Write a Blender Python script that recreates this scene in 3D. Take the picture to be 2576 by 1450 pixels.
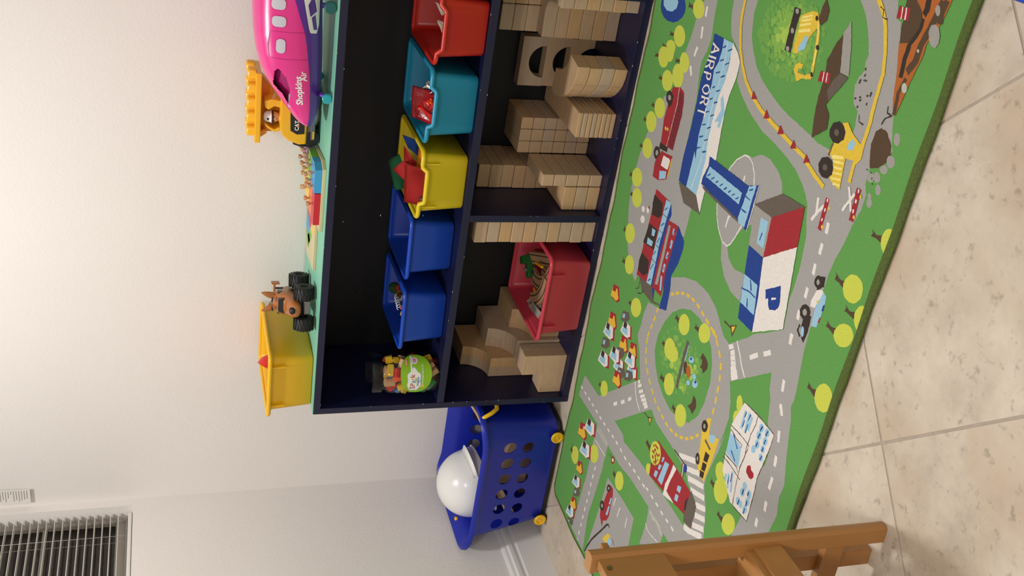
import bpy, bmesh, math, random
from mathutils import Vector, Matrix
random.seed(7)
PI = math.pi
S = bpy.context.scene
for o in list(bpy.data.objects): bpy.data.objects.remove(o)
COL = S.collection
# ---------------------------------------------------------------- camera (phone held on its side)
R_ = Vector((0.85609177, 0.5165976, -0.01529072)); U_ = Vector((-0.14639281, 0.27076015, 0.95145052)); F_ = Vector((-0.49565717, 0.8122905, -0.30742171))
cd = bpy.data.cameras.new('camera'); cam = bpy.data.objects.new('camera', cd); COL.objects.link(cam)
cam.matrix_world = Matrix(((-U_.x, R_.x, -F_.x, 1.794), (-U_.y, R_.y, -F_.y, -2.6123), (-U_.z, R_.z, -F_.z, 1.1017), (0, 0, 0, 1)))
cd.sensor_fit = 'HORIZONTAL'; cd.sensor_width = 36; cd.lens = 36 * 2652.4 / 2576; cd.clip_start = .02
S.camera = cam
# ---------------------------------------------------------------- light and exposure
def lamp(name, loc, power, size, col):
    l = bpy.data.lights.new(name, 'AREA'); l.shape = 'DISK'; l.size = size; l.energy = power; l.color = col
    o = bpy.data.objects.new(name, l); o.location = loc; COL.objects.link(o); return o
lamp('ceiling_lamp_light', (.42, -.98, 2.44), 25, .22, (1, .985, .965))
lamp('ceiling_lamp_light', (1.7, -3.3, 2.44), 36, .55, (1, .985, .965))
w = bpy.data.worlds.new('night'); S.world = w; w.use_nodes = True
w.node_tree.nodes['Background'].inputs[0].default_value = (.012, .013, .016, 1); w.node_tree.nodes['Background'].inputs[1].default_value = .6
S.view_settings.view_transform = 'Standard'; S.view_settings.look = 'None'; S.view_settings.gamma = 1; S.view_settings.use_curve_mapping = False
S.view_settings.exposure = 0.05
S.cycles.max_bounces = 10; S.cycles.diffuse_bounces = 5
# ---------------------------------------------------------------- helpers
def lin(h):
    h = h.lstrip('#'); v = [int(h[i:i + 2], 16) / 255 for i in (0, 2, 4)]
    return tuple((c / 12.92 if c <= .04045 else ((c + .055) / 1.055) ** 2.4) for c in v) + (1,)
MATS = {}
def mat(name, h, rough=.5, noise=None, bump=None, metal=0, coat=0, trans=0, rnd=0, grain=None, emit=0):
    if name in MATS: return MATS[name]
    m = bpy.data.materials.new(name); m.use_nodes = True; nt = m.node_tree; N = nt.nodes; L = nt.links
    b = N['Principled BSDF']; c = lin(h); b.inputs['Base Color'].default_value = c; b.inputs['Roughness'].default_value = rough
    b.inputs['Metallic'].default_value = metal; b.inputs['Coat Weight'].default_value = coat; b.inputs['Transmission Weight'].default_value = trans
    tc = N.new('ShaderNodeTexCoord'); src = None
    if emit: b.inputs['Emission Color'].default_value = c; b.inputs['Emission Strength'].default_value = emit
    if noise or rnd or grain:
        n = N.new('ShaderNodeTexNoise'); n.inputs['Scale'].default_value = (noise or grain or (20, .1))[0]; n.inputs['Detail'].default_value = 5
        if grain:
            mp = N.new('ShaderNodeMapping'); mp.inputs['Scale'].default_value = grain[2]; L.new(tc.outputs['Object'], mp.inputs[0]); L.new(mp.outputs[0], n.inputs['Vector'])
        else: L.new(tc.outputs['Object'], n.inputs['Vector'])
        a = (noise or grain or (0, .03))[1]
        mr = N.new('ShaderNodeMapRange'); mr.inputs[1].default_value = .3; mr.inputs[2].default_value = .7; mr.inputs[3].default_value = 1 - a; mr.inputs[4].default_value = 1 + a; L.new(n.outputs[0], mr.inputs[0])
        hs = N.new('ShaderNodeHueSaturation'); hs.inputs['Color'].default_value = c; L.new(mr.outputs[0], hs.inputs['Value'])
        if rnd:
            oi = N.new('ShaderNodeObjectInfo'); m2 = N.new('ShaderNodeMapRange'); m2.inputs[3].default_value = 1 - rnd; m2.inputs[4].default_value = 1 + rnd; L.new(oi.outputs['Random'], m2.inputs[0])
            ml = N.new('ShaderNodeMath'); ml.operation = 'MULTIPLY'; L.new(mr.outputs[0], ml.inputs[0]); L.new(m2.outputs[0], ml.inputs[1]); L.new(ml.outputs[0], hs.inputs['Value'])
            m3 = N.new('ShaderNodeMapRange'); m3.inputs[3].default_value = .72; m3.inputs[4].default_value = 1.1; L.new(oi.outputs['Random'], m3.inputs[0]); L.new(m3.outputs[0], hs.inputs['Saturation'])
        L.new(hs.outputs[0], b.inputs['Base Color'])
    if bump:
        n2 = N.new('ShaderNodeTexNoise'); n2.inputs['Scale'].default_value = bump[0]; n2.inputs['Detail'].default_value = 3; L.new(tc.outputs['Object'], n2.inputs['Vector'])
        bp = N.new('ShaderNodeBump'); bp.inputs['Strength'].default_value = bump[1]; bp.inputs['Distance'].default_value = bump[2] if len(bump) > 2 else .002
        L.new(n2.outputs[0], bp.inputs['Height']); L.new(bp.outputs[0], b.inputs['Normal'])
    MATS[name] = m; return m
def obj(name, me, m, parent=None, loc=None, smooth=False):
    o = bpy.data.objects.new(name, me); COL.objects.link(o)
    if m is not None:
        for x in (m if isinstance(m, (list, tuple)) else [m]): me.materials.append(x)
    if parent: o.parent = parent
    if loc: o.location = loc
    if smooth:
        for p in me.polygons: p.use_smooth = True
    return o
def fin(bm, name):
    bmesh.ops.recalc_face_normals(bm, faces=bm.faces[:]); me = bpy.data.meshes.new(name); bm.to_mesh(me); bm.free(); return me
def py(name, v, f): 
    me = bpy.data.meshes.new(name); me.from_pydata([tuple(x) for x in v], [], f); me.update(); return me
def boxm(lo, hi, bev=0, seg=2, bm=None):
    own = bm is None; bm = bm or bmesh.new()
    r = bmesh.ops.create_cube(bm, size=1)['verts']
    for v in r:
        for i in range(3): v.co[i] = lo[i] + (v.co[i] + .5) * (hi[i] - lo[i])
    if bev:
        es = list({e for v in r for e in v.link_edges}); bmesh.ops.bevel(bm, geom=es, offset=bev, segments=seg, profile=.6, affect='EDGES')
    return bm
def box(name, lo, hi, m, parent=None, bev=0, loc=None, seg=2): return obj(name, fin(boxm(lo, hi, bev, seg), name), m, parent, loc)
def prismm(poly, axis, a, b, bev=0, bm=None, seg=2):
    # poly in the two other axes (in cyclic-free order x<y<z), extruded along axis
    own = bm is None; bm = bm or bmesh.new()
    def P(p, t):
        return {0: (t, p[0], p[1]), 1: (p[0], t, p[1]), 2: (p[0], p[1], t)}[axis]
    A = [bm.verts.new(P(p, a)) for p in poly]; B = [bm.verts.new(P(p, b)) for p in poly]; n = len(poly)
    fa = bm.faces.new(A); fb = bm.faces.new(B[::-1])
    for i in range(n): bm.faces.new((A[i], B[i], B[(i + 1) % n], A[(i + 1) % n]))
    bmesh.ops.recalc_face_normals(bm, faces=bm.faces[:])
    if bev: bmesh.ops.bevel(bm, geom=list({e for v in A + B for e in v.link_edges if (e.verts[0] in A) == (e.verts[1] in A) or n < 9}), offset=bev, segments=seg, profile=.6, affect='EDGES')
    return bm
def prism(name, poly, axis, a, b, m, parent=None, bev=0, loc=None): return obj(name, fin(prismm(poly, axis, a, b, bev), name), m, parent, loc)
def loft(rings, cap0=True, cap1=True, close=True):
    v = []; f = []; n = len(rings[0])
    for r in rings: v += [tuple(p) for p in r]
    for i in range(len(rings) - 1):
        for j in range(n if close else n - 1):
            a = i * n + j; b = i * n + (j + 1) % n; f.append((a, b, b + n, a + n))
    if cap0: f.append(tuple(range(n))[::-1])
    if cap1: f.append(tuple(range((len(rings) - 1) * n, len(rings) * n)))
    return v, f
def shell(name, rings, m, parent=None, cap0=True, cap1=True, smooth=True, loc=None, ang=40):
    v, f = loft(rings, cap0, cap1); me = py(name, v, f); bm = bmesh.new(); bm.from_mesh(me); bmesh.ops.recalc_face_normals(bm, faces=bm.faces[:]); bm.to_mesh(me); bm.free()
    o = obj(name, me, m, parent, loc, smooth)
    if smooth: me.set_sharp_from_angle(angle=math.radians(ang))
    return o
def ring(cx, cy, z, r, n=24, ry=None): return [(cx + r * math.cos(2 * PI * i / n), cy + (ry or r) * math.sin(2 * PI * i / n), z) for i in range(n)]
def lathe(name, prof, m, parent=None, n=28, loc=None, rot=None, cap=True):
    o = shell(name, [ring(0, 0, z, max(r, 1e-4), n) for r, z in prof], m, parent, cap, cap, loc=loc)
    if rot: o.rotation_euler = rot
    return o
def tubem(pts, r, n=10, bm=None, closed=False):
    bm = bm or bmesh.new(); pts = [Vector(p) for p in pts]; rs = r if isinstance(r, (list, tuple)) else [r] * len(pts); R = []; up = None; k = len(pts)
    for i, p in enumerate(pts):
        d = (pts[(i + 1) % k] - pts[i - 1]) if closed else (pts[min(i + 1, k - 1)] - pts[max(i - 1, 0)]); d.normalize()
        if up is None: up = d.orthogonal().normalized()
        up = (up - d * up.dot(d)).normalized(); s = d.cross(up)
        R.append([bm.verts.new(p + (up * math.cos(2 * PI * j / n) + s * math.sin(2 * PI * j / n)) * rs[i]) for j in range(n)])
    for i in range(k if closed else k - 1):
        A, B = R[i], R[(i + 1) % k]
        off = 0
        if closed and i == k - 1: off = min(range(n), key=lambda q: (A[0].co - B[q].co).length)
        for j in range(n): bm.faces.new((A[j], A[(j + 1) % n], B[(j + 1 + off) % n], B[(j + off) % n]))
    if not closed: bm.faces.new(R[0][::-1]); bm.faces.new(R[-1])
    return bm
def tube(name, pts, r, m, parent=None, n=10, closed=False, loc=None): return obj(name, fin(tubem(pts, r, n, None, closed), name), m, parent, loc, True)
def rrect(w, d, r, z, n=6, cx=0, cy=0):
    out = []
    for sx, sy, a0 in ((1, 1, 0), (-1, 1, PI / 2), (-1, -1, PI), (1, -1, 1.5 * PI)):
        for i in range(n + 1):
            a = a0 + i * PI / 2 / n; out.append((cx + sx * (w / 2 - r) + r * math.cos(a), cy + sy * (d / 2 - r) + r * math.sin(a), z))
    return out
def dens(poly, step):
    out = []; n = len(poly)
    for i in range(n):
        a = Vector(poly[i]); b = Vector(poly[(i + 1) % n]); k = max(1, int((b - a).length / step + .5))
        for j in range(k): out.append(tuple(a.lerp(b, j / k)))
    return out
def tag(o, label=None, cat=None, group=None, kind=None):
    if label: o['label'] = label
    if cat: o['category'] = cat
    if group: o['group'] = group
    if kind: o['kind'] = kind
    return o
def thing(name, label, cat, loc=(0, 0, 0), rz=0, group=None):
    o = bpy.data.objects.new(name, None); COL.objects.link(o); o.empty_display_size = .02; o.location = loc; o.rotation_euler = (0, 0, rz); return tag(o, label, cat, group)
def struct(o): o['kind'] = 'structure'; return o
def dup(root, loc, rz=None, label=None, group=None):
    r = root.copy(); COL.objects.link(r); r.location = loc
    if rz is not None: r.rotation_euler = (0, 0, rz)
    if label: r['label'] = label
    if group: r['group'] = group
    for ch in list(root.children):
        c = ch.copy(); COL.objects.link(c); c.parent = r
        for g in ch.children:
            d = g.copy(); COL.objects.link(d); d.parent = c
    return r
def text(name, s, size, m, parent, M, depth=.0004, bold=0, shear=0, align='CENTER', yalign='CENTER'):
    cu = bpy.data.curves.new(name, 'FONT'); cu.body = s; cu.size = size; cu.extrude = depth; cu.offset = bold; cu.shear = shear; cu.align_x = align; cu.align_y = yalign
    t = bpy.data.objects.new(name, cu); COL.objects.link(t); dg = bpy.context.evaluated_depsgraph_get(); me = bpy.data.meshes.new_from_object(t.evaluated_get(dg))
    bpy.data.objects.remove(t); me.transform(M); me.materials.clear(); return obj(name, me, m, parent)
def frame(o, x, y):
    x = Vector(x).normalized(); y = Vector(y); y = (y - x * y.dot(x)).normalized(); z = x.cross(y)
    return Matrix(((x.x, y.x, z.x, o[0]), (x.y, y.y, z.y, o[1]), (x.z, y.z, z.z, o[2]), (0, 0, 0, 1)))
# ---------------------------------------------------------------- materials
wallm = mat('wall_paint', 'e7e2df', .85, noise=(3, .012), bump=(130, .22, .003))
trimm = mat('trim_paint', 'e6e4e2', .4)
navy = mat('navy_paint', '0c1034', .42, noise=(30, .12), bump=(160, .12, .0006))
teal = mat('teal_paint', '7cc0a6', .5, noise=(12, .04))
block = mat('block_maple', 'bd9c78', .5, grain=(22, .07, (1, 5, 5)), rnd=.09)
chairw = mat('chair_honey_wood', 'a8763f', .38, grain=(14, .10, (1, 1, .12)), coat=.15)
black = mat('black_rubber', '131313', .6, bump=(200, .2))
YEL = mat('yellow_plastic', 'f0bd22', .38); WHT = mat('white_plastic', 'eeeeec', .25, coat=.2)

RUGD = """
1 gr 3121,477 3024,439 2969,434 2922,424 2883,410 2838,440 2763,427 2697,389 2623,301 2513,268 2414,213 2287,182 2205,172 2082,167 1996,186 1917,219 1832,256 1763,310 1725,376 1705,422 1763,444 2041,464 2092,674 2144,787 2218,790 2286,789 2276,715 2337,631 2448,621 2736,606 2826,580 2882,573 2935,600 2995,611 3084,594 3169,585 3140,477
1 gr 3206,719 3145,727 3096,744 3055,771 3023,843 2987,887 2909,900 2869,966 2831,1063 2805,1170 2797,1272 2782,1392 2768,1454 2739,1521 2713,1560 2683,1589 2738,1703 2838,1739 2920,1694 2907,1541 2904,1549 2912,1497 2920,1390 2924,1314 2935,1240 2953,1161 2975,1087 3003,1026 3050,968 3098,927 3134,913 3186,898 3257,906
1 gr 3425,1524 3389,1577 3361,1606 3317,1640 3270,1666 3246,1662 3219,1671 3191,1653 3157,1645 3126,1654 3100,1669 3086,1701 3039,1710 2993,1714 2922,1669 2873,1583 2795,1644 2683,1589 2713,1717 2944,1850 3034,1932 3095,1898 3134,1883 3173,1871 3188,1853 3222,1846 3271,1831 3318,1814 3353,1801 3411,1772 3414,1749 3480,1722
1 gr 2683,1589 2763,1690 2944,1850 2892,1855 2862,1875 2812,1877 2758,1861 2697,1852 2650,1842 2594,1828 2541,1821 2501,1820 2274,1817 2196,1825 2127,1838 2052,1854 2017,1857 1981,1851 1932,1878 1874,1894 1806,1915 1741,1940 1690,1958 1631,1952 1554,1973 1472,1961 1347,1937 1110,1731 1283,1754 1373,1772 1386,1809 1409,1811 1607,1786 1679,1815 1814,1809 1825,1753 1920,1723 1955,1699 2019,1680 1857,1494 1880,1518 1805,1434 1939,1355 2041,1466 2076,1495 2129,1570 2213,1677 2206,1671 2327,1650 2381,1656 2474,1653 2588,1634 2646,1602
1 gr 1922,765 1986,879 2026,985 2034,1102 2011,1193 1961,1271 1930,1325 1987,1216 1946,1276 1939,1355 1805,1434 1734,1479 1670,1501 1585,1497 1500,1486 1589,1507 1497,1497 1330,1465 1278,1468 1201,1525 1069,1575 930,1432 989,1400 1114,1467 1163,1440 1189,1347 1222,1302 1236,1169 1234,1055 1234,950 1258,884 1247,870 1311,708 1416,643 1489,578 1556,586 1509,588 1623,588 1695,608 1730,728
0 gn 1848,921 1889,1000 1898,1092 1879,1170 1842,1236 1781,1276 1701,1299 1595,1297 1509,1275 1431,1219 1389,1124 1373,1042 1387,957 1420,876 1470,816 1532,775 1613,772 1705,802 1785,851
1 gr 915,94 929,313 1307,702 1247,870 939,549 942,671 917,694 950,893 960,1020 978,1185 989,1400 1070,1568 992,1546 583,1085 730,1096 818,1080 800,827 775,718 770,538 769,365 782,370 763,68
1 gr 774,372 652,367 563,374 443,376 12,336 12,319 12,314 12,528 253,497 405,518 593,537 770,538
1 gr 618,618 643,824 652,974 461,991 23,556 272,589 486,613
0 gn 816,1264 819,1329 754,1260
1 gr 2673,1101 2586,1018 2487,985 2393,992 2318,1039 2280,1098 2215,1127 2161,1187 2135,1263 2137,1352 2253,1330 2231,1247 2246,1184 2286,1150 2345,1186 2406,1223 2451,1279 2583,1361 2649,1419 2688,1397 2716,1351 2733,1279 2722,1209 2688,1161
1 wh 2675,1099 2635,1051 2587,1016 2535,994 2488,982 2437,978 2392,989 2353,1011 2319,1042 2297,1073 2280,1102 2282,1145 2288,1145 2286,1103 2302,1076 2323,1046 2356,1015 2394,995 2437,984 2487,988 2534,1000 2584,1021 2630,1055 2671,1103
1 wh 2283,1147 2302,1168 2343,1188 2395,1208 2447,1227 2520,1233 2586,1226 2635,1205 2670,1168 2681,1133 2676,1101 2670,1102 2675,1133 2665,1165 2631,1200 2585,1220 2520,1227 2448,1221 2397,1202 2346,1183 2305,1163 2288,1143
1 wh 2599,1134 2561,1134 2561,1144 2599,1144
1 wh 2403,1094 2348,1093 2348,1103 2403,1104
1 wh 2426,1115 2388,1099 2385,1105 2423,1121
0 l1* 3060,1300 2,6 -5,3
0 l1* 3046,1276 3,10 -8,4
0 l2* 3116,1074 3,8 -7,4
0 l3* 3174,1205 4,13 -11,6
0 l2* 3260,1265 5,17 -14,8
0 l1* 3190,1358 3,9 -8,4
0 l2* 3258,1097 4,13 -11,6
0 l3* 3173,1232 4,14 -12,6
0 l1* 3082,1334 4,13 -11,6
0 l1* 3104,1211 5,15 -13,7
0 l2* 3165,1363 4,13 -12,7
0 l2* 3162,1114 4,14 -12,6
0 l1* 3184,1397 2,7 -6,3
0 l3* 3177,1201 3,11 -10,5
0 l2* 3116,1109 3,9 -8,4
0 l3* 3138,1154 6,20 -16,9
0 l1* 3089,1310 4,13 -11,6
0 l2* 3132,1177 4,12 -11,6
0 l1* 3120,1089 3,8 -7,4
0 l3* 3182,1252 4,12 -10,6
0 l2* 3288,1198 2,7 -6,3
0 l2* 3201,1262 5,16 -14,8
0 l1* 3032,1131 3,8 -6,4
0 l3* 3205,1207 5,18 -15,8
0 l2* 3237,1339 3,10 -9,5
0 l1* 3176,1354 2,7 -6,4
0 l1* 3151,1340 3,10 -9,5
0 l1* 3292,1106 3,9 -8,5
0 l2* 3138,1236 5,15 -13,7
0 l1* 3276,1098 3,11 -9,5
0 l1* 3164,1401 4,11 -10,5
0 l2* 3139,1252 5,14 -12,7
0 l2* 3229,1349 5,14 -13,7
0 l2* 3219,1275 5,18 -16,9
0 l1* 3039,1108 4,12 -10,5
0 l1* 3270,1347 2,7 -6,4
0 l1* 3037,1106 3,9 -7,4
0 l1* 3226,999 4,14 -11,6
0 l1* 3299,1211 3,11 -9,5
0 l1* 3150,987 4,14 -11,6
0 l2* 3098,1225 3,10 -8,4
0 l1* 3050,1213 5,14 -13,7
0 l2* 3114,1118 5,15 -13,7
0 l1* 3062,1264 3,9 -8,4
0 l1* 3316,1165 4,13 -11,6
0 l1* 3251,1383 3,10 -9,5
0 l3* 3210,1159 6,19 -16,9
0 l1* 3308,1316 4,12 -11,6
0 l2* 3226,1101 5,17 -14,8
0 l2* 3230,1094 5,15 -13,7
0 l2* 3201,1084 3,11 -9,5
0 l3* 3173,1135 4,12 -10,6
0 l2* 3150,1273 5,16 -14,7
0 l2* 3175,1282 5,15 -13,7
0 l3* 3180,1231 5,17 -14,8
0 l2* 3294,1214 4,14 -12,6
0 l2* 3125,1049 5,17 -14,8
0 l2* 3156,1295 5,15 -13,7
0 l1* 3193,1395 3,8 -8,4
0 l2* 3266,1310 4,13 -11,6
0 l2* 3236,1322 3,11 -10,5
0 l1* 3061,1192 5,14 -13,7
0 l1* 3118,977 3,9 -7,4
0 l2* 3102,1275 4,13 -11,6
0 l2* 3157,1310 5,16 -14,8
0 l1* 3059,1147 4,13 -11,6
0 l3* 3183,1275 3,8 -7,4
0 l2* 3241,1305 2,7 -7,4
0 l3* 3196,1225 5,16 -14,7
0 l2* 3227,1302 3,11 -10,5
0 l2* 3148,1266 3,11 -10,5
0 l1* 3271,1197 2,8 -7,4
0 l1* 3299,1075 2,8 -7,4
0 l2* 3102,1153 5,14 -12,7
0 l1* 3316,1171 2,8 -7,4
0 l2* 3258,1218 4,14 -12,6
0 l1* 3133,1026 5,14 -12,7
0 l1* 3073,1137 3,10 -9,5
0 l1* 3167,1005 5,15 -13,7
0 l1* 3170,1380 4,11 -10,5
0 l1* 3054,1263 2,6 -5,3
0 l2* 3236,1149 5,16 -13,7
0 l1* 3283,1128 4,15 -12,7
0 l1* 3042,1165 2,6 -5,3
0 l3* 3206,1244 4,13 -11,6
0 l2* 3247,1356 3,9 -8,5
0 l3* 3163,1254 6,19 -16,9
0 l2* 3233,1102 3,10 -8,4
0 l2* 3228,1140 4,13 -11,6
0 l2* 3232,1137 3,10 -9,5
0 l1* 3151,1027 4,14 -12,6
0 l3* 3228,1145 4,15 -13,7
0 l1* 3310,1266 3,9 -8,4
0 l3* 3204,1154 4,14 -12,7
0 l2* 3296,1279 4,15 -13,7
0 l1* 3222,1035 4,15 -12,7
0 l2* 3200,1124 5,17 -14,8
0 l3* 3197,1111 4,15 -12,6
0 l1* 3095,1229 3,9 -8,4
0 l1* 3208,991 4,14 -11,6
0 l2* 3160,1310 4,11 -10,5
0 l2* 3205,1050 5,18 -15,8
0 l1* 3091,1311 3,10 -9,5
0 l2* 3089,1135 3,8 -7,4
0 l2* 3216,1291 4,13 -12,6
0 l2* 3183,1309 4,11 -10,6
0 l2* 3133,1311 5,15 -14,8
0 l2* 3252,1306 4,15 -13,7
0 l1* 3164,1012 4,12 -10,5
0 l2* 3100,1115 3,9 -7,4
0 l1* 3143,1387 4,13 -12,6
0 l1* 3282,1128 3,11 -9,5
0 l3* 3153,1247 6,17 -15,8
0 l2* 3080,1145 3,9 -8,4
0 l2* 3274,1289 3,10 -9,5
0 l2* 3229,1145 5,15 -12,7
0 l2* 3131,1203 3,9 -8,4
0 l1* 3128,1045 5,15 -12,7
0 l2* 3206,1310 4,13 -11,6
0 l1* 3195,1055 3,8 -7,4
0 l1* 3116,1289 5,15 -13,7
0 l3* 3198,1258 3,11 -10,5
0 l1* 3147,1013 3,12 -10,5
0 l1* 3244,1098 3,9 -7,4
0 l2* 3134,1114 6,18 -15,8
0 l1* 3115,1372 5,13 -12,7
0 l1* 3052,1122 5,15 -12,7
0 l2* 3239,1276 4,13 -11,6
0 l3* 3240,1246 3,9 -8,4
0 l3* 3152,1284 4,11 -9,5
0 l2* 3131,1113 4,13 -11,6
0 l2* 3055,1161 5,15 -13,7
0 l3* 3189,1138 5,15 -13,7
0 l2* 3232,1081 4,15 -12,7
0 l1* 3206,1358 5,14 -13,7
0 l3* 3188,1215 3,9 -8,4
0 l1* 3131,1364 4,12 -11,6
0 l2* 3233,1099 5,17 -14,8
0 l2* 3268,1290 3,10 -9,5
0 l3* 3157,1235 3,9 -8,4
0 l1* 3040,1248 4,10 -9,5
0 l3* 3236,1175 6,19 -16,9
0 l1* 3336,1174 1,6 -5,3
0 l1* 3053,1239 5,13 -11,6
0 l3* 3139,1200 5,15 -12,7
0 l1* 3218,1366 2,7 -6,3
0 l1* 3063,1233 5,16 -13,7
0 l1* 3040,1200 5,15 -13,7
0 l1* 3281,1071 3,12 -10,5
0 l2* 3291,1214 2,6 -6,3
0 l1* 3043,1220 4,11 -10,5
0 l1* 3296,1049 3,13 -10,6
0 l1* 3150,984 4,12 -10,6
0 l2* 3195,1309 3,9 -8,4
0 l1* 3080,1125 3,10 -8,5
0 l1* 3298,1096 3,11 -9,5
0 l3* 3220,1176 3,11 -10,5
0 l2* 3277,1266 5,15 -14,8
0 l1* 3319,1225 3,11 -9,5
0 l2* 3114,1138 4,13 -11,6
0 l2* 3249,1228 4,12 -11,6
0 l2* 3192,1358 3,9 -8,4
0 l1* 3112,1334 2,6 -6,3
0 l2* 3238,1099 5,17 -14,8
0 l2* 3162,1285 2,7 -7,4
0 l1* 3296,1243 4,14 -12,7
0 l2* 3156,1343 2,7 -6,3
0 l2* 3167,1293 5,17 -15,8
0 l1* 3285,1271 2,7 -6,4
0 l3* 3172,1182 6,21 -18,10
0 l1* 3078,1090 3,10 -8,5
0 l2* 3260,1275 2,7 -6,3
0 l1* 3054,1167 3,9 -7,4
0 l1* 3327,1219 3,10 -8,4
0 l1* 3296,1267 4,14 -12,7
0 l1* 3179,1356 3,10 -9,5
0 l1* 3331,1271 2,7 -6,3
0 l1* 3203,1401 4,12 -11,6
0 l2* 3145,1115 3,11 -9,5
0 l1* 3277,1230 3,11 -9,5
0 l3* 3219,1237 3,11 -10,5
0 l1* 3078,1071 4,11 -9,5
0 l3* 3170,1152 4,13 -11,6
0 l2* 3125,1124 3,8 -7,4
0 l2* 3182,1344 2,7 -6,3
0 l1* 3227,1349 3,8 -7,4
0 l1* 3174,1346 5,14 -13,7
0 l1* 3086,1029 3,11 -8,5
0 l1* 3057,1205 3,9 -7,4
0 l2* 3133,1141 6,19 -16,9
0 l1* 3159,1394 2,6 -6,3
0 l1* 3198,1013 5,16 -13,7
0 l3* 3171,1178 6,18 -16,9
0 l1* 3090,1025 4,11 -9,5
0 l3* 3181,1240 6,19 -16,9
0 l1* 3092,1339 2,6 -5,3
0 l1* 3227,1344 2,7 -6,3
0 l3* 3211,1143 5,17 -14,8
0 l2* 3113,1139 2,7 -6,3
0 l2* 3261,1134 2,7 -6,3
0 l1* 3118,1051 5,17 -15,8
0 l2* 3158,1265 3,10 -9,5
0 l2* 3273,1122 3,11 -9,5
0 l1* 3129,969 4,13 -10,6
0 l2* 3220,1182 5,15 -13,7
0 l3* 3170,1213 3,10 -8,5
0 l1* 3290,1045 3,10 -8,5
0 l1* 3211,1326 3,11 -9,5
0 l2* 3246,1287 5,16 -14,8
0 l2* 3202,1333 3,9 -8,4
0 l2* 3059,1165 4,13 -11,6
0 l2* 3229,1241 4,12 -11,6
0 l2* 3155,1022 3,8 -7,4
0 l3* 3156,1240 3,9 -8,4
0 l2* 3252,1129 5,16 -14,7
0 l3* 3182,1150 4,14 -12,7
0 l1* 3143,1003 4,15 -12,6
0 l2* 3256,1274 5,17 -14,8
0 l2* 3250,1332 2,7 -6,3
0 l1* 3252,1016 3,11 -9,5
0 l3* 3233,1142 3,9 -7,4
0 l2* 3160,1242 5,16 -14,7
0 l1* 3298,1317 2,7 -6,3
0 l3* 3186,1179 4,14 -12,7
0 l2* 3131,1292 4,11 -9,5
0 l2* 3231,1289 3,11 -10,6
0 l1* 3033,1124 2,7 -6,3
0 l1* 3308,1282 2,7 -7,4
0 l1* 3155,1040 5,17 -15,8
0 l2* 3171,1087 5,17 -14,8
0 l2* 3175,1108 5,17 -14,8
0 l1* 3054,1285 5,14 -12,7
0 l1* 3060,1139 4,12 -10,5
0 l3* 3212,1238 2,8 -7,4
0 l3* 3161,1168 5,16 -14,8
0 l1* 3264,1344 2,7 -6,3
0 l3* 3155,1153 5,16 -14,7
0 l2* 3087,1244 4,13 -11,6
0 l1* 3276,1094 4,15 -13,7
0 l3* 3181,1192 3,8 -7,4
0 l2* 3185,1047 3,10 -8,4
0 l3* 3150,1141 5,14 -12,7
0 l3* 3195,1186 3,10 -8,5
0 l1* 3048,1194 4,11 -10,5
0 l2* 3206,1297 3,11 -9,5
0 l2* 3133,1104 4,12 -10,5
0 l2* 3275,1304 4,13 -11,6
0 l1* 3064,1251 4,13 -11,6
0 l2* 3259,1214 2,8 -7,4
0 l2* 3244,1185 5,18 -15,8
0 l3* 3145,1214 5,15 -13,7
0 l3* 3138,1150 3,9 -7,4
0 l2* 3248,1228 2,8 -7,4
0 l2* 3240,1172 5,17 -14,8
0 l1* 3211,1374 5,14 -13,7
0 l3* 3174,1215 5,17 -14,8
0 l3* 3119,1247 5,16 -14,8
0 l3* 3225,1267 3,10 -9,5
0 l1* 3291,1073 3,12 -10,6
0 l3* 3222,1144 3,9 -8,4
0 l1* 3265,1230 4,13 -11,6
0 l2* 3186,1322 5,15 -13,7
0 l1* 3217,1354 5,15 -13,7
0 l1* 3038,1188 3,9 -7,4
0 l1* 3160,1373 4,12 -11,6
0 l1* 3075,1249 5,14 -12,7
0 l2* 3148,1146 5,17 -14,8
0 l3* 3167,1128 2,8 -6,3
0 l2* 3201,1051 5,16 -13,7
0 l1* 3099,1271 5,14 -12,7
0 l2* 3117,1119 6,18 -16,9
0 l2* 3197,1282 4,12 -11,6
0 l1* 3180,1008 3,8 -7,4
0 l2* 3272,1175 5,16 -14,8
0 l3* 3181,1154 5,17 -14,8
0 l1* 3328,1211 2,8 -7,4
0 l2* 3149,1149 5,17 -14,8
0 l2* 3115,1056 4,13 -11,6
0 l1* 3174,1398 2,6 -5,3
0 l1* 3325,1185 4,13 -11,6
0 l1* 3327,1263 2,5 -5,3
0 l1* 3062,1310 3,7 -6,3
0 l1* 3319,1209 4,15 -13,7
0 l1* 3027,1155 2,7 -5,3
0 l2* 3126,1134 5,16 -14,7
0 l1* 3168,1351 4,11 -10,6
0 l1* 3227,1371 4,13 -12,6
0 l3* 3195,1205 4,13 -11,6
0 l2* 3174,1085 5,16 -14,7
0 l2* 3178,1315 3,10 -9,5
0 l1* 3055,1281 4,12 -11,6
0 l1* 3071,1311 5,13 -12,7
0 l1* 3324,1120 1,6 -5,3
0 l1* 3240,1372 2,6 -6,3
0 l1* 3167,1337 4,11 -10,6
0 l2* 3236,1134 5,17 -14,8
0 l1* 3031,1157 4,12 -11,6
0 l2* 3131,1090 5,16 -13,7
0 l1* 3108,1181 5,16 -14,8
0 l1* 3242,1050 3,11 -9,5
0 l3* 3248,1223 5,18 -16,9
0 l2* 3164,1280 4,13 -11,6
0 l1* 3053,1072 2,6 -5,3
0 l1* 3271,1379 3,10 -8,5
0 l2* 3258,1314 3,9 -7,4
0 l2* 3165,1115 5,16 -13,7
0 l3* 3217,1198 5,18 -15,9
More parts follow.
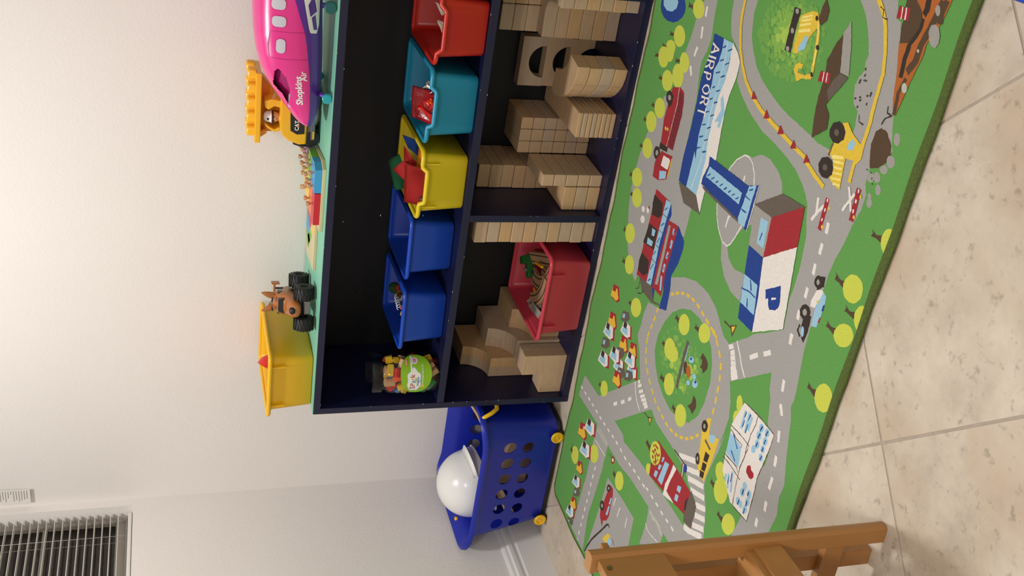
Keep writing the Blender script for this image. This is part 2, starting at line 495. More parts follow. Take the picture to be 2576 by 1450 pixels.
0 l2* 3175,1285 5,17 -15,8
0 l1* 3213,1364 4,12 -11,6
0 l3* 3153,1199 3,8 -7,4
0 l2* 3190,1107 5,15 -13,7
0 l1* 3178,992 5,16 -13,7
0 l3* 3191,1205 6,18 -15,8
0 l1* 3287,1235 3,9 -8,4
0 l2* 3168,1133 4,14 -11,6
0 l1* 3299,1179 4,15 -13,7
0 l2* 3129,1341 4,11 -10,5
0 l2* 3199,1369 2,8 -7,4
0 l3* 3174,1246 5,15 -13,7
0 l1* 3110,999 4,12 -10,5
0 l3* 3161,1156 5,14 -13,7
0 l2* 3129,1119 6,18 -15,8
0 l1* 3115,1359 5,14 -12,7
0 l3* 3197,1216 3,8 -7,4
0 l2* 3204,1351 3,10 -9,5
0 l1* 3085,1223 5,15 -13,7
0 l1* 3211,1012 2,7 -5,3
0 l1* 3268,1079 4,15 -13,7
0 l2* 3179,1316 5,16 -14,8
0 l1* 3269,1301 3,9 -7,4
0 l3* 3185,1190 5,15 -13,7
0 l1* 3136,1344 3,8 -7,4
0 l1* 3115,1297 5,15 -13,7
0 l1* 3212,1387 2,8 -7,4
0 l1* 3050,1285 3,8 -7,4
0 l3* 3245,1253 3,10 -9,5
0 l3* 3188,1204 6,20 -18,10
0 l1* 3288,1245 3,9 -7,4
0 l1* 3088,1020 2,8 -6,3
0 l3* 3193,1258 3,9 -8,4
0 l1* 3270,1144 4,13 -11,6
0 l2* 3198,1256 5,17 -15,8
0 l2* 3127,1206 4,11 -10,5
0 l1* 3218,1040 4,13 -11,6
0 l2* 3144,1329 2,7 -6,3
0 l1* 3072,1075 5,14 -12,6
0 l1* 3236,1020 3,11 -9,5
0 l2* 3229,1145 4,14 -12,7
0 l2* 3278,1256 2,7 -7,4
0 l1* 3071,1236 3,8 -7,4
0 l1* 3288,1199 4,15 -13,7
0 l2* 3143,1197 3,9 -8,4
0 l1* 3055,1092 2,8 -6,3
0 l2* 3147,1274 3,8 -7,4
0 l1* 3078,1242 4,11 -10,5
0 l2* 3127,1282 3,8 -7,4
0 l1* 3295,1316 3,9 -8,4
0 l1* 3039,1131 5,15 -12,7
0 l1* 3141,982 5,16 -13,7
0 l1* 3248,1300 5,15 -13,7
0 l1* 3257,1390 3,10 -9,5
0 l1* 3110,1093 2,7 -6,3
0 l1* 3034,1120 4,11 -9,5
0 l1* 3327,1167 4,14 -12,6
0 l1* 3078,1220 3,10 -9,5
0 l1* 3119,990 3,11 -8,5
0 l1* 3061,1298 3,9 -8,4
0 l2* 3130,1295 5,14 -12,7
0 l2* 3100,1181 5,14 -12,7
0 l3* 3201,1117 5,18 -15,8
0 l3* 3152,1272 2,7 -7,4
0 l2* 3145,1079 4,12 -10,6
0 l1* 3107,1238 4,13 -12,6
0 l3* 3161,1128 5,15 -12,7
0 l2* 3116,1253 3,10 -8,5
0 l3* 3187,1136 4,12 -10,6
0 l1* 3105,1319 2,6 -5,3
0 l2* 3237,1223 4,14 -13,7
0 l2* 3122,1110 4,13 -11,6
0 l1* 3090,1324 3,7 -7,4
0 l3* 3170,1198 3,9 -8,4
0 l1* 3250,1360 4,13 -12,6
0 l2* 3152,1323 3,8 -7,4
0 l1* 3067,1254 4,12 -11,6
0 l1* 3079,1222 5,16 -14,8
0 l1* 3281,1351 3,12 -10,6
0 l1* 3079,1052 4,11 -9,5
0 l1* 3214,1073 4,13 -11,6
0 l2* 3210,1247 3,10 -8,5
0 l1* 3316,1125 2,7 -6,3
0 l1* 3083,1048 5,15 -13,7
0 l1* 3088,1338 3,9 -8,5
0 l1* 3302,1096 4,15 -12,7
0 l2* 3160,1239 6,19 -16,9
0 l1* 3307,1089 3,11 -9,5
0 l1* 3082,1074 3,9 -8,4
0 l2* 3134,1205 3,8 -7,4
0 l1* 3055,1123 3,9 -8,4
0 l3* 3157,1196 5,17 -15,8
0 l2* 3140,1120 3,9 -7,4
0 l2* 3146,1125 5,17 -14,8
0 l3* 3238,1172 5,18 -16,8
0 l1* 3076,1202 4,11 -10,6
0 l2* 3225,1200 3,11 -9,5
0 l1* 3215,1370 4,12 -11,6
0 l1* 3137,1364 3,9 -8,4
0 l2* 3123,1115 5,15 -13,7
0 l1* 3181,1378 2,6 -5,3
0 l2* 3242,1196 3,12 -10,5
0 l2* 3112,1149 4,12 -10,6
0 l3* 3179,1200 4,13 -12,6
0 l2* 3103,1277 3,8 -7,4
0 l1* 3193,1311 3,9 -8,4
0 l1* 3090,1327 4,10 -9,5
0 l1* 3270,1316 2,7 -6,4
0 l1* 3274,1289 3,10 -9,5
0 l1* 3202,1018 3,10 -8,4
0 l2* 3218,1272 3,11 -9,5
0 l1* 3313,1265 3,9 -8,4
0 l2* 3247,1264 4,14 -13,7
0 l1* 3080,1048 4,14 -11,6
0 l1* 3090,1266 3,10 -9,5
0 l2* 3288,1237 2,8 -7,4
0 l2* 3124,1210 3,8 -7,4
0 l1* 3133,1326 2,7 -6,3
0 l1* 3159,1347 3,9 -8,4
0 l1* 3159,1361 4,10 -9,5
0 l1* 3230,1304 3,9 -8,4
0 l3* 3221,1132 4,12 -10,6
0 l1* 3104,1362 3,10 -9,5
0 l2* 3209,1110 5,18 -15,8
0 l1* 3174,1023 3,9 -8,4
0 l1* 3125,1365 4,13 -12,6
0 l2* 3218,1096 2,8 -7,4
0 l1* 3311,1285 3,10 -9,5
0 l1* 3279,1167 4,13 -11,6
0 l2* 3180,1278 4,11 -10,6
0 l3* 3199,1181 3,11 -9,5
0 l2* 3215,1140 4,13 -11,6
0 l3* 3219,1252 4,12 -11,6
0 l3* 3206,1242 6,18 -16,9
0 l2* 3102,1170 3,10 -9,5
0 l1* 3115,1329 3,9 -8,4
0 l2* 3122,1058 5,16 -13,7
0 l2* 3190,1311 3,10 -9,5
0 l3* 3216,1216 4,13 -12,6
0 l2* 3100,1305 4,13 -11,6
0 l1* 3084,1319 5,14 -13,7
0 l1* 3076,1319 3,7 -7,4
0 l1* 3089,1124 5,14 -12,6
0 l2* 3213,1065 3,9 -7,4
0 l2* 3214,1328 4,13 -12,6
0 l2* 3145,1242 3,10 -9,5
0 l2* 3279,1154 3,9 -8,4
0 l1* 3239,1364 2,7 -6,3
0 l1* 3088,1025 4,14 -11,6
0 l1* 3283,1071 3,12 -10,5
0 l1* 3029,1167 3,9 -8,4
0 l3* 3184,1195 4,13 -12,6
0 l2* 3134,1292 4,12 -11,6
0 l3* 3183,1146 6,20 -17,9
0 l1* 3292,1266 4,13 -12,6
0 l3* 3175,1210 5,18 -15,8
0 l3* 3212,1251 5,18 -15,8
0 l3* 3154,1111 6,19 -16,9
0 l1* 3213,1343 4,12 -10,6
0 l2* 3094,1131 4,11 -9,5
0 l1* 3316,1301 4,12 -11,6
0 l1* 3082,1113 5,16 -13,7
0 l2* 3189,1326 2,7 -6,4
0 l3* 3191,1170 5,18 -15,8
0 l3* 3200,1216 6,20 -17,9
0 l1* 3045,1251 3,10 -8,5
0 l1* 3283,1041 2,7 -6,3
0 l2* 3096,1235 4,11 -9,5
0 l3* 3187,1207 4,13 -12,6
0 l1* 3314,1307 4,13 -11,6
0 l1* 3307,1277 2,9 -8,4
0 l1* 3273,1042 3,11 -9,5
0 l2* 3236,1179 3,9 -8,4
0 l3* 3176,1211 3,11 -9,5
0 l1* 3323,1195 3,10 -8,5
0 l2* 3235,1081 5,18 -15,8
0 l2* 3296,1205 4,14 -13,7
0 l1* 3121,1010 4,12 -10,5
0 l3* 3165,1205 4,13 -11,6
0 l1* 3222,1002 2,8 -7,4
0 l1* 3153,1387 2,7 -7,4
0 l2* 3252,1157 5,16 -13,7
0 l2* 3228,1252 5,15 -13,7
0 l2* 3112,1272 4,11 -10,5
0 l1* 3131,1330 3,10 -9,5
0 l1* 3048,1171 2,7 -6,4
0 l1* 3080,1041 4,11 -10,5
0 l1* 3076,1033 3,10 -9,5
0 l1* 3143,988 5,16 -13,7
0 l3* 3241,1261 4,14 -12,7
0 l3* 3218,1280 3,9 -8,5
0 l2* 3237,1145 5,19 -16,9
0 l1* 3127,1052 4,12 -10,6
0 l1* 3259,1281 4,13 -11,6
0 l1* 3120,1031 3,10 -8,4
0 l2* 3230,1095 3,12 -10,5
0 l2* 3139,1089 6,18 -15,8
0 l1* 3085,1021 4,12 -10,6
0 l3* 3193,1201 3,11 -9,5
0 l1* 3136,1044 4,13 -11,6
0 l2* 3240,1183 4,15 -13,7
0 l1* 3049,1219 3,8 -7,4
0 l1* 3111,1040 3,9 -7,4
0 l1* 3056,1097 2,6 -5,3
0 l1* 3090,1074 4,12 -10,6
0 l2* 3154,1253 6,18 -16,9
0 l1* 3198,1366 4,11 -10,6
0 l1* 3045,1079 4,11 -9,5
0 l1* 3263,1351 3,9 -8,4
0 l1* 3321,1274 2,8 -7,4
0 l1* 3053,1085 5,16 -13,7
0 l3* 3207,1213 5,15 -13,7
0 l3* 3233,1199 6,19 -16,9
0 l2* 1539,1020 8,12 -10,5
0 l3* 1636,958 8,12 -10,5
0 l1* 1515,1049 9,13 -11,6
0 l2* 1586,912 6,9 -7,4
0 l2* 1582,1028 11,16 -13,7
0 l3* 1610,961 11,17 -14,7
0 l3* 1621,965 13,19 -15,8
0 l3* 1619,963 6,9 -7,4
0 l2* 1590,900 11,17 -13,7
0 l1* 1671,1054 8,13 -11,6
0 l1* 1494,997 9,13 -11,6
0 l2* 1664,938 6,9 -7,4
0 l2* 1656,1028 10,15 -12,6
0 l2* 1560,952 10,15 -12,7
0 l1* 1735,908 8,12 -9,5
0 l3* 1640,920 7,11 -9,5
0 l1* 1524,880 10,15 -12,6
0 l1* 1687,1050 8,13 -11,6
0 l1* 1572,1044 8,12 -9,5
0 l2* 1508,1004 5,8 -7,4
0 l1* 1731,1007 7,11 -8,5
0 l1* 1709,992 4,6 -5,3
0 l1* 1536,926 8,13 -11,6
0 l2* 1706,945 8,12 -11,6
0 l1* 1552,841 8,13 -10,6
0 l3* 1630,925 7,10 -8,4
0 l2* 1557,888 9,14 -11,6
0 l1* 1634,832 8,13 -10,5
0 l1* 1622,1062 5,7 -6,3
0 l1* 1663,1074 8,12 -10,5
0 l2* 1598,1003 9,13 -11,6
0 l1* 1692,961 5,8 -7,4
0 l3* 1652,960 10,15 -13,7
0 l1* 1507,1033 5,8 -7,4
0 l2* 1608,992 7,10 -8,4
0 l3* 1610,961 12,18 -15,8
0 l3* 1575,996 7,10 -8,4
0 l1* 1560,870 8,13 -10,6
0 l1* 1539,886 5,8 -7,3
0 l2* 1687,976 6,9 -7,4
0 l1* 1617,1059 7,11 -9,5
0 l3* 1621,1007 11,16 -14,7
0 l3* 1584,968 7,10 -9,5
0 l3* 1601,973 7,11 -9,5
0 l1* 1467,971 9,13 -11,6
0 l1* 1681,852 7,12 -9,5
0 l1* 1569,855 7,11 -8,4
0 l1* 1561,853 9,14 -11,6
0 l3* 1569,963 12,18 -15,8
0 l1* 1698,1027 8,12 -10,5
0 l3* 1629,1018 10,15 -13,7
0 l1* 1503,991 10,14 -12,7
0 l1* 1496,887 4,6 -5,3
0 l2* 1691,939 6,9 -7,4
0 l2* 1612,1031 10,15 -13,7
0 l1* 1637,1057 8,12 -10,5
0 l1* 1577,892 7,10 -8,4
0 l1* 1679,1058 6,10 -8,4
0 l1* 1536,905 6,9 -8,4
0 l1* 1682,859 4,7 -6,3
0 l2* 1573,1018 9,13 -11,6
0 l2* 1698,987 7,11 -9,5
0 l2* 1619,998 12,19 -15,8
0 l1* 1532,1040 4,6 -5,3
0 l1* 1713,881 6,9 -7,4
0 l2* 1589,1023 10,15 -13,7
0 l1* 1688,1062 4,6 -5,3
0 l1* 1668,881 8,13 -10,5
0 l3* 1577,962 12,18 -14,8
0 l2* 1533,994 11,17 -13,7
0 l3* 1607,950 13,20 -17,9
0 l2* 1599,921 11,16 -13,7
0 l2* 1594,989 11,17 -14,8
0 l1* 1529,1034 7,10 -8,5
0 l1* 1618,861 4,7 -5,3
0 l1* 1550,1041 4,6 -5,3
0 l2* 1616,1038 4,6 -5,3
0 l1* 1747,941 8,13 -11,6
0 l1* 1494,980 9,13 -11,6
0 l3* 1624,961 12,19 -16,9
0 l1* 1732,1006 6,10 -8,5
0 l1* 1620,1075 4,6 -5,3
0 l2* 1698,931 10,16 -12,7
0 l1* 1487,947 5,7 -6,3
0 l2* 1618,1007 6,9 -7,4
0 l1* 1672,1019 4,6 -5,3
0 l2* 1563,906 5,8 -6,4
0 l1* 1527,885 8,12 -10,5
0 l2* 1524,969 5,7 -5,3
0 l3* 1571,971 8,11 -10,5
0 l3* 1630,1141 5,7 -6,3
0 l3* 1659,1137 6,8 -7,4
0 l1* 1564,1142 4,5 -5,3
0 l2* 1635,1087 7,11 -9,5
0 l1* 1644,1036 6,9 -7,4
0 l2* 1655,1163 8,11 -10,5
0 l2* 1669,1151 6,9 -8,4
0 l2* 1638,1083 7,11 -9,5
0 l1* 1592,1101 6,8 -7,4
0 l2* 1721,1174 5,7 -6,3
0 l3* 1632,1113 8,11 -10,5
0 l1* 1756,1159 3,5 -4,2
0 l1* 1732,1087 6,9 -8,4
0 l2* 1652,1082 9,14 -12,6
0 l3* 1641,1096 9,13 -11,6
0 l1* 1567,1101 6,8 -7,4
0 l1* 1595,1046 4,6 -5,3
0 l2* 1644,1041 8,12 -10,5
0 l1* 1714,1206 5,8 -7,4
0 l2* 1710,1173 5,8 -7,3
0 l1* 1721,1202 3,5 -5,3
0 l1* 1555,1120 7,10 -9,5
0 l1* 1734,1126 7,11 -10,6
0 l1* 1688,1025 4,6 -6,3
0 l3* 1653,1138 10,14 -12,6
0 l1* 1555,1093 5,7 -6,3
0 l2* 1717,1170 5,8 -7,4
0 l1* 1632,1205 6,9 -8,4
0 l2* 1656,1170 5,7 -6,3
0 l2* 1678,1174 9,13 -12,6
0 l1* 1732,1068 5,7 -6,3
0 l1* 1685,1195 5,7 -7,3
0 l3* 1650,1095 9,14 -11,6
0 l2* 1613,1098 9,13 -10,6
0 l1* 1710,1185 8,12 -11,6
0 l1* 1646,1212 6,8 -7,4
0 l1* 1631,1209 4,5 -4,2
0 l3* 1661,1124 6,9 -8,4
0 l1* 1741,1082 6,9 -8,4
0 l2* 1717,1075 4,6 -6,3
0 l1* 1641,1210 6,8 -7,4
0 l1* 1707,1085 7,11 -9,5
0 l2* 1667,1051 6,10 -8,5
0 l1* 1650,1030 6,10 -8,4
0 l1* 1648,1196 6,8 -7,4
0 l1* 1720,1175 7,10 -9,5
0 l2* 1587,1139 4,5 -5,3
0 l1* 1740,1071 4,6 -6,3
0 l2* 1621,1044 5,7 -6,3
0 l3* 1660,1115 11,16 -13,7
0 l1* 1559,1082 7,11 -9,5
0 l1* 1683,1207 4,6 -5,3
0 l1* 1622,1162 6,9 -8,4
0 l3* 1619,1142 8,11 -10,5
0 l1* 1716,1155 8,12 -10,6
0 l1* 1688,1031 4,6 -5,3
0 l1* 1749,1133 3,5 -4,2
0 l2* 1723,1151 8,12 -11,6
0 l2* 1625,1081 9,13 -11,6
0 l3* 1687,1154 10,14 -12,6
0 l1* 1641,1026 8,12 -10,5
0 l1* 1563,1123 8,12 -9,5
0 l1* 1717,1056 6,10 -8,4
0 l1* 1571,1065 4,6 -6,3
0 l1* 1693,1196 6,9 -8,4
0 l3* 1644,1125 8,11 -10,5
0 l1* 1759,1118 6,9 -8,4
0 l2* 1625,1091 9,14 -12,6
0 l1* 1716,1069 4,6 -6,3
0 l2* 1701,1094 4,5 -5,3
0 l2* 1572,1086 6,9 -7,4
0 l1* 1528,1126 4,6 -6,3
0 l3* 1529,1081 8,12 -10,5
0 l3* 1557,1112 7,11 -9,5
0 l3* 1537,1098 7,10 -8,4
0 l3* 1544,1071 5,7 -6,3
0 l1* 1510,1031 6,9 -7,4
0 l1* 1557,1078 7,10 -8,4
0 l3* 1544,1088 7,10 -8,4
0 l2* 1584,1123 7,9 -8,4
0 l3* 1526,1105 5,7 -6,3
0 l1* 1504,1045 5,8 -6,3
0 l1* 1552,1050 3,4 -4,2
0 l1* 1527,1058 5,6 -5,3
0 l1* 1481,1057 6,9 -7,4
0 l2* 1533,1059 6,9 -7,4
0 l2* 1544,1084 7,11 -9,5
0 l2* 1505,1044 6,9 -8,4
0 l1* 1584,1156 5,7 -6,3
0 l2* 1526,1118 6,8 -7,4
0 l1* 1539,1165 4,6 -5,3
0 l2* 1546,1121 9,13 -11,6
0 l1* 1603,1135 4,6 -6,3
0 l1* 1533,1042 6,9 -7,4
0 l1* 1587,1081 3,4 -4,2
0 l1* 1544,1148 6,8 -7,4
0 l1* 1510,1034 8,11 -9,5
0 l1* 1603,1130 7,10 -8,5
0 l2* 1555,1110 6,8 -7,4
0 l2* 1547,1063 8,11 -9,5
1 wh 3103,505 3061,510 3062,526 3105,521
1 wh 3016,505 2966,516 2970,532 3019,521
1 wh 2929,501 2884,491 2880,506 2925,517
1 wh 2828,478 2792,507 2802,519 2838,491
1 wh 2686,1722 2646,1730 2650,1748 2690,1740
1 wh 2605,1725 2565,1729 2566,1747 2607,1743
1 wh 2523,1723 2482,1729 2484,1747 2526,1740
1 wh 2425,1723 2384,1726 2385,1744 2426,1741
1 wh 2326,1718 2288,1723 2290,1741 2328,1735
1 wh 2224,1720 2192,1721 2193,1739 2225,1738
1 wh 2219,1716 2180,1725 2184,1743 2223,1734
1 wh 2040,1756 1995,1768 1999,1785 2044,1774
1 wh 1943,1782 1909,1810 1920,1824 1955,1796
1 wh 1851,1822 1809,1838 1815,1854 1857,1839
1 wh 1754,1852 1711,1861 1715,1878 1758,1869
1 wh 1666,1869 1610,1872 1611,1890 1667,1887
1 wh 1553,1880 1511,1889 1515,1907 1557,1897
1 wh 1450,1861 1414,1865 1416,1883 1451,1879
1 wh 1972,1525 2017,1571 2031,1558 1986,1511
1 wh 2041,1604 2076,1644 2091,1631 2056,1591
1 wh 1001,503 1034,539 1048,527 1014,491
1 wh 1065,576 1098,610 1111,597 1078,564
1 wh 1131,641 1159,670 1172,658 1145,629
1 wh 1265,658 1214,695 1188,727 1168,772 1175,775 1194,731 1219,701 1269,665
1 wh 1982,1400 1945,1446 1910,1480 1885,1521 1892,1525 1917,1485 1951,1451 1988,1405
1 wh 1918,1366 1942,1395 1957,1382 1933,1353
1 wh 1904,1389 1927,1415 1942,1401 1918,1376
1 wh 1886,1401 1910,1429 1925,1415 1900,1388
1 wh 1867,1415 1893,1443 1908,1430 1882,1401
1 wh 1846,1422 1876,1457 1892,1444 1862,1409
1 wh 1830,1433 1864,1471 1879,1458 1845,1419
1 wh 1816,1444 1853,1484 1868,1470 1831,1430
1 wh 1279,698 1298,719 1310,708 1291,687
1 wh 1260,707 1291,740 1303,729 1271,696
1 wh 1242,730 1275,766 1287,755 1254,719
1 wh 1231,753 1268,794 1279,783 1243,743
1 wh 1222,774 1259,815 1271,805 1234,763
1 wh 1216,796 1249,831 1261,820 1227,785
1 wh 1211,816 1241,846 1252,834 1223,805
1 ye 1844,801 1862,827 1874,819 1855,793
1 ye 1874,843 1891,870 1903,862 1886,835
1 ye 1900,887 1914,915 1927,909 1912,881
1 ye 1919,933 1927,964 1941,961 1933,930
1 ye 1931,982 1933,1014 1947,1014 1945,982
1 ye 1934,1033 1930,1065 1944,1066 1948,1035
1 ye 1927,1084 1922,1116 1935,1118 1941,1086
1 ye 1918,1135 1913,1167 1926,1169 1932,1138
1 ye 1909,1187 1904,1218 1917,1220 1923,1189
1 ye 1901,1238 1899,1256 1913,1257 1915,1240
1 ye 1917,1238 1925,1207 1911,1204 1904,1235
1 ye 1924,1179 1922,1179 1920,1193 1922,1193
1 ye 1909,1203 1898,1233 1911,1238 1922,1208
1 ye 1890,1250 1874,1278 1886,1285 1902,1257
1 ye 1863,1292 1842,1316 1852,1325 1874,1302
1 ye 1829,1327 1800,1341 1806,1354 1835,1340
1 ye 1783,1347 1752,1355 1755,1368 1786,1361
1 ye 1733,1358 1701,1362 1703,1376 1735,1371
1 ye 1682,1365 1650,1369 1651,1383 1683,1379
1 ye 1630,1371 1598,1372 1599,1386 1631,1385
1 ye 1729,706 1698,702 1696,716 1727,720
1 ye 1678,699 1647,693 1644,707 1675,713
1 ye 1627,689 1596,683 1593,696 1624,703
1 ye 1576,679 1545,672 1542,686 1573,692
1 ye 1545,685 1559,688 1562,674 1548,671
1 ye 1540,675 1508,677 1509,691 1541,689
1 ye 1487,684 1457,695 1462,708 1492,698
1 ye 1438,706 1411,723 1419,735 1446,717
1 ye 1397,740 1377,765 1389,774 1408,748
1 ye 1366,783 1350,811 1363,818 1379,790
1 ye 1340,829 1326,858 1339,863 1353,835
1 ye 1318,876 1306,906 1319,911 1331,881
1 ye 1302,927 1296,958 1309,961 1316,929
1 ye 1292,978 1288,1010 1302,1011 1306,980
1 ye 1287,1030 1286,1062 1300,1063 1301,1031
1 ye 1288,1083 1292,1115 1306,1113 1302,1081
1 ye 1297,1136 1309,1166 1322,1160 1310,1131
1 ye 1317,1185 1332,1213 1344,1207 1330,1178
1 ye 1344,1230 1363,1256 1374,1248 1355,1222
1 ye 1376,1273 1400,1294 1409,1284 1386,1262
1 ye 1415,1308 1441,1327 1449,1315 1424,1297
1 wh 820,74 822,102 834,102 832,74
1 wh 824,134 826,162 838,161 836,133
1 wh 827,194 829,222 841,221 839,193
1 wh 830,254 831,282 843,281 842,253
1 wh 831,314 831,342 843,342 843,314
1 wh 832,374 833,402 845,401 844,373
1 wh 835,434 836,462 848,461 847,433
1 wh 839,494 841,522 853,521 851,493
1 wh 844,554 846,582 858,581 856,553
1 wh 848,613 849,641 861,641 860,613
1 wh 850,673 848,701 860,701 862,673
1 wh 846,733 846,761 858,761 858,733
1 wh 851,793 855,821 867,819 863,791
1 wh 859,852 862,880 874,879 871,851
1 wh 864,912 865,940 877,939 876,911
1 wh 866,972 867,1000 879,999 878,971
1 wh 877,1014 880,1039 892,1038 889,1013
1 wh 881,1071 882,1099 894,1099 893,1071
1 wh 883,1131 884,1159 896,1159 895,1131
1 wh 885,1191 885,1219 897,1219 897,1191
1 wh 888,1251 892,1279 903,1278 900,1250
1 wh 895,1310 892,1337 904,1338 907,1311
1 wh 561,450 533,448 532,460 560,461
1 wh 501,446 473,444 472,456 500,458
1 wh 441,443 413,444 413,456 441,455
1 wh 381,445 353,446 353,458 381,457
1 wh 321,444 293,442 293,453 321,456
1 wh 261,440 233,439 233,451 261,452
1 wh 201,438 173,437 173,449 201,450
1 wh 141,436 113,435 113,447 141,448
1 wh 81,434 53,434 53,446 81,446
1 wh 21,434 12,434 12,446 21,446
1 wg 751,382 754,534 764,534 761,381
1 wg 774,403 770,535 780,535 784,403
1 wh 687,387 687,447 694,539 699,539 692,446 692,387
1 wg 805,1099 789,1151 806,1156 822,1104
1 wg 804,1145 803,1222 821,1222 822,1145
1 wg 806,1187 786,1251 804,1256 823,1193
1 wh 722,1089 705,1123 712,1167 731,1235 736,1233 717,1166 710,1124 727,1091
1 wh 593,748 535,743 534,751 593,756
1 wh 583,813 512,805 512,813 583,821
1 wh 595,906 535,909 535,917 596,914
1 ye 3226,803 3165,805 3105,820 3026,861 2972,910 2926,965 2889,1043 2862,1141 2843,1285 2828,1418 2822,1494 2814,1501 2792,1573 2777,1648 2795,1651 2810,1577 2831,1508 2839,1497 2846,1420 2861,1287 2880,1145 2906,1049 2941,974 2985,922 3036,876 3111,837 3167,823 3227,821
1 ye 3442,1619 3412,1661 3383,1692 3346,1716 3294,1741 3237,1761 3187,1763 3121,1767 3075,1774 3005,1773 2959,1780 2929,1759 2859,1766 2861,1784 2926,1777 2956,1797 3006,1791 3076,1792 3123,1785 3189,1781 3240,1778 3301,1758 3354,1731 3395,1706 3426,1673 3457,1630
1 rd 2921,1041 2900,1083 2885,1043
1 rd 2889,1167 2868,1205 2851,1161
1 rd 2874,1285 2853,1326 2835,1282
1 rd 2859,1394 2838,1429 2822,1393
1 rd 2851,1394 2840,1425 2822,1389
1 rd 2844,1495 2827,1530 2808,1493
1 wh 1237,1225 1310,1361 1333,1348 1259,1213
1 wh 1225,1303 1285,1416 1308,1404 1248,1291
1 wh 1199,1340 1259,1472 1283,1462 1223,1329
1 wh 1169,1383 1219,1501 1243,1491 1193,1373
1 wh 1141,1453 1184,1532 1207,1519 1163,1440
1 wh 1096,1470 1140,1550 1163,1538 1119,1457
1 wh 1042,1473 1095,1563 1117,1550 1064,1460
1 wh 977,1410 990,1453 1052,1565 1077,1551 1015,1441 1004,1402
0 bl* 3013,194 35,125 -63,34
0 lb* 3024,163 21,75 -38,21
2:1 br 3047,421 3057,393 3057,362 3052,339 3066,347 3075,335 3069,364 3082,417
2:1 tr* 3073,441 15,54 -39,21
2:2 br 2886,301 2897,273 2894,242 2887,220 2902,228 2911,216 2907,244 2925,296
2:2 tr* 2915,321 17,54 -43,23
2:3 br 2822,240 2829,216 2821,190 2812,170 2828,179 2837,166 2834,192 2851,239
2:3 tr* 2844,259 16,48 -31,17
2:4 br 2752,191 2764,163 2760,136 2752,116 2768,125 2777,112 2773,138 2792,186
2:4 tr* 2782,210 17,53 -44,24
2:5 br 2792,247 2800,225 2814,223 2817,219 2833,228 2842,215 2826,225 2822,244
2:5 tr* 2815,263 14,43 -33,18
2:6 br 2800,408 2811,382 2806,352 2797,331 2813,339 2821,327 2818,354 2837,401
2:6 tr* 2827,423 15,46 -42,23
2:7 br 2722,371 2735,341 2743,332 2743,323 2759,331 2767,319 2756,334 2765,364
2:7 tr* 2754,389 19,54 -48,26
2:8 br 2669,280 2680,251 2680,224 2675,204 2691,213 2700,200 2693,226 2709,275
2:8 tr* 2700,299 19,54 -43,23
2:9 br 2530,264 2540,236 2542,210 2537,191 2554,199 2563,186 2555,212 2569,259
2:9 tr* 2560,283 20,53 -43,23
2:10 br 2438,208 2448,179 2447,155 2441,137 2459,146 2468,133 2461,157 2479,202
2:10 tr* 2470,227 21,54 -45,24
2:11 br 2312,230 2322,202 2319,176 2312,157 2330,166 2339,152 2333,178 2352,224
2:11 tr* 2343,247 22,51 -44,24
2:12 br 2137,184 2145,155 2145,131 2138,114 2161,125 2171,109 2163,134 2178,180
2:12 tr* 2170,205 25,56 -42,23
2:13 br 2049,234 2058,207 2062,183 2057,166 2080,177 2091,161 2080,186 2090,229
2:13 tr* 2082,252 24,52 -43,23
2:14 br 1855,243 1863,214 1868,193 1864,178 1888,189 1899,172 1887,196 1898,237
2:14 tr* 1890,261 27,52 -45,24
2:15 br 1713,312 1720,285 1721,258 1714,239 1739,250 1750,233 1740,260 1754,305
2:15 tr* 1747,328 27,49 -43,23
2:16 br 1561,478 1567,450 1573,426 1569,408 1595,419 1604,403 1592,428 1603,473
2:16 tr* 1598,497 32,53 -43,23
2:17 br 1761,960 1768,934 1776,905 1774,886 1796,893 1805,880 1793,907 1802,953
2:17 tr* 1796,975 28,46 -43,23
2:18 br 1831,1138 1836,1114 1838,1084 1833,1064 1854,1071 1863,1058 1854,1085 1869,1133
2:18 tr* 1864,1154 29,45 -38,21
2:19 br 1586,892 1593,866 1599,841 1596,824 1619,832 1629,818 1617,843 1629,885
2:19 tr* 1623,908 31,48 -44,24
2:20 br 1587,932 1589,909 1599,915 1598,917 1621,924 1630,910 1616,916 1620,929
2:20 tr* 1618,949 30,45 -32,17
2:21 br 1436,967 1444,941 1447,906 1442,883 1466,891 1475,876 1465,907 1481,958
2:21 tr* 1474,980 31,45 -46,25
2:22 br 1373,1127 1379,1100 1392,1071 1392,1051 1416,1058 1424,1044 1410,1072 1419,1119
2:22 tr* 1413,1141 34,46 -46,25
2:23 br 972,341 977,318 982,296 978,281 1007,292 1016,275 1004,299 1011,335
2:23 tr* 1006,354 29,41 -39,20
2:24 br 382,164 386,138 405,123 409,112 443,125 452,106 430,127 426,157
2:24 tr* 422,179 37,46 -43,23
2:25 br 567,393 572,366 580,337 576,318 608,329 617,312 603,340 614,385
2:25 tr* 609,408 38,48 -46,24
2:26 br 660,730 665,705 678,677 679,658 709,668 717,651 700,679 705,722
2:26 tr* 700,744 36,43 -45,24
2:27 br 2749,2028 2758,2024 2760,1988 2756,1964 2770,1967 2778,1958 2771,1987 2787,2028
2:27 tr* 2778,2057 20,37 -41,22
2:28 br 2519,1947 2526,1920 2534,1884 2533,1859 2549,1862 2557,1852 2547,1883 2561,1940
2:28 tr* 2554,1963 28,48 -43,24
2:29 br 2458,2028 2466,2023 2468,1985 2464,1960 2479,1963 2487,1953 2480,1984 2496,2028
2:29 tr* 2489,2056 23,37 -41,23
2:30 br 2355,1978 2359,1953 2364,1918 2362,1894 2378,1897 2386,1887 2377,1917 2392,1974
2:30 tr* 2388,1995 30,47 -36,20
2:31 br 2093,1990 2100,1964 2107,1927 2105,1902 2123,1905 2131,1895 2121,1926 2138,1981
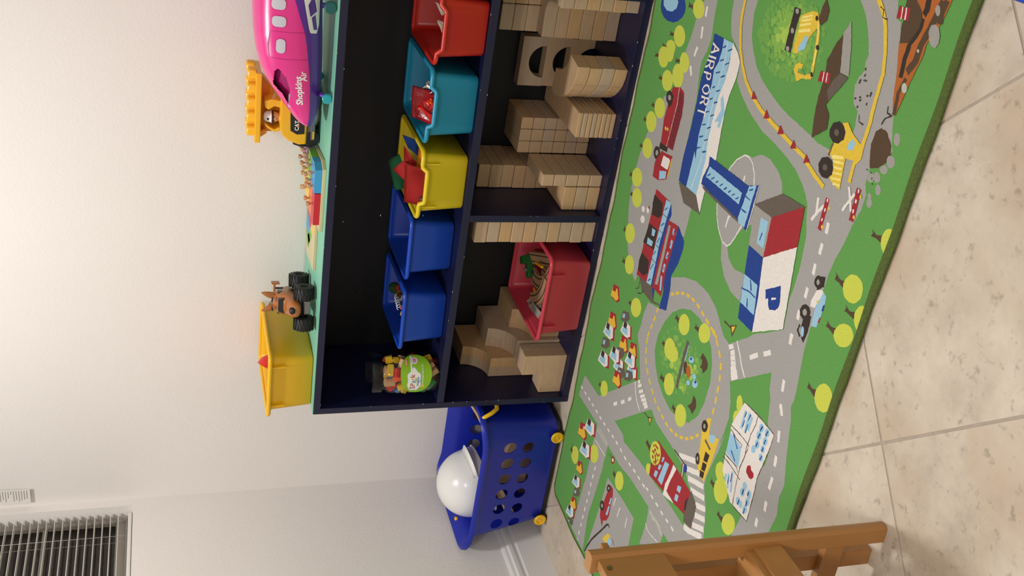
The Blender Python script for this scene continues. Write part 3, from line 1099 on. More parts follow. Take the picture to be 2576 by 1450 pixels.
2:31 tr* 2131,2003 32,44 -45,25
2:32 br 383,173 390,150 401,123 401,106 433,119 442,101 425,127 427,164
2:32 tr* 421,185 32,40 -45,24
2:33 br 1312,1577 1318,1549 1328,1521 1327,1501 1348,1506 1355,1494 1344,1521 1363,1567
2:33 tr* 1357,1591 40,47 -51,28
2:34 br 1235,1693 1237,1670 1245,1636 1243,1614 1264,1618 1271,1607 1261,1636 1276,1687
2:34 tr* 1274,1707 38,42 -40,22
2:35 tr* 1425,1548 26,31 -37,20
2:36 tr* 1703,1548 17,22 -28,15
2:37 tr* 1768,1544 15,21 -35,19
2:38 tr* 981,990 18,22 -25,14
4 bl 3023,628 3029,719 2995,727 2933,724 2887,701 2832,710 2694,708 2597,704 2493,726 2521,703 2351,704 2341,622 2444,611 2587,617 2719,615 2824,604 2877,614 2931,634
4 lb 3029,719 3035,805 2960,807 2878,811 2815,794 2729,787 2598,793 2531,813 2357,806 2351,704 2521,703 2493,726 2597,704 2694,708 2832,710 2887,701 2933,724 2995,727
4 wh 3037,801 3013,856 2984,891 2916,892 2839,873 2776,871 2697,878 2567,896 2390,869 2298,872 2357,806 2531,813 2598,793 2729,787 2815,794 2878,811 2961,810
4 wh 3026,754 2966,767 2881,766 2809,763 2708,753 2611,762 2515,775 2360,747 2359,751 2515,779 2611,765 2708,757 2809,767 2881,770 2966,770 3027,758
4 db 2989,725 3004,753 3010,750 2994,722
4 db 2991,775 3008,807 3013,804 2996,773
4 db 2936,736 2950,762 2955,759 2941,733
4 db 2934,781 2953,810 2958,807 2940,778
4 db 2878,723 2895,755 2901,752 2883,720
4 db 2877,770 2896,802 2901,799 2882,767
4 db 2815,725 2827,743 2832,739 2820,721
4 db 2812,763 2829,791 2834,788 2817,760
4 db 2764,725 2779,749 2784,746 2769,722
4 db 2763,768 2777,793 2783,790 2768,765
4 db 2704,719 2719,747 2724,744 2710,716
4 db 2703,764 2720,792 2725,789 2708,761
4 db 2643,713 2659,743 2664,740 2648,710
4 db 2646,761 2664,790 2669,787 2651,758
4 db 2588,715 2605,745 2611,742 2593,712
4 db 2592,763 2609,792 2614,789 2597,760
4 db 2536,714 2553,745 2558,742 2541,711
4 db 2540,769 2557,799 2562,796 2546,766
4 lb 2822,826 2773,863 2769,876 2746,867 2692,860 2687,842 2711,839 2699,809 2763,837 2802,811
4 rf 2339,628 2351,704 2357,806 2298,876 2276,715
5 bl 2555,840 2576,1183 2608,1250 2613,1258 2409,1256 2413,1237 2421,1176 2420,826 2450,824 2516,848
5 lb 2517,860 2532,1155 2480,1153 2465,849
5 rf 2419,831 2423,1175 2412,1187 2408,853
5 lb 2578,1193 2603,1241 2417,1235 2413,1184 2434,1173
5 wh 2612,1257 2411,1255 2411,1260 2612,1262
5 db 2561,1202 2578,1227 2583,1224 2566,1199
5 db 2530,1177 2529,1224 2535,1224 2536,1178
5 db 2470,1181 2472,1221 2478,1220 2476,1181
5 db 2470,860 2489,883 2494,879 2474,856
5 db 2472,899 2491,921 2495,917 2476,895
5 db 2476,941 2491,959 2496,955 2481,937
5 db 2477,979 2496,1000 2500,996 2481,975
5 db 2479,1015 2496,1037 2501,1033 2484,1012
5 db 2484,1056 2500,1072 2504,1068 2489,1052
5 db 2484,1087 2502,1107 2507,1103 2488,1083
5 db 2486,1122 2503,1142 2507,1138 2490,1118
6 rf 2532,1261 2655,1425 2675,1579 2543,1399
6 gl 2532,1261 2543,1399 2378,1419 2373,1302 2454,1283
6 lb 2509,1331 2517,1384 2410,1402 2406,1349
6 bl 2459,1364 2426,1362 2426,1368 2459,1370
6 rd 2543,1399 2675,1579 2525,1606 2378,1419
6 wh 2378,1419 2525,1606 2208,1670 2080,1487 2216,1463
6 bl 2374,1302 2378,1419 2216,1463 2080,1487 2073,1369 2137,1352 2258,1327
6 lb 2255,1328 2265,1434 2147,1467 2139,1354
6 bl 2191,1334 2208,1388 2210,1443 2216,1442 2214,1387 2197,1332
6 bl 2255,1376 2221,1400 2225,1407 2259,1382
6 bl 2178,1389 2145,1405 2149,1412 2182,1396
6 bl 2278,1493 2346,1580 2288,1605 2262,1604 2243,1588 2225,1556 2233,1541 2259,1524 2247,1512
6 wh 2271,1544 2291,1573 2282,1573 2265,1550
7 rd 2212,429 2222,589 2181,580 1768,544 1747,426 1922,428 2067,434
7 dk 2181,425 2184,524 2128,543 2099,514 2085,441 2137,426
7 dk 2036,439 2048,534 1946,540 1921,419
7 lb 2030,478 2035,516 2003,514 1995,486
7 lb 1968,454 1975,516 1949,513 1934,458
7 dk 1873,428 1873,518 1814,536 1779,496 1773,430 1823,420
7 lb 2214,550 2220,602 2171,601 1787,601 1765,542 1983,544
7 bl 2219,603 2172,631 2130,615 1877,609 1728,652 1774,594 2003,582
7 rd 2141,617 2159,713 2073,714 1789,712 1780,609 1925,607
7 gl 2123,627 2126,648 1818,657 1809,629
7 bl 2162,716 2126,798 2094,806 2007,795 1926,760 1862,782 1758,792 1729,721 1808,726 1894,703 2073,714
7 lb 2129,674 2098,679 2101,697 2132,692
7 lb 2074,682 2033,682 2033,700 2074,700
7 lb 2008,672 1972,669 1970,687 2006,690
7 lb 1943,668 1900,668 1900,686 1942,686
7 lb 1874,665 1807,685 1813,702 1880,682
7 db 2129,690 2099,684 2098,688 2128,694
7 db 2060,687 2035,680 2034,683 2059,691
7 db 1997,685 1977,676 1976,680 1996,689
7 db 1929,675 1909,670 1908,674 1928,679
7 db 2161,561 2185,582 2189,578 2165,556
7 db 2078,558 2104,583 2109,579 2082,554
7 db 1989,559 2025,575 2027,570 1991,554
7 db 1923,554 1949,565 1951,559 1925,549
7 db 1844,555 1882,571 1884,566 1846,550
7 db 1779,556 1804,576 1808,571 1782,552
7 rf 2136,549 2141,601 2145,600 2140,548
7 rf 2052,546 2055,592 2059,592 2056,546
7 rf 1976,547 1976,587 1980,587 1980,547
7 rf 1895,542 1897,598 1901,598 1899,541
7 rf 1755,457 1777,606 1728,652 1756,754 1711,641 1707,517
7 wh* 2065,342 8,16 -14,8
7 wh* 2017,360 11,22 -17,9
7 wh* 2082,392 6,13 -14,7
7 rd* 2100,400 4,8 -8,4
8 rd 2692,367 2718,439 2709,484 2662,505 2439,503 2423,370 2534,349 2634,360
8 r2 2700,440 2703,483 2614,513 2439,500 2431,450 2532,440
8 wh 2712,429 2640,443 2533,438 2427,432 2427,435 2532,441 2640,446 2713,432
8 dk 2697,456 2693,457 2695,469 2699,468
8 dk 2677,460 2673,461 2676,473 2680,472
8 dk 2658,464 2654,465 2656,477 2660,476
8 dk 2638,468 2634,469 2636,480 2640,480
8 dk 2620,470 2616,470 2615,482 2619,482
8 dk 2600,470 2596,470 2595,482 2599,482
8 dk 2580,470 2576,470 2575,482 2579,482
8 dk 2560,470 2556,470 2555,482 2559,482
8 dk 2540,470 2536,470 2535,482 2539,482
8 dk 2520,470 2516,470 2515,482 2519,482
8 dk 2500,469 2496,469 2495,481 2499,481
8 dk 2480,469 2476,469 2475,481 2479,481
8 dk 2460,469 2456,469 2455,481 2459,481
8 dk 2648,340 2663,395 2616,395 2593,369
8 dk 2423,364 2431,450 2407,450 2393,366
8 dk* 2639,358 13,34 -29,16
8 gl* 2639,358 5,15 -12,7
8 dk* 2364,355 14,33 -29,16
8 gl* 2364,355 6,14 -12,6
8 rd 2391,397 2413,513 2355,510 2294,504 2256,427 2250,365 2320,355
8 wh 2381,426 2392,490 2384,502 2338,496 2329,422
8 lb 2302,421 2329,488 2295,496 2264,434
8 ye 2402,510 2309,507 2309,515 2402,518
8 ye* 2500,387 3,8 -9,5
8 ye* 2504,408 3,8 -8,4
9 dk 3288,1170 3206,1174 3129,1179 3131,1223 3208,1218 3290,1214
9 gl* 3279,1193 3,11 -9,5
9 gl* 3207,1196 3,11 -9,5
9 gl* 3139,1197 4,11 -9,5
9 ye 3272,1225 3307,1289 3313,1323 3285,1350 3260,1344 3224,1318 3192,1305 3141,1263 3137,1235 3168,1230 3214,1233
9 ly 3264,1237 3289,1298 3297,1295 3271,1234
9 ly 3251,1236 3276,1301 3284,1298 3259,1233
9 ly 3235,1237 3261,1301 3268,1298 3243,1234
9 ly 3212,1237 3238,1310 3248,1306 3222,1234
9 lb 3214,1285 3223,1305 3177,1309 3152,1269 3169,1264
9 ye 3280,1329 3246,1351 3200,1364 3136,1376 3108,1384 3093,1352 3077,1360 3099,1400 3139,1394 3204,1382 3253,1368 3290,1344
9 ly 3281,1337 3248,1357 3201,1370 3137,1382 3138,1388 3202,1376 3250,1362 3284,1342
9 ye 3090,1353 3101,1397 3089,1392 3074,1338 3052,1310 3069,1292 3083,1273 3104,1273 3120,1297 3121,1324 3107,1324 3099,1300 3085,1304
9 dk* 3292,1327 3,9 -8,4
9 dk* 3202,1379 3,9 -8,4
9 dk* 3107,1390 3,8 -8,5
0 br 3367,1352 3335,1386 3301,1389 3276,1362 3290,1339 3337,1340
0 br 3290,1503 3226,1531 3166,1550 3168,1601 3129,1577 3061,1532 3042,1524 3018,1557 2971,1570 2909,1498 2986,1475 3053,1466 3090,1468 3149,1465 3181,1455 3252,1481
0 gl 3341,1526 3274,1562 3174,1601 3169,1549 3225,1528 3290,1503
0 rf 3167,1550 3168,1601 3129,1577 3060,1532 3088,1506 3128,1520
0 rd 3138,1438 3148,1498 3113,1508 3100,1438
0 wh 3140,1456 3105,1462 3106,1468 3141,1461
0 wh 3143,1476 3110,1484 3112,1490 3144,1482
0 br 3485,1767 3497,1809 3471,1850 3444,1873 3407,1873 3368,1858 3352,1800 3397,1785 3421,1784
0 og 3497,1809 3541,1970 3472,1958 3444,1950 3388,1923 3352,1926 3254,1906 3191,1899 3151,1891 3139,1880 3189,1855 3271,1831 3351,1798 3369,1857 3407,1873 3444,1873 3471,1850
0 rd 3454,1744 3460,1800 3425,1806 3416,1748
0 wh 3456,1759 3418,1768 3420,1773 3457,1765
0 wh 3457,1777 3422,1788 3423,1793 3459,1783
0 dk 3508,1857 3478,1863 3464,1858 3456,1880 3478,1887 3512,1881
0 dk 3449,1864 3419,1868 3390,1854 3368,1842 3341,1839 3339,1855 3363,1858 3383,1869 3417,1883 3451,1879
0 dk 3362,1839 3315,1838 3281,1845 3257,1847 3259,1866 3284,1865 3316,1858 3361,1859
0 br 3523,1919 3475,1911 3434,1903 3380,1887 3329,1887 3290,1866 3277,1890 3323,1914 3376,1914 3427,1930 3470,1939 3519,1947
0 br 3266,1875 3213,1862 3181,1869 3143,1875 3146,1891 3184,1885 3212,1878 3262,1891
0 br 3527,1937 3488,1932 3455,1938 3459,1962 3488,1956 3524,1961
0 gl* 3419,1944 8,24 -32,18
0 gl* 3490,1923 3,11 -14,8
0 wg* 3236,1890 5,13 -14,8
0 wg* 3357,1896 2,5 -5,3
0 gl* 3081,1932 6,14 -19,10
0 dk 3424,1653 3420,1674 3397,1680 3396,1706 3400,1706 3400,1682 3422,1676 3428,1654
0 dk 3159,1842 3137,1848 3136,1875 3140,1875 3141,1850 3160,1846
0 dk 3139,1874 3121,1846 3095,1838 3094,1842 3118,1849 3136,1876
0 dk 3083,1714 3059,1724 3057,1752 3061,1752 3062,1726 3084,1717
0 dk 3225,1671 3220,1676 3224,1681 3230,1675
0 dk 3210,1681 3203,1677 3200,1682 3207,1686
0 dk 3188,1667 3182,1662 3178,1667 3185,1672
0 dk 3170,1664 3175,1671 3180,1667 3175,1661
0 dk 3185,1686 3190,1692 3195,1689 3190,1682
0 dk 3197,1697 3189,1693 3187,1699 3194,1702
0 dk 3116,1667 3120,1674 3125,1671 3121,1664
0 dk 3129,1690 3133,1697 3138,1694 3134,1687
0 dk 3130,1696 3122,1694 3121,1700 3128,1702
0 dk 3103,1690 3095,1691 3096,1697 3104,1696
0 dk 3123,1740 3131,1737 3129,1732 3121,1734
0 dk 3148,1731 3155,1728 3153,1723 3146,1725
0 dk 3154,1736 3153,1744 3159,1745 3160,1737
0 dk 3164,1747 3170,1742 3165,1737 3160,1743
0 br 3084,1842 3086,1872 3054,1918 3015,1931 3040,1928 3000,1923 2963,1888 2947,1849 3022,1816 3021,1819 3064,1821
0 gl* 3007,1938 8,19 -18,10
0 gl* 2972,1919 8,19 -13,7
0 gl* 2936,1899 7,17 -16,9
0 gl* 2902,1924 6,13 -16,9
0 gl* 2922,1867 8,17 -16,9
0 gl* 2845,1903 7,14 -14,8
0 gl* 2865,1894 4,9 -10,6
0 dk 2936,1837 2936,1845 2940,1845 2940,1837
0 dk 2935,1861 2934,1869 2938,1869 2939,1861
0 dk 2926,1874 2918,1875 2918,1879 2926,1878
0 dk 2906,1884 2907,1892 2911,1892 2910,1884
10 ye 3026,1648 3038,1673 3017,1705 3012,1721 2998,1763 3005,1782 2955,1783 2936,1788 2936,1763 2923,1718 2815,1738 2821,1678 2830,1663 2891,1661 2906,1612 2934,1630
10 lb 2997,1723 2989,1744 2964,1741 2953,1709 2979,1709
10 ly 2893,1645 2916,1707 2927,1703 2904,1641
10 ly 2885,1658 2901,1717 2908,1715 2893,1656
10 ly 2865,1665 2881,1719 2889,1716 2873,1662
10 ly 2847,1670 2863,1724 2871,1722 2854,1668
10 ly 2829,1676 2844,1727 2852,1725 2836,1673
10 ly 2815,1692 2827,1733 2834,1731 2823,1690
10 rf 2941,1622 2895,1618 2894,1628 2940,1632
10 dk* 2984,1632 18,44 -34,18
10 rf* 2982,1628 5,13 -11,6
10 dk* 2851,1628 18,42 -34,19
10 rf* 2850,1624 6,13 -10,6
1 wh 2736,1630 2675,1647 2678,1659 2740,1642
1 wh 2747,1687 2698,1652 2653,1628 2647,1639 2691,1662 2740,1696
1 wh 2845,1776 2803,1808 2776,1825 2782,1835 2810,1818 2852,1786
1 wh 2844,1818 2804,1797 2764,1780 2759,1791 2799,1808 2839,1829
1 rd 2760,1677 2700,1680 2641,1684 2643,1708 2701,1704 2761,1701
1 rd 2864,1822 2809,1829 2750,1834 2752,1858 2811,1853 2866,1846
1 wh 2759,1686 2747,1687 2747,1695 2759,1694
1 wh 2723,1687 2711,1687 2711,1695 2723,1695
1 wh 2686,1689 2674,1689 2675,1697 2687,1697
1 wh 2863,1831 2851,1833 2851,1841 2863,1839
1 wh 2827,1835 2815,1836 2816,1844 2828,1843
1 wh 2791,1838 2779,1839 2780,1847 2792,1846
1 ye* 2734,1711 3,6 -6,3
1 ye* 2658,1706 3,7 -6,3
1 ye* 2845,1855 3,5 -6,3
1 ye* 2770,1855 3,6 -6,3
11 dk 2496,1771 2512,1809 2478,1818 2445,1785
11 wh 2445,1785 2463,1813 2458,1831 2419,1813 2383,1804 2375,1777 2395,1773
11 lb 2460,1821 2455,1845 2426,1852 2377,1851 2328,1846 2313,1818 2355,1810 2394,1808 2440,1820
11 bl 2418,1844 2426,1852 2399,1855 2396,1845
11 rd 2368,1846 2372,1853 2351,1855 2347,1845
11 ye* 2412,1810 4,7 -4,2
11 dk 2330,1757 2346,1802 2287,1810 2234,1805 2242,1785 2270,1765 2299,1764
11 dk 2282,1749 2254,1747 2239,1772 2248,1777 2259,1756 2281,1759
11 lb* 2268,1780 6,9 -18,10
11 dk* 2476,1780 13,23 -21,11
11 gl* 2475,1779 5,9 -9,5
11 dk* 2339,1760 18,30 -25,14
11 gl* 2338,1759 7,12 -11,6
12 ye 1559,1354 1577,1381 1503,1396 1539,1477 1431,1473 1287,1457 1302,1398 1317,1374 1417,1355 1472,1338
12 lb 1505,1398 1531,1443 1513,1447 1491,1452 1476,1409
12 rf 1455,1379 1446,1436 1458,1438 1467,1381
12 dk 1418,1407 1427,1444 1384,1442 1372,1409
12 dk 1363,1410 1376,1443 1337,1443 1323,1412
12 dk 1316,1407 1330,1443 1300,1444 1288,1414
12 dk* 1511,1349 18,23 -24,13
12 gl* 1509,1347 7,9 -9,5
12 dk* 1345,1365 13,16 -24,13
12 gl* 1345,1364 5,6 -9,5
13 dk 1236,1168 1243,1296 1249,1296 1242,1168
13 rd 1169,1008 1178,1186 1170,1384 1118,1398 1039,1387 1000,1210 994,1177 961,1011 1022,1002
13 wh 1172,1192 1173,1226 1082,1202 1016,1194 1014,1278 975,1172 1038,1168 1113,1186
13 lb 1026,1054 1038,1083 998,1077 991,1050
13 lb 1131,1117 1145,1158 1006,1140 1002,1097
13 lb 1077,1072 1091,1099 1056,1091 1049,1072
13 lb 1134,1086 1142,1105 1109,1100 1105,1087
13 lb 1119,1274 1132,1305 1096,1304 1088,1274
13 lb 1067,1274 1079,1302 1043,1304 1034,1275
13 rf 1183,1387 1149,1457 1024,1462 1009,1389 1078,1377
13 dk 1095,1363 1135,1376 1065,1386 1058,1374
2:39 br 1052,1002 1059,973 1074,933 1075,906 1100,913 1108,899 1092,934 1104,992
2:39 tr* 1097,1016 38,48 -52,28
13 rd 1113,984 1118,995 1129,990 1123,979
13 rd 1125,1009 1130,1020 1141,1015 1135,1004
13 rd 1143,1024 1134,1017 1126,1026 1136,1034
13 rd 1121,1007 1112,1000 1104,1009 1114,1016
13 rd 1099,990 1090,982 1082,992 1092,999
13 rd 1083,999 1088,1009 1099,1004 1094,993
13 rd 1095,1024 1101,1035 1111,1029 1106,1019
13 rd 1108,1049 1113,1060 1124,1054 1118,1044
13 rd 1112,1042 1104,1033 1095,1041 1104,1050
13 rd 1094,1021 1085,1012 1077,1020 1085,1029
13 rd 1075,1000 1067,991 1058,1000 1066,1008
13 rd 1056,1002 1061,1013 1072,1007 1067,997
13 rd 1068,1027 1073,1038 1084,1033 1079,1022
13 rd 1080,1051 1081,1058 1093,1055 1091,1048
13 rd 1078,1041 1069,1034 1062,1043 1071,1051
13 rd 1057,1023 1048,1017 1041,1026 1049,1033
13 rd 1047,1039 1052,1049 1063,1044 1057,1033
13 rd 1139,994 1127,996 1129,1008 1141,1006
13 rd 1110,998 1099,1002 1104,1013 1115,1009
13 rd 1087,1015 1078,1024 1087,1032 1095,1024
13 rd 1069,1028 1057,1028 1058,1040 1070,1040
13 rd 1234,1258 1171,1271 1172,1277 1236,1264
13 wh 1235,1267 1178,1281 1180,1287 1236,1273
13 rd 1222,1282 1180,1291 1181,1297 1224,1288
13 bl* 1232,1294 11,13 -18,10
14 wh 1801,1573 1815,1682 1819,1810 1750,1810 1685,1804 1590,1794 1535,1803 1469,1807 1386,1815 1370,1695 1366,1674 1443,1562 1524,1548 1621,1541 1654,1529
14 lb 1623,1537 1626,1637 1573,1650 1534,1657 1527,1550
14 ln 1799,1573 1813,1682 1817,1809 1750,1808 1686,1802 1590,1792 1535,1801 1468,1805 1387,1813 1368,1697 1364,1698 1384,1816 1469,1809 1535,1805 1590,1796 1685,1806 1750,1812 1821,1811 1817,1682 1803,1572
14 ln 1815,1680 1774,1682 1716,1671 1640,1669 1608,1675 1543,1666 1466,1675 1370,1693 1371,1697 1467,1679 1543,1670 1608,1679 1640,1673 1716,1675 1773,1686 1815,1684
14 ln 1652,1530 1662,1614 1665,1682 1601,1674 1600,1678 1668,1685 1666,1613 1656,1529
14 ln 1497,1538 1501,1611 1497,1692 1501,1693 1505,1611 1501,1538
14 ln 1515,1540 1527,1643 1515,1666 1518,1667 1531,1643 1519,1540
14 ln 1636,1538 1629,1587 1633,1640 1621,1636 1620,1640 1637,1641 1633,1587 1640,1538
14 bl 1630,1562 1595,1615 1600,1618 1635,1565
14 bl 1559,1578 1538,1624 1543,1626 1564,1581
14 lb 1776,1589 1691,1591 1691,1607 1776,1605
14 lb 1783,1617 1691,1624 1692,1640 1785,1633
14 lb 1783,1639 1715,1639 1715,1655 1782,1655
14 db 1775,1600 1748,1598 1748,1604 1774,1606
14 db 1735,1605 1702,1602 1701,1608 1735,1611
14 db 1786,1632 1753,1628 1752,1634 1785,1638
14 db 1736,1632 1694,1633 1694,1639 1737,1638
14 lb* 1786,1724 11,15 -16,9
14 lb* 1749,1723 11,15 -16,9
14 lb* 1794,1766 11,14 -16,9
14 lb* 1756,1771 11,14 -16,9
14 lb* 1711,1729 11,15 -16,9
14 lb* 1719,1771 10,13 -14,8
14 lb* 1676,1716 11,13 -15,8
14 lb* 1681,1776 10,13 -14,8
14 db 1799,1724 1770,1718 1769,1726 1797,1732
14 db 1762,1723 1733,1718 1732,1726 1760,1731
14 db 1806,1765 1778,1760 1777,1768 1805,1773
14 db 1765,1767 1742,1765 1741,1772 1765,1775
14 db 1720,1725 1697,1722 1696,1730 1719,1733
14 db 1728,1767 1707,1766 1706,1774 1728,1775
14 db 1692,1774 1668,1771 1667,1779 1691,1782
14 lb 1448,1587 1415,1594 1417,1608 1451,1601
14 lb 1461,1603 1400,1625 1404,1638 1465,1617
14 lb 1489,1622 1403,1652 1407,1665 1494,1636
14 db 1455,1614 1421,1620 1422,1626 1456,1619
14 db 1481,1629 1441,1636 1442,1642 1482,1635
14 lb* 1502,1735 11,14 -16,9
14 lb* 1494,1777 11,13 -16,9
14 lb* 1468,1732 12,14 -16,9
14 lb* 1458,1781 12,13 -15,8
14 lb* 1414,1722 12,14 -15,8
14 lb* 1419,1780 12,13 -16,9
14 lb* 1414,1745 9,10 -13,7
14 db 1486,1731 1458,1731 1458,1739 1486,1739
14 db 1501,1767 1481,1766 1481,1774 1501,1775
14 db 1425,1723 1399,1723 1398,1731 1425,1731
14 db 1462,1774 1437,1775 1437,1783 1463,1782
14 db 1423,1774 1394,1774 1394,1782 1423,1782
14 rd 1591,1711 1604,1731 1590,1741 1591,1764 1576,1770 1558,1759 1553,1742 1557,1716 1575,1711
15 rd 604,663 611,700 575,716 449,727 403,714 368,675 329,681 362,630 398,621 474,638 554,652
15 lb 548,699 556,713 512,712 502,695
15 lb 490,696 500,713 432,708 423,688
15 dk* 575,655 18,21 -19,10
15 gl* 575,655 8,9 -8,4
15 dk* 431,628 22,25 -26,14
15 gl* 431,628 9,11 -11,6
15 dk 28,558 78,573 166,608 291,681 379,730 396,745 389,758 400,762 407,741 385,720 297,671 171,598 83,562 31,547
15 ye 353,759 364,791 297,780 276,733 279,713
15 lb 347,781 353,816 326,820 241,743 249,719 279,761
15 rd 364,816 353,850 358,852 370,818
0 rf 1753,1035 1679,1031 1589,1035 1500,1039 1501,1060 1590,1057 1679,1053 1751,1057
0 lb 1740,1056 1670,1058 1581,1062 1581,1068 1671,1064 1740,1062
0 br* 1634,1080 11,17 -26,14
0 og* 1634,1112 13,19 -26,14
0 lb* 1697,1111 15,23 -14,8
0 bl* 1700,1106 6,8 -6,3
0 lb* 1644,1167 11,16 -12,7
0 lb* 1620,1188 16,22 -16,9
0 bl* 1631,1189 6,9 -6,3
0 lb* 1589,1134 10,15 -11,6
0 br 1780,1184 1778,1211 1766,1244 1743,1250 1702,1226 1716,1211 1710,1191 1736,1200 1751,1192 1746,1174
0 br 1568,1199 1566,1228 1537,1246 1487,1231 1494,1206 1492,1174 1527,1203
0 br 1998,1277 2000,1338 2008,1337 2006,1277
0 br 2011,1325 2040,1372 1976,1359
0 ye 2012,1337 2030,1364 1990,1354
0 br 1192,822 1198,878 1204,878 1198,821
0 br 1200,865 1228,907 1172,903
0 ye 1201,878 1217,900 1185,898
0 br 738,572 742,616 748,616 743,572
0 rd* 742,627 16,19 -19,10
0 wh* 742,627 7,9 -9,5
0 dk 1751,474 1700,476 1683,451 1680,454 1699,480 1751,478
0 dk 1720,535 1687,510 1675,482 1671,484 1684,513 1718,538
3:40 rd 1418,236 1440,302 1382,344 1356,324 1344,252
3:40 yl 1402,233 1422,289 1381,327 1358,308 1346,233
3:40 rd 1414,238 1426,280 1394,275 1381,237
3:41 rd 1346,224 1365,323 1303,349 1285,307 1276,203
3:41 wh 1347,223 1358,304 1308,326 1278,293 1267,201
3:41 lb 1319,234 1331,283 1293,293 1276,215
3:41 dk 1346,224 1350,263 1316,263 1310,225
3:42 rf 1246,214 1279,288 1253,314 1211,279 1182,212
3:42 lb 1234,225 1245,251 1220,251 1208,224
3:43 rd 1468,409 1485,501 1425,527 1409,487 1402,391
3:43 wh 1470,408 1478,484 1431,505 1402,474 1394,389
3:43 lb 1442,419 1453,464 1417,475 1402,402
3:43 dk 1468,409 1471,446 1439,446 1434,410
3:44 rd 1386,416 1407,479 1352,519 1326,501 1313,433
3:44 yl 1370,414 1391,467 1350,503 1328,486 1315,415
3:44 rd 1382,418 1394,458 1362,454 1350,418
3:45 rf 1304,400 1336,470 1310,494 1270,462 1243,399
3:45 lb 1293,410 1303,435 1279,435 1268,410
3:46 rd 1177,233 1199,332 1136,359 1117,316 1105,212
3:46 wh 1178,232 1192,313 1141,336 1109,302 1095,210
3:46 lb 1150,243 1163,292 1125,303 1105,224
3:46 dk 1177,233 1182,272 1147,272 1141,233
3:47 rd 1258,418 1278,511 1217,537 1199,497 1188,399
3:47 wh 1259,417 1271,494 1222,515 1191,484 1180,397
3:47 lb 1231,428 1243,474 1207,484 1188,410
3:47 dk 1258,418 1262,455 1228,456 1223,419
3:48 rd 1417,528 1439,588 1384,627 1359,610 1347,545
3:48 yl 1402,525 1422,577 1382,612 1360,595 1349,527
3:48 rd 1414,529 1426,568 1395,565 1383,530
3:49 rf 1504,369 1533,438 1507,462 1469,430 1445,368
3:49 lb 1492,379 1502,404 1478,404 1469,379
3:50 rd 1325,568 1344,656 1285,682 1268,644 1259,551
3:50 wh 1327,567 1337,639 1290,661 1261,631 1250,549
3:50 lb 1300,577 1311,621 1275,632 1259,562
3:50 dk 1325,568 1329,603 1297,604 1291,569
3:51 rd 1278,349 1298,444 1236,471 1218,430 1208,330
3:51 wh 1279,348 1291,426 1242,448 1211,416 1199,328
3:51 lb 1251,359 1263,406 1226,417 1208,341
3:51 dk 1278,349 1282,387 1248,387 1243,350
3:52 rf 1216,456 1248,526 1223,550 1182,518 1154,456
3:52 lb 1204,467 1215,492 1191,492 1180,467
3:53 rd 1363,529 1382,618 1322,644 1305,606 1297,512
3:53 wh 1365,529 1375,602 1327,623 1298,593 1288,510
3:53 lb 1338,539 1349,583 1313,594 1297,523
3:53 dk 1363,529 1367,565 1335,566 1330,531
3:54 rf 1260,545 1291,612 1267,636 1227,605 1199,546
3:54 lb 1248,556 1259,579 1235,580 1224,556
3:55 rd 1180,430 1205,494 1148,535 1121,517 1106,447
3:55 yl 1164,428 1187,482 1146,519 1122,501 1107,429
3:55 rd 1176,432 1190,473 1157,469 1143,432
3:56 rd 643,163 677,236 616,281 584,260 561,181
3:56 yl 625,160 656,222 613,262 584,242 561,160
3:56 rd 640,166 659,212 621,207 602,165
3:57 rd 735,249 766,352 699,379 676,335 656,227
3:57 wh 737,248 756,332 703,355 666,320 646,225
3:57 lb 706,259 724,310 684,321 657,240
3:57 dk 735,249 743,290 705,290 696,250
3:58 rd 579,249 613,353 546,381 521,337 498,227
3:58 wh 581,248 603,333 549,357 511,322 487,225
3:58 lb 550,259 569,311 528,322 499,240
3:58 dk 579,249 588,291 550,290 539,250
3:59 rd 1563,201 1583,268 1526,309 1501,290 1490,218
3:59 yl 1548,198 1567,255 1525,292 1503,273 1493,198
3:59 rd 1559,203 1571,246 1539,241 1527,202
3:60 rd 425,237 453,293 406,328 380,312 359,251
3:60 yl 410,235 436,282 403,314 379,298 359,235
3:60 rd 422,239 438,275 408,271 392,238
3:61 rd 324,236 355,318 301,341 279,305 258,218
3:61 wh 326,235 346,303 303,321 271,293 249,216
3:61 lb 301,244 318,285 285,294 259,228
3:61 dk 324,236 333,269 302,268 292,236
3:62 rf 250,265 289,327 269,348 226,319 192,264
3:62 lb 240,274 254,296 231,296 217,274
3:63 rd 178,258 210,314 162,350 134,333 111,272
3:63 yl 163,255 191,303 158,335 133,319 110,255
3:63 rd 175,259 193,296 162,291 144,259
3:64 rd 106,239 140,323 85,346 61,310 37,222
3:64 wh 107,239 130,307 87,326 52,298 28,220
3:64 lb 82,248 101,289 67,298 38,232
3:64 dk 106,239 116,273 84,273 73,240
3:65 rf 23,261 66,324 45,346 12,316 12,260
3:65 lb 13,271 28,293 12,293 12,270
4 wh 2980,638 2970,703 2979,704 2988,639
4 wh 2978,702 2948,639 2940,642 2971,706
4 wh 2980,659 2956,660 2956,669 2980,668
4 wh 2921,631 2932,696 2940,694 2929,629
4 wh 2902,624 2914,690 2922,688 2910,623
4 wh 2918,685 2895,684 2895,692 2918,693
4 wh 2898,685 2888,672 2881,677 2892,691
4 wh 2888,676 2893,656 2885,654 2880,674
4 wh 2889,660 2912,661 2912,652 2889,651
4 wh 2899,653 2877,619 2870,624 2892,658
4 wh 2848,621 2860,687 2868,685 2856,619
4 wh 2863,682 2845,684 2846,692 2864,690
4 wh 2849,686 2839,671 2832,675 2842,690
4 wh 2840,674 2843,655 2835,654 2832,672
4 wh 2840,658 2858,656 2857,648 2839,650
4 wh 2783,644 2800,655 2804,648 2788,637
4 wh 2798,653 2807,672 2814,669 2806,650
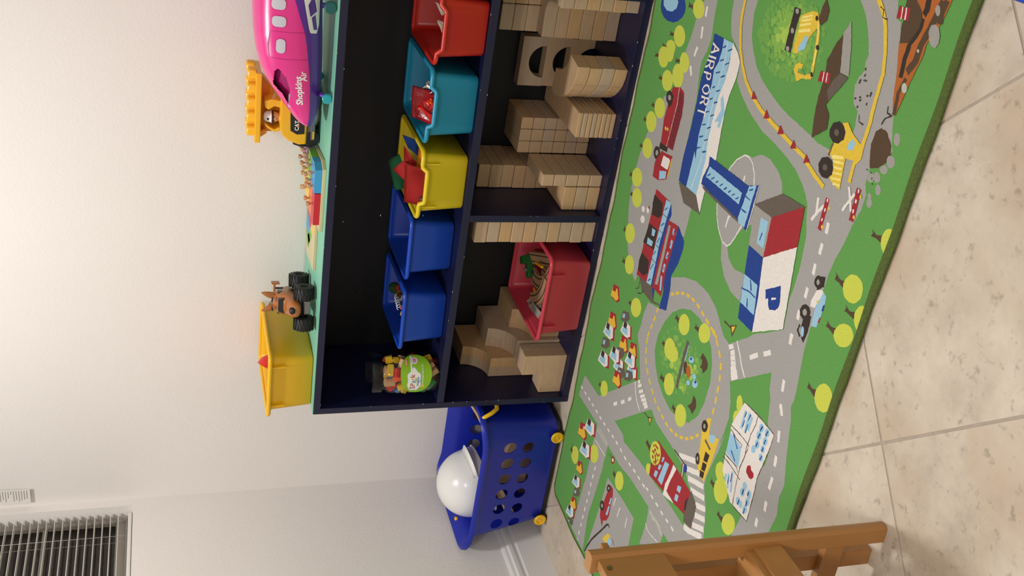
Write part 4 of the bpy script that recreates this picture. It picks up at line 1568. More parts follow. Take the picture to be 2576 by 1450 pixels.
4 wh 2806,670 2806,692 2814,692 2815,670
4 wh 2807,689 2795,704 2802,709 2813,695
4 wh 2801,702 2784,693 2780,701 2797,710
4 wh 2786,695 2777,675 2770,679 2778,699
4 wh 2778,677 2778,656 2770,656 2769,677
4 wh 2777,659 2789,643 2782,638 2771,654
4 wh 2747,650 2761,715 2769,714 2756,648
4 wh 2765,710 2744,710 2744,719 2765,719
4 wh 2747,712 2737,699 2730,704 2740,717
4 wh 2737,702 2741,683 2733,681 2729,701
4 wh 2737,686 2758,686 2758,678 2737,678
4 wh 2746,680 2724,646 2717,651 2739,684
4 wh 2683,647 2697,714 2705,712 2691,646
4 wh 2722,708 2680,709 2680,717 2722,717
"""
# ================================================================ ROOM
XL, XR, YF, ZC = -.5359, 3.3, -4.3, 2.5
def clip_poly(poly, x0, x1, y0, y1):
    for ax, val, sg in ((0, x0, 1), (0, x1, -1), (1, y0, 1), (1, y1, -1)):
        out = []
        for i in range(len(poly)):
            a, b = poly[i - 1], poly[i]; ia = (a[ax] - val) * sg >= 0; ib = (b[ax] - val) * sg >= 0
            if ia != ib:
                t = (val - a[ax]) / (b[ax] - a[ax]); out.append((a[0] + (b[0] - a[0]) * t, a[1] + (b[1] - a[1]) * t))
            if ib: out.append(b)
        poly = out
        if len(poly) < 3: return []
    return poly
grout = mat('grout', 'afa294', .9, noise=(60, .08))
fl = struct(box('floor', (XL - .1, YF - .1, -.05), (XR + .1, .1, -.0012), grout))
# stone-look tile: cloudy beige with small pits
tm = bpy.data.materials.new('stone_tile'); tm.use_nodes = True; nt = tm.node_tree; N = nt.nodes; L = nt.links; b = N['Principled BSDF']; b.inputs['Roughness'].default_value = .45
tc = N.new('ShaderNodeTexCoord'); oi = N.new('ShaderNodeObjectInfo'); ad = N.new('ShaderNodeVectorMath'); ad.operation = 'ADD'; L.new(tc.outputs['Object'], ad.inputs[0])
sc_ = N.new('ShaderNodeVectorMath'); sc_.operation = 'SCALE'; sc_.inputs['Scale'].default_value = 9; cb = N.new('ShaderNodeCombineXYZ'); L.new(oi.outputs['Random'], cb.inputs[0]); L.new(oi.outputs['Random'], cb.inputs[2]); L.new(cb.outputs[0], sc_.inputs[0]); L.new(sc_.outputs[0], ad.inputs[1])
def nz(s, d, r=.5):
    n = N.new('ShaderNodeTexNoise'); n.inputs['Scale'].default_value = s; n.inputs['Detail'].default_value = d; n.inputs['Roughness'].default_value = r; L.new(ad.outputs[0], n.inputs['Vector']); return n
def ramp(src, stops):
    r = N.new('ShaderNodeValToRGB'); e = r.color_ramp.elements
    while len(e) < len(stops): e.new(.5)
    for i, (p, c) in enumerate(stops): e[i].position = p; e[i].color = c
    L.new(src, r.inputs[0]); return r
def mix(fac, a, bb, mode='MIX'):
    m = N.new('ShaderNodeMix'); m.data_type = 'RGBA'; m.blend_type = mode
    if isinstance(fac, float): m.inputs[0].default_value = fac
    else: L.new(fac, m.inputs[0])
    for s, k in ((a, 6), (bb, 7)):
        if isinstance(s, tuple): m.inputs[k].default_value = s
        else: L.new(s, m.inputs[k])
    return m.outputs[2]
r1 = ramp(nz(11, 9, .68).outputs[0], [(.28, lin('b1a593')), (.47, lin('c9bcaa')), (.68, lin('d6cbb9'))])
r2 = ramp(nz(52, 5, .62).outputs[0], [(.58, (0, 0, 0, 1)), (.70, (1, 1, 1, 1))])
r3 = ramp(nz(5, 2).outputs[0], [(.45, (0, 0, 0, 1)), (.75, (1, 1, 1, 1))])
c1 = mix(r3.outputs[0], r1.outputs[0], lin('bfa990'))
mm = N.new('ShaderNodeMath'); mm.operation = 'MULTIPLY'; mm.inputs[1].default_value = .6; L.new(r2.outputs[0], mm.inputs[0])
c2 = mix(mm.outputs[0], c1, lin('8b7f6f')); L.new(c2, b.inputs['Base Color'])
bp = N.new('ShaderNodeBump'); bp.inputs['Strength'].default_value = .25; bp.inputs['Distance'].default_value = .001; L.new(r2.outputs[0], bp.inputs['Height']); bp.invert = True; L.new(bp.outputs[0], b.inputs['Normal'])
th = .7986674; ct, st = math.cos(th), math.sin(th); TS = .447
for i in range(-12, 13):
    for j in range(-14, 8):
        a0 = -.514 + i * TS; p0 = -1.632 + j * TS; g = .0024
        q = [(a0 + g, p0 + g), (a0 + TS - g, p0 + g), (a0 + TS - g, p0 + TS - g), (a0 + g, p0 + TS - g)]
        q = clip_poly([(ct * a - st * p, st * a + ct * p) for a, p in q], XL + .002, XR - .002, YF + .002, -.002)
        if len(q) < 3: continue
        cx = sum(p[0] for p in q) / len(q); cy = sum(p[1] for p in q) / len(q)
        if min((p[0] - q[k - 1][0]) ** 2 + (p[1] - q[k - 1][1]) ** 2 for k, p in enumerate(q)) < 4e-4: continue
        prism('floor_tile', [(p[0] - cx, p[1] - cy) for p in q], 2, -.002, .0004, tm, fl, .0006, (cx, cy, 0))
struct(box('wall_back', (XL, 0, -.002), (XR, .1, ZC), wallm))
WY0, WY1, WZ0, WZ1 = -1.25, -.031, 1.2213, 2.25
bm = boxm((XL - .1, YF, -.002), (XL, .1, WZ0)); boxm((XL - .1, YF, WZ1), (XL, .1, ZC), bm=bm); boxm((XL - .1, WY1, WZ0), (XL, .1, WZ1), bm=bm); boxm((XL - .1, YF, WZ0), (XL, WY0, WZ1), bm=bm)
struct(obj('wall_left', fin(bm, 'wall_left'), wallm))
struct(box('wall_right', (XR, YF, -.002), (XR + .1, .1, ZC), wallm)); struct(box('wall_front', (XL, YF - .1, -.002), (XR, YF, ZC), wallm)); struct(box('ceiling', (XL - .1, YF - .1, ZC), (XR + .1, .1, ZC + .1), mat('ceiling_paint', 'd8d5d0', .9)))
prof = [(0, 0), (.016, 0), (.016, .088), (.013, .092), (.013, .100), (.0165, .105), (.0165, .116), (.011, .122), (.010, .130), (.005, .137), (0, .137)]
struct(prism('baseboard_left', [(XL + x, z) for x, z in prof], 1, YF, -.0005, trimm))
struct(prism('baseboard_back', [(-x - .0002, z) for x, z in prof], 0, 1.23, XR, trimm))
for nm, xx in (('ceiling_lamp', (.42, -.98)), ('ceiling_lamp', (1.7, -3.3))):
    t = thing('ceiling_lamp', 'round ceiling lamp above the shelf and rug' if xx[0] == .42 else 'round ceiling lamp behind the viewer', 'lamp', (xx[0], xx[1], 2.5))
    lathe('lamp_base', [(.17, 0), (.17, -.03), (.14, -.035)], trimm, t)
# window
W = thing("window_1", None, None)
struct(W)
alum = mat('window_aluminium', 'b9b4ae', .45); vinyl = mat('blind_vinyl', 'dbd8d0', .35)
glass = mat('night_glass', '2b2724', .08)
bm = boxm((XL - .085, WY0, WZ0), (XL - .062, WY1, WZ0 + .052)); boxm((XL - .085, WY0, WZ1 - .04), (XL - .062, WY1, WZ1), bm=bm); boxm((XL - .085, WY1 - .006, WZ0 + .052), (XL - .062, WY1, WZ1), bm=bm); boxm((XL - .085, WY0, WZ0 + .052), (XL - .062, WY0 + .03, WZ1), bm=bm)
boxm((XL - .066, WY0, WZ0 + .018), (XL - .055, WY1, WZ0 + .024), bm=bm)
obj('window_frame', fin(bm, 'window_frame'), alum, W)
box('meeting_rail', (XL - .08, WY0 + .03, 1.466), (XL - .066, WY1 - .006, 1.479), alum, W, .001)
box('window_pane', (XL - .079, WY0 + .02, WZ0 + .04), (XL - .075, WY1 - .004, WZ1 - .03), glass, W)
outd = mat('night_wall_outside', '3a3631', .9)
struct(box('trim_outside', (XL - .125, WY0, WZ0), (XL - .12, WY1, WZ1), outd))
sill = box('window_sill', (XL - .062, WY0, WZ0), (XL + .0, WY1, WZ0 + .002), trimm, W)
BL = thing('venetian_blind', 'open white horizontal blind in the window recess at the room corner', 'blind', (XL - .034, (WY0 + WY1) / 2, WZ0 + .004))
hw = (WY1 - WY0) / 2 - .006
slm = None
zs = [.0385 + k * .02222 for k in range(44)]
for k, z in enumerate(zs):
    if slm is None:
        v = []; f = []; n = 6
        for sgn in (-1, 1):
            for i in range(n + 1):
                x = -.0125 + .025 * i / n; h = .0022 * (1 - (x / .0125) ** 2)
                v += [(x, sgn * hw, h), (x, sgn * hw, h + .0011)]
        m_ = 2 * (n + 1)
        for i in range(n):
            a = 2 * i; f += [(a, a + 2, a + 2 + m_, a + m_), (a + 1, a + 1 + m_, a + 3 + m_, a + 3), (a, a + 1, a + 3, a + 2), (a + m_, a + m_ + 2, a + m_ + 3, a + m_ + 1)]
        f += [(0, m_, m_ + 1, 1), (2 * n, 2 * n + 1, 2 * n + 1 + m_, 2 * n + m_)]
        slm = py('slat', v, f); slm.materials.append(vinyl)
    o = obj('slat', slm, None, BL, (0, 0, z))
box('bottom_rail', (-.0125, -hw, .001), (.0125, hw, .012), vinyl, BL, .003)
box('head_rail', (-.016, -hw, zs[-1] + .012), (.016, hw, zs[-1] + .04), vinyl, BL)
for yy in (hw - .10, -.05, -hw + .1):
    for xx in (-.0135, .0135): tube('ladder_cord', [(xx, yy, .02), (xx, yy, zs[-1] + .02)], .0006, vinyl, BL, 5)
# paper tag on the back wall, top left of the room
pt = thing('paper_tag', 'small white printed paper tag hanging on the back wall above the window sill', 'tag', (-.488, -.004, 1.50))
pg = mat('paper', 'e6e3de', .7); gt = mat('grey_print', '9a958e', .8)
v = []; f = []
for i in range(9):
    z = .008 + .15 * i / 8; yy = -.006 * math.sin(PI * (1 - i / 8) * .5) - .0006
    v += [(-.026, yy, z), (.026, yy, z), (-.026, yy + .0005, z), (.026, yy + .0005, z)]
for i in range(8): a = 4 * i; f += [(a, a + 1, a + 5, a + 4), (a + 2, a + 6, a + 7, a + 3), (a, a + 4, a + 6, a + 2), (a + 1, a + 3, a + 7, a + 5)]
f += [(0, 2, 3, 1), (32, 33, 35, 34)]
obj('sheet', py('sheet', v, f), pg, pt)
bm = bmesh.new(); random.seed(5)
for i in range(19):
    z = .016 + i * .0072; yy = -.006 * math.sin(PI * (1 - (z - .008) / .15) * .5) - .0012; w_ = random.uniform(.012, .042)
    boxm((.022 - w_, yy, z), (.022, yy + .0002, z + .0016), bm=bm)
tag(obj('printed_lines', fin(bm, 'printed_lines'), gt, pt), 'rows of small grey print')
# ================================================================ SHELF
SY0, SY1 = -.3157, -.004
sh = thing('toy_shelf', 'low navy wooden toy shelf with mint green top standing against the back wall', 'shelf', (0, 0, 0))
SW = 1.20
box('top_panel', (-.001, SY0, .722), (SW, SY1, .7405), navy, sh, .0012)
tp = box('top_surface', (.0005, SY0 + .0008, .7400), (SW - .001, SY1, .7425), teal, sh, .0008)
box('side_panel', (-.001, SY0, 0), (.0178, SY1, .722), navy, sh, .001); box('side_panel', (SW - .019, SY0, 0), (SW, SY1, .722), navy, sh, .001)
box('bottom_board', (.0178, SY0 + .001, .002), (SW - .019, SY1, .0205), navy, sh, .001)
box('middle_shelf', (.0178, SY0 + .0005, .377), (SW - .019, SY1, .3970), navy, sh, .001)
box('divider', (.5905, SY0 + .0005, .0205), (.6095, SY1, .377), navy, sh, .001)
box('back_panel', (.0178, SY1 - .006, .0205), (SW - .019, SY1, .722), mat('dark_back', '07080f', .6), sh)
bm = bmesh.new(); random.seed(4)
for i in range(34):
    k = random.random(); x = random.uniform(0, 1.18); s = random.uniform(.0006, .0022)
    z = random.choice([.7222, .740, .3963, .3775, .020, .001, .0195])
    if k < .25: x = random.choice([.0005, .0168, .5908, .609]); z = random.uniform(.03, .7)
    boxm((x - s, SY0 - .00035, z - .0006), (x + s, SY0 + .001, z + .0006), bm=bm)
tag(obj('chipped_paint', fin(bm, 'chipped_paint'), mat('bare_chip', 'b9b6b4', .8), sh), 'small pale chips along the edges', kind='stuff')
# shelf pin holes row
bm = bmesh.new()
for i in range(9): boxm((.20, SY1 - .0072, .50 + i * .02), (.2022, SY1 - .0058, .5022 + i * .02), bm=bm)
obj('pin_holes', fin(bm, 'pin_holes'), mat('pin_dark', '3a3d4c', .8), sh)
# ---------------------------------------------------------------- storage bins
def plastic(n, h): return mat('bin_' + n, h, .36, bump=(400, .05, .0004))
def bin_(label, W_, D_, H_, m, loc, rz, notch=0, group=None, name='storage_bin', cat='bin', ribs=False, rimr=.0060):
    t = thing(name, label, cat, loc, rz, group)
    n = 8
    def dip(x, y, z):
        if not notch: return z
        f = 0
        if y < 0:
            a = abs(x); e0, e1 = notch; f = 1 if a < e0 else max(0, 1 - (a - e0) / (e1 - e0)); f = f * f * (3 - 2 * f)
        return z - .0125 * f * max(0, (z - H_ * .7) / (H_ * .3))
    def rr(w, d, r, z, fy=0):
        R = rrect(w, d, r, z, n, 0, 0)
        # refine straight runs so that the notch can bend
        R2 = []
        for i in range(len(R)):
            a = Vector(R[i]); b = Vector(R[(i + 1) % len(R)]); k = 20 if (b - a).length > .05 and (a.y < -d / 2 + .02 and b.y < -d / 2 + .02) else 1
            for j in range(k): R2.append(a.lerp(b, j / k))
        if notch:
            out = []
            for p in R2:
                z2 = dip(p.x, p.y, p.z); out.append((p.x, p.y - (.010 if p.y < 0 and z2 < p.z - .0001 else 0) * (p.z - z2) / .0125, z2))
            return out
        return [tuple(p) for p in R2]
    i1, i2 = .028, .042
    rings = [rr(W_ - i2 - .008, D_ - i2 - .008, .012, 0), rr(W_ - i2, D_ - i2, .014, .004), rr(W_ - i1, D_ - i1, .016, H_ * .86), rr(W_ - i1 + .002, D_ - i1 + .002, .017, H_ * .90),
             rr(W_ - .004, D_ - .004, .02, H_ * .965), rr(W_, D_, .022, H_ - .004), rr(W_ - .002, D_ - .002, .021, H_ - .0008), rr(W_ - .008, D_ - .008, .019, H_), rr(W_ - .014, D_ - .014, .017, H_ - .002),
             rr(W_ - i1 - .004, D_ - i1 - .004, .015, H_ * .88), rr(W_ - i2 - .005, D_ - i2 - .005, .012, .006), rr(W_ - i2 - .02, D_ - i2 - .02, .01, .0035)]
    shell('tub', rings, m, t, True, True, ang=50)
    # rolled rim
    pts = rr(W_ - .006, D_ - .006, .02, H_ - .003); tube('rim', pts, rimr, m, t, 8, True)
    if ribs:
        for s in (-1, 1): box('rib', (s * W_ * .31 - .0012, -D_ / 2 + .004, H_ * .62), (s * W_ * .31 + .0012, -D_ / 2 + .0185, H_ * .95), m, t)
    return t
Zs = .3972
redp, tealp, yelp, blup, pinkp, yel2 = plastic('red', 'c4271c'), plastic('turquoise', '1f8fb4'), plastic('yellow', 'e2c81f'), plastic('blue', '1746b8'), plastic('coral', 'c63c4e'), plastic('orange_yellow', 'edb81c')
redbin = bin_('red plastic bin on the middle shelf, right of the turquoise bin', .170, .27, .122, redp, (1.0845, -.196, Zs), .03, (.044, .055), 'notched bins on the middle shelf')
tealbin = bin_('turquoise plastic bin holding red snack packets on the middle shelf', .186, .27, .122, tealp, (.894, -.190, Zs), .035, (.040, .050), 'notched bins on the middle shelf')
yelbin = bin_('yellow plastic bin stuffed with red and green felt on the middle shelf', .184, .27, .122, yelp, (.690, -.192, Zs), .035, (.040, .050), 'notched bins on the middle shelf', ribs=True)
blu1 = bin_('empty looking royal blue bin beside the yellow bin on the middle shelf', .178, .255, .122, blup, (.484, -.160, Zs), .06, None, 'blue bins on the middle shelf')
blu2 = bin_('royal blue bin with small mixed toys next to the clear jar', .180, .255, .122, blup, (.275, -.174, Zs), .06, None, 'blue bins on the middle shelf')
pinkbin = bin_('coral red bin holding wooden train track in the lower left bay', .262, .295, .124, pinkp, (.362, -.198, .0207), .0, None, ribs=True)
topbin = bin_('yellow plastic bin standing on the mint shelf top at its left end', .204, .285, .118, yel2, (.082, -.158, .7427), .0, None, ribs=True)
# ---------------------------------------------------------------- things in the bins
felt = lambda n, h: mat('felt_' + n, h, .95, bump=(350, .4, .001))
def sheetm(name, pts, m, th=.0015, parent=None):
    # quad patch (bilinear, slightly curled) of real thickness
    P = [Vector(p) for p in pts]; n = 8; v = []; f = []
    nr = (P[1] - P[0]).cross(P[3] - P[0]).normalized()
    for s_ in (0, 1):
        for i in range(n + 1):
            for j in range(n + 1):
                a, b = i / n, j / n; p = P[0].lerp(P[1], a).lerp(P[3].lerp(P[2], a), b) + nr * (.004 * math.sin(a * 5) * math.sin(b * 4 + 1) + s_ * th); v.append(p)
    k = n + 1; q = k * k
    for i in range(n):
        for j in range(n): a = i * k + j; f += [(a, a + 1, a + k + 1, a + k), (q + a, q + a + k, q + a + k + 1, q + a + 1)]
    for i in range(n):
        f += [(i * k, i * k + q, (i + 1) * k + q, (i + 1) * k), (i * k + n, (i + 1) * k + n, (i + 1) * k + n + q, i * k + n + q), (i, i + 1, i + 1 + q, i + q), (n * k + i, n * k + i + q, n * k + i + 1 + q, n * k + i + 1)]
    return obj(name, py(name, v, f), m, parent, None, True)
def cen(o):
    me = o.data; c = sum((v.co for v in me.vertices), Vector()) / len(me.vertices); zmin = min(v.co.z for v in me.vertices); c.z = zmin
    me.transform(Matrix.Translation(-c)); o.location = c; return o

def T1(o, label, cat, group=None): cen(o); return tag(o, label, cat, group)
FR, FG = felt('red', 'a3201f'), felt('green', '1d6b47')
T1(sheetm('felt_sheet', [(.640, -.303, .548), (.742, -.300, .556), (.728, -.300, .500), (.628, -.303, .493)], FR, .0022), 'large red felt panel leaning over the front of the yellow bin', 'felt piece')
T1(sheetm('felt_flap', [(.711, -.268, .577), (.738, -.272, .556), (.728, -.285, .530), (.682, -.282, .540)], FR, .0022), 'small square red felt flap standing up behind the big red panel', 'felt piece')
T1(sheetm('felt_strip', [(.768, -.252, .552), (.744, -.262, .532), (.716, -.262, .505), (.722, -.258, .548)], FR, .0022), 'dark red felt piece between the red panel and the blue felt', 'felt piece')
T1(sheetm('felt_sheet', [(.708, -.215, .577), (.727, -.205, .552), (.640, -.215, .515), (.632, -.220, .556)], FG, .0022), 'green felt sheet rising highest at the back of the yellow bin', 'felt piece')
T1(sheetm('felt_sheet', [(.762, -.165, .538), (.728, -.172, .522), (.700, -.180, .480), (.745, -.18, .480)], felt('blue', '2350a8'), .002), 'blue felt sheet standing at the right side of the yellow bin', 'felt piece')
T1(sheetm('felt_sheet', [(.766, -.255, .515), (.716, -.262, .518), (.690, -.268, .465), (.762, -.262, .465)], felt('orange', 'd98a1a'), .002), 'orange felt sheet tucked low behind the yellow rim', 'felt piece')
T1(sheetm('felt_badge', [(.646, -.3065, .512), (.658, -.3065, .515), (.656, -.3065, .503), (.645, -.3065, .500)], mat('grey_felt', '5c5c5f', .8), .001), 'tiny grey shape on the large red felt panel', 'felt piece')
# turquoise bin: snack packets
foil = mat('red_foil', 'a81420', .28, bump=(60, .5, .004)); foil2 = mat('red_wrapper', 'cf2019', .3, bump=(70, .3, .003)); silv = mat('silver_foil', 'c9c9cc', .15, metal=1, bump=(90, .8, .004)); ivory = mat('ivory_print', 'd9cfc4', .6)
def packet(label, pts, m, th=.006):
    o = sheetm('snack_packet', pts, m, th); return T1(o, label, 'snack packet')
p1 = packet('dark red foil snack bag standing at the back of the turquoise bin', [(.913, -.215, .536), (.832, -.215, .532), (.828, -.255, .480), (.905, -.245, .470)], foil)
p2 = packet('red packet with white letters lying in the middle of the turquoise bin', [(.880, -.245, .519), (.899, -.262, .497), (.868, -.290, .472), (.846, -.280, .490)], foil2)
p3 = packet('long red snack bar lying diagonally against the turquoise rim', [(.882, -.282, .5385), (.893, -.300, .526), (.861, -.304, .4945), (.849, -.296, .497)], foil2)
p4 = packet('silver foil packet at the right in the turquoise bin', [(.918, -.250, .522), (.945, -.262, .512), (.960, -.285, .490), (.925, -.280, .480)], silv)
p5 = packet('narrow silver wrapped bar next to the silver packet', [(.914, -.272, .508), (.940, -.292, .505), (.946, -.300, .495), (.918, -.295, .488)], silv)
p6 = tag(cen(sheetm('sticker', [(.889, -.2555, .5085), (.899, -.262, .499), (.893, -.273, .490), (.884, -.266, .498)], mat('orange_print', 'f0741a', .5), .0068)), 'round orange mark on the red packet with white letters', 'sticker')
for k in range(4):
    u = k / 3; o = Vector((.880, -.247, .5262)).lerp(Vector((.854, -.280, .5005)), .15 + .6 * u)
    bm = boxm((-.0016, -.008, 0), (.0016, .008, .001)); me = fin(bm, 'letter'); q = obj('letter_bar', me, ivory); q.location = (.876 - .008 * k, -.2635 - .006 * k, .5105 - .0065 * k); q.rotation_euler = (-.7, .6, .6); q.parent = p2; q.matrix_parent_inverse = Matrix.Translation(-p2.location)
for k in range(5):
    q = obj('letter_bar', fin(boxm((-.0012, -.0045, 0), (.0012, .0045, .0008)), 'letter'), ivory); q.location = (.8815 - .0052 * k, -.2935 - .0012 * k, .5325 - .0056 * k); q.rotation_euler = (-.95, .5, .2); q.parent = p3; q.matrix_parent_inverse = Matrix.Translation(-p3.location)
# red bin: card scraps
cardm = mat('card', 'a99c8c', .8)
T1(sheetm('card_scrap', [(1.132, -.262, .517), (1.121, -.275, .500), (1.108, -.280, .492), (1.106, -.268, .500)], cardm), 'pointed scrap of pale card in the red bin, the right one', 'card')
T1(sheetm('card_scrap', [(1.094, -.270, .507), (1.082, -.274, .506), (1.066, -.285, .494), (1.090, -.285, .490)], cardm), 'lower scrap of pale card in the red bin, left of the pointed one', 'card')
# left blue bin: small toys
b = lathe('toy_ball', [(.001, 0), (.009, .003), (.0145, .009), (.016, .016), (.0145, .023), (.009, .029), (.001, .032)], mat('green_fuzz', '15401a', .9, bump=(200, 1, .003)), None, 20, (.308, -.165, .502)); tag(b, 'dark green fuzzy ball on top of the toys in the left blue bin', 'ball')
random.seed(9)
tc_ = ['a02a1c', '8a8a3a', '6b3a22', 'b8b6b0', '3b2a24', 'b23a2a', 'a88a4a', '774028']
nm_ = ['orange red', 'olive', 'brown', 'pale grey', 'dark brown', 'red', 'tan', 'rust brown']
for k in range(8):
    x = .318 - .006 * k + random.uniform(-.006, .006); y = -.185 - .011 * k; z = .512 - .0012 * k
    o = obj('small_toy', fin(boxm((-.011, -.006, -.005), (.011, .006, .005), .002), 'small_toy'), mat('toy_' + tc_[k], tc_[k], .5), None, (x, y, z)); o.rotation_euler = (random.random(), random.random(), random.random() * 3)
    tag(o, nm_[k] + ' plastic toy scrap in the pile inside the left blue bin', 'toy', 'small toys in the left blue bin')
sp = [(.300 + .007 * math.cos(t * 1.9) - .0006 * t, -.212 - .0028 * t, .505 + .005 * math.sin(t * 1.9)) for t in [i * .33 for i in range(46)]]
sp = Vector((0, 0, 0)) and sp
o = tube('white_coil', [(p[0] - .300, p[1] + .235, p[2] - .500) for p in sp], .0013, WHT, None, 6, loc=(.304, -.230, .514)); tag(o, 'white wire coil on the toys in the left blue bin', 'coil')
# coral bin: train track
trk = mat('track_wood', 'b08a66', .55, grain=(20, .08, (1, 1, 6)))
trkd = mat('track_groove', '4d3524', .8)
def track(label, c, r, a0, a1, z, w_=.040, th=.011, rx=0, ry=0):
    t = thing('curved_track', label, 'track', (c[0] + r * math.cos((a0 + a1) / 2), c[1] + r * math.sin((a0 + a1) / 2), z), 0, 'wooden train track in the coral bin'); n = 14
    ox, oy = t.location.x, t.location.y
    def strip(nm, r0, r1, z0, z1, m):
        P = [(c[0] + rr_ * math.cos(a) - ox, c[1] + rr_ * math.sin(a) - oy) for rr_, seq in ((r1, range(n + 1)), (r0, range(n, -1, -1))) for a in [a0 + (a1 - a0) * i / n for i in seq]]
        prism(nm, P, 2, z0, z1, m, t)
    strip('track_body', r - w_ / 2, r + w_ / 2, 0, th, trk)
    for s in (-1, 1): strip('groove', r + s * w_ * .27 - .0022, r + s * w_ * .27 + .0022, th, th + .0004, trkd)
    t.rotation_euler = (rx, ry, 0); return t
track('curved wooden track with two grooves lying over the pile in the coral bin', (.430, -.150), .105, PI * .93, PI * 1.42, .096, rx=.05)
track('second curved wooden track under the first in the coral bin', (.470, -.165), .12, PI * .98, PI * 1.40, .078, rx=.05)
def straight(label, loc, rot, L_=.09):
    t = thing('straight_track', label, 'track', loc, 0, 'wooden train track in the coral bin'); box('track_body', (-L_ / 2, -.019, 0), (L_ / 2, .019, .011), trk, t, .001)
    for s in (-1, 1): box('groove', (-L_ / 2 + .001, s * .0105 - .002, .0108), (L_ / 2 - .001, s * .0105 + .002, .0113), trkd, t)
    tube('peg', [(L_ / 2, 0, .006), (L_ / 2 + .008, 0, .006)], .003, trk, t, 8); lathe('peg_knob', [(.006, 0), (.006, .010)], trk, t, 12, (L_ / 2 + .011, 0, .0005)); t.rotation_euler = rot; return t
track('third curved wooden track at the left of the pile in the coral bin', (.375, -.130), .115, PI * 1.12, PI * 1.5, .103, rx=.08)
straight('straight wooden track slanting at the right of the coral bin', (.398, -.165, .092), (.35, .25, -1.15), .12)
straight('short wooden track piece with a round peg at the front left of the coral bin', (.285, -.252, .088), (.15, -.1, 1.9), .07)
straight('wooden track lying flat under the pile in the coral bin', (.35, -.20, .060), (.05, .03, .5), .16)
tn = thing('toy_train_engine', 'small green toy engine on the track pile in the coral bin', 'toy train', (.345, -.118, .104), .75)
gp = mat('green_plastic', '1e6b2f', .4); box('engine_body', (-.032, -.012, .004), (.032, .012, .022), gp, tn, .003); box('cab', (.008, -.0125, .020), (.03, .0125, .036), gp, tn, .002)
lathe('dome', [(.006, .0), (.006, .006), (.003, .008)], mat('toy_grey', '77736c', .5), tn, 12, (-.01, 0, .022))
for sx in (-.02, .018):
    for sy in (-.013, .013): o = lathe('wheel', [(.006, -.0015), (.006, .0015)], black, tn, 12, (sx, sy, .006)); o.rotation_euler = (PI / 2, 0, 0)
yp = mat('track_yellow', 'dba31a', .45)
o = box('yellow_bar', (-.022, -.004, 0), (.022, .004, .006), yp, None, .001, (.404, -.212, .122)); o.rotation_euler = (.1, .1, -1.35); tag(o, 'short yellow plastic bar at the right of the coral bin', 'toy part')
o = tube('yellow_link', [(-.02, 0, 0), (-.008, .003, 0), (.004, -.002, .001), (.018, .002, 0)], .0036, yp, None, 8, loc=(.300, -.185, .112)); o.rotation_euler = (0, 0, 1.2); tag(o, 'small knobbly yellow link left of the green engine', 'toy part')
rp2 = mat('red_toy', 'b3201a', .5)
o = tube('red_hook', [(-.02, .008, 0), (0, 0, .002), (.012, -.010, 0), (.010, -.018, 0)], .003, rp2, None, 8, loc=(.262, -.262, .112)); tag(o, 'small red plastic hook at the front of the coral bin', 'toy part')
T1(sheetm('instruction_sheet', [(.244, -.170, .124), (.278, -.205, .116), (.272, -.290, .110), (.256, -.300, .110)], mat('leaflet', '9c958e', .7), .0008), 'folded grey paper leaflet at the left of the coral bin', 'paper')
T1(sheetm('instruction_sheet', [(.247, -.150, .120), (.285, -.175, .114), (.282, -.235, .108), (.254, -.230, .110)], mat('leaflet', '9c958e', .7), .0008), 'second paper leaflet half under the folded one', 'paper')
# things in the yellow bin on top
o = lathe('toy_cup', [(.018, 0), (.028, .002), (.042, .020), (.046, .040), (.044, .041), (.039, .020), (.020, .004)], mat('red_cup', 'd6271f', .35), None, 30, (.062, -.130, .816)); o.rotation_euler = (.30, -1.0, .25); tag(o, 'round red plastic cup sticking out of the yellow bin on the shelf top', 'cup')
# ================================================================ WOODEN BLOCKS
T_ = .0333; ZB = .0207
ORD = ['bottom', 'second', 'third', 'fourth', 'fifth', 'sixth', 'seventh', 'eighth', 'ninth', 'tenth']
def bl(me_or, name, label, loc, group, rz=0):
    o = bpy.data.objects.new(name, me_or); COL.objects.link(o); o.location = loc; o.rotation_euler = (0, 0, rz); return tag(o, label, 'block', group)
jr = random.Random(2)
def bmesh_box(w, d, h): me = fin(boxm((0, 0, .0001), (w - .0008, d, h - .0006), .0026, 2), 'block'); me.materials.append(block); return me
unit = bmesh_box(.0667, .1333, T_); pillar = bmesh_box(T_, .1333, T_); plank = bmesh_box(.0667, .266, .0127)
def stack(me, name, n, x, y, dz, what, group, jit=.0012, z0=ZB):
    for k in range(n):
        lv = ('top' if k == n - 1 and n > 1 else ORD[k] if k == 0 else ORD[k] + ' from the bottom')
        bl(me, name, f'{lv} {what}', (x + jr.uniform(-jit, jit) * .6, y + jr.uniform(-jit, jit), z0 + k * dz), group)
stack(unit, 'unit_block', 10, .5232, -.300, T_, 'flat wooden block of the tall stack left of the divider', 'blocks stacked left of the divider')
stack(unit, 'unit_block', 9, .6105, -.151, T_, 'flat wooden block of the rear stack right of the divider', 'blocks stacked behind, right of the divider')
stack(unit, 'unit_block', 3, .6105, -.281, T_, 'flat wooden block of the short front stack right of the divider', 'short front stack right of the divider', .0004)
stack(pillar, 'square_block', 5, .6782, -.279, T_, 'square ended wooden bar of the front column right of the divider', 'front column of square bars', .0006)
for c in range(3): stack(pillar, 'square_block', 6, .7125 + c * .0337, -.146, T_, ['left', 'middle', 'right'][c] + ' column square bar in the three wide pile', 'three wide pile of square bars', .0006)
stack(plank, 'plank_block', 8, .8195, -.287, .0127, 'thin wooden plank in the flat pile of planks', 'thin planks stacked in the lower right bay', .001)
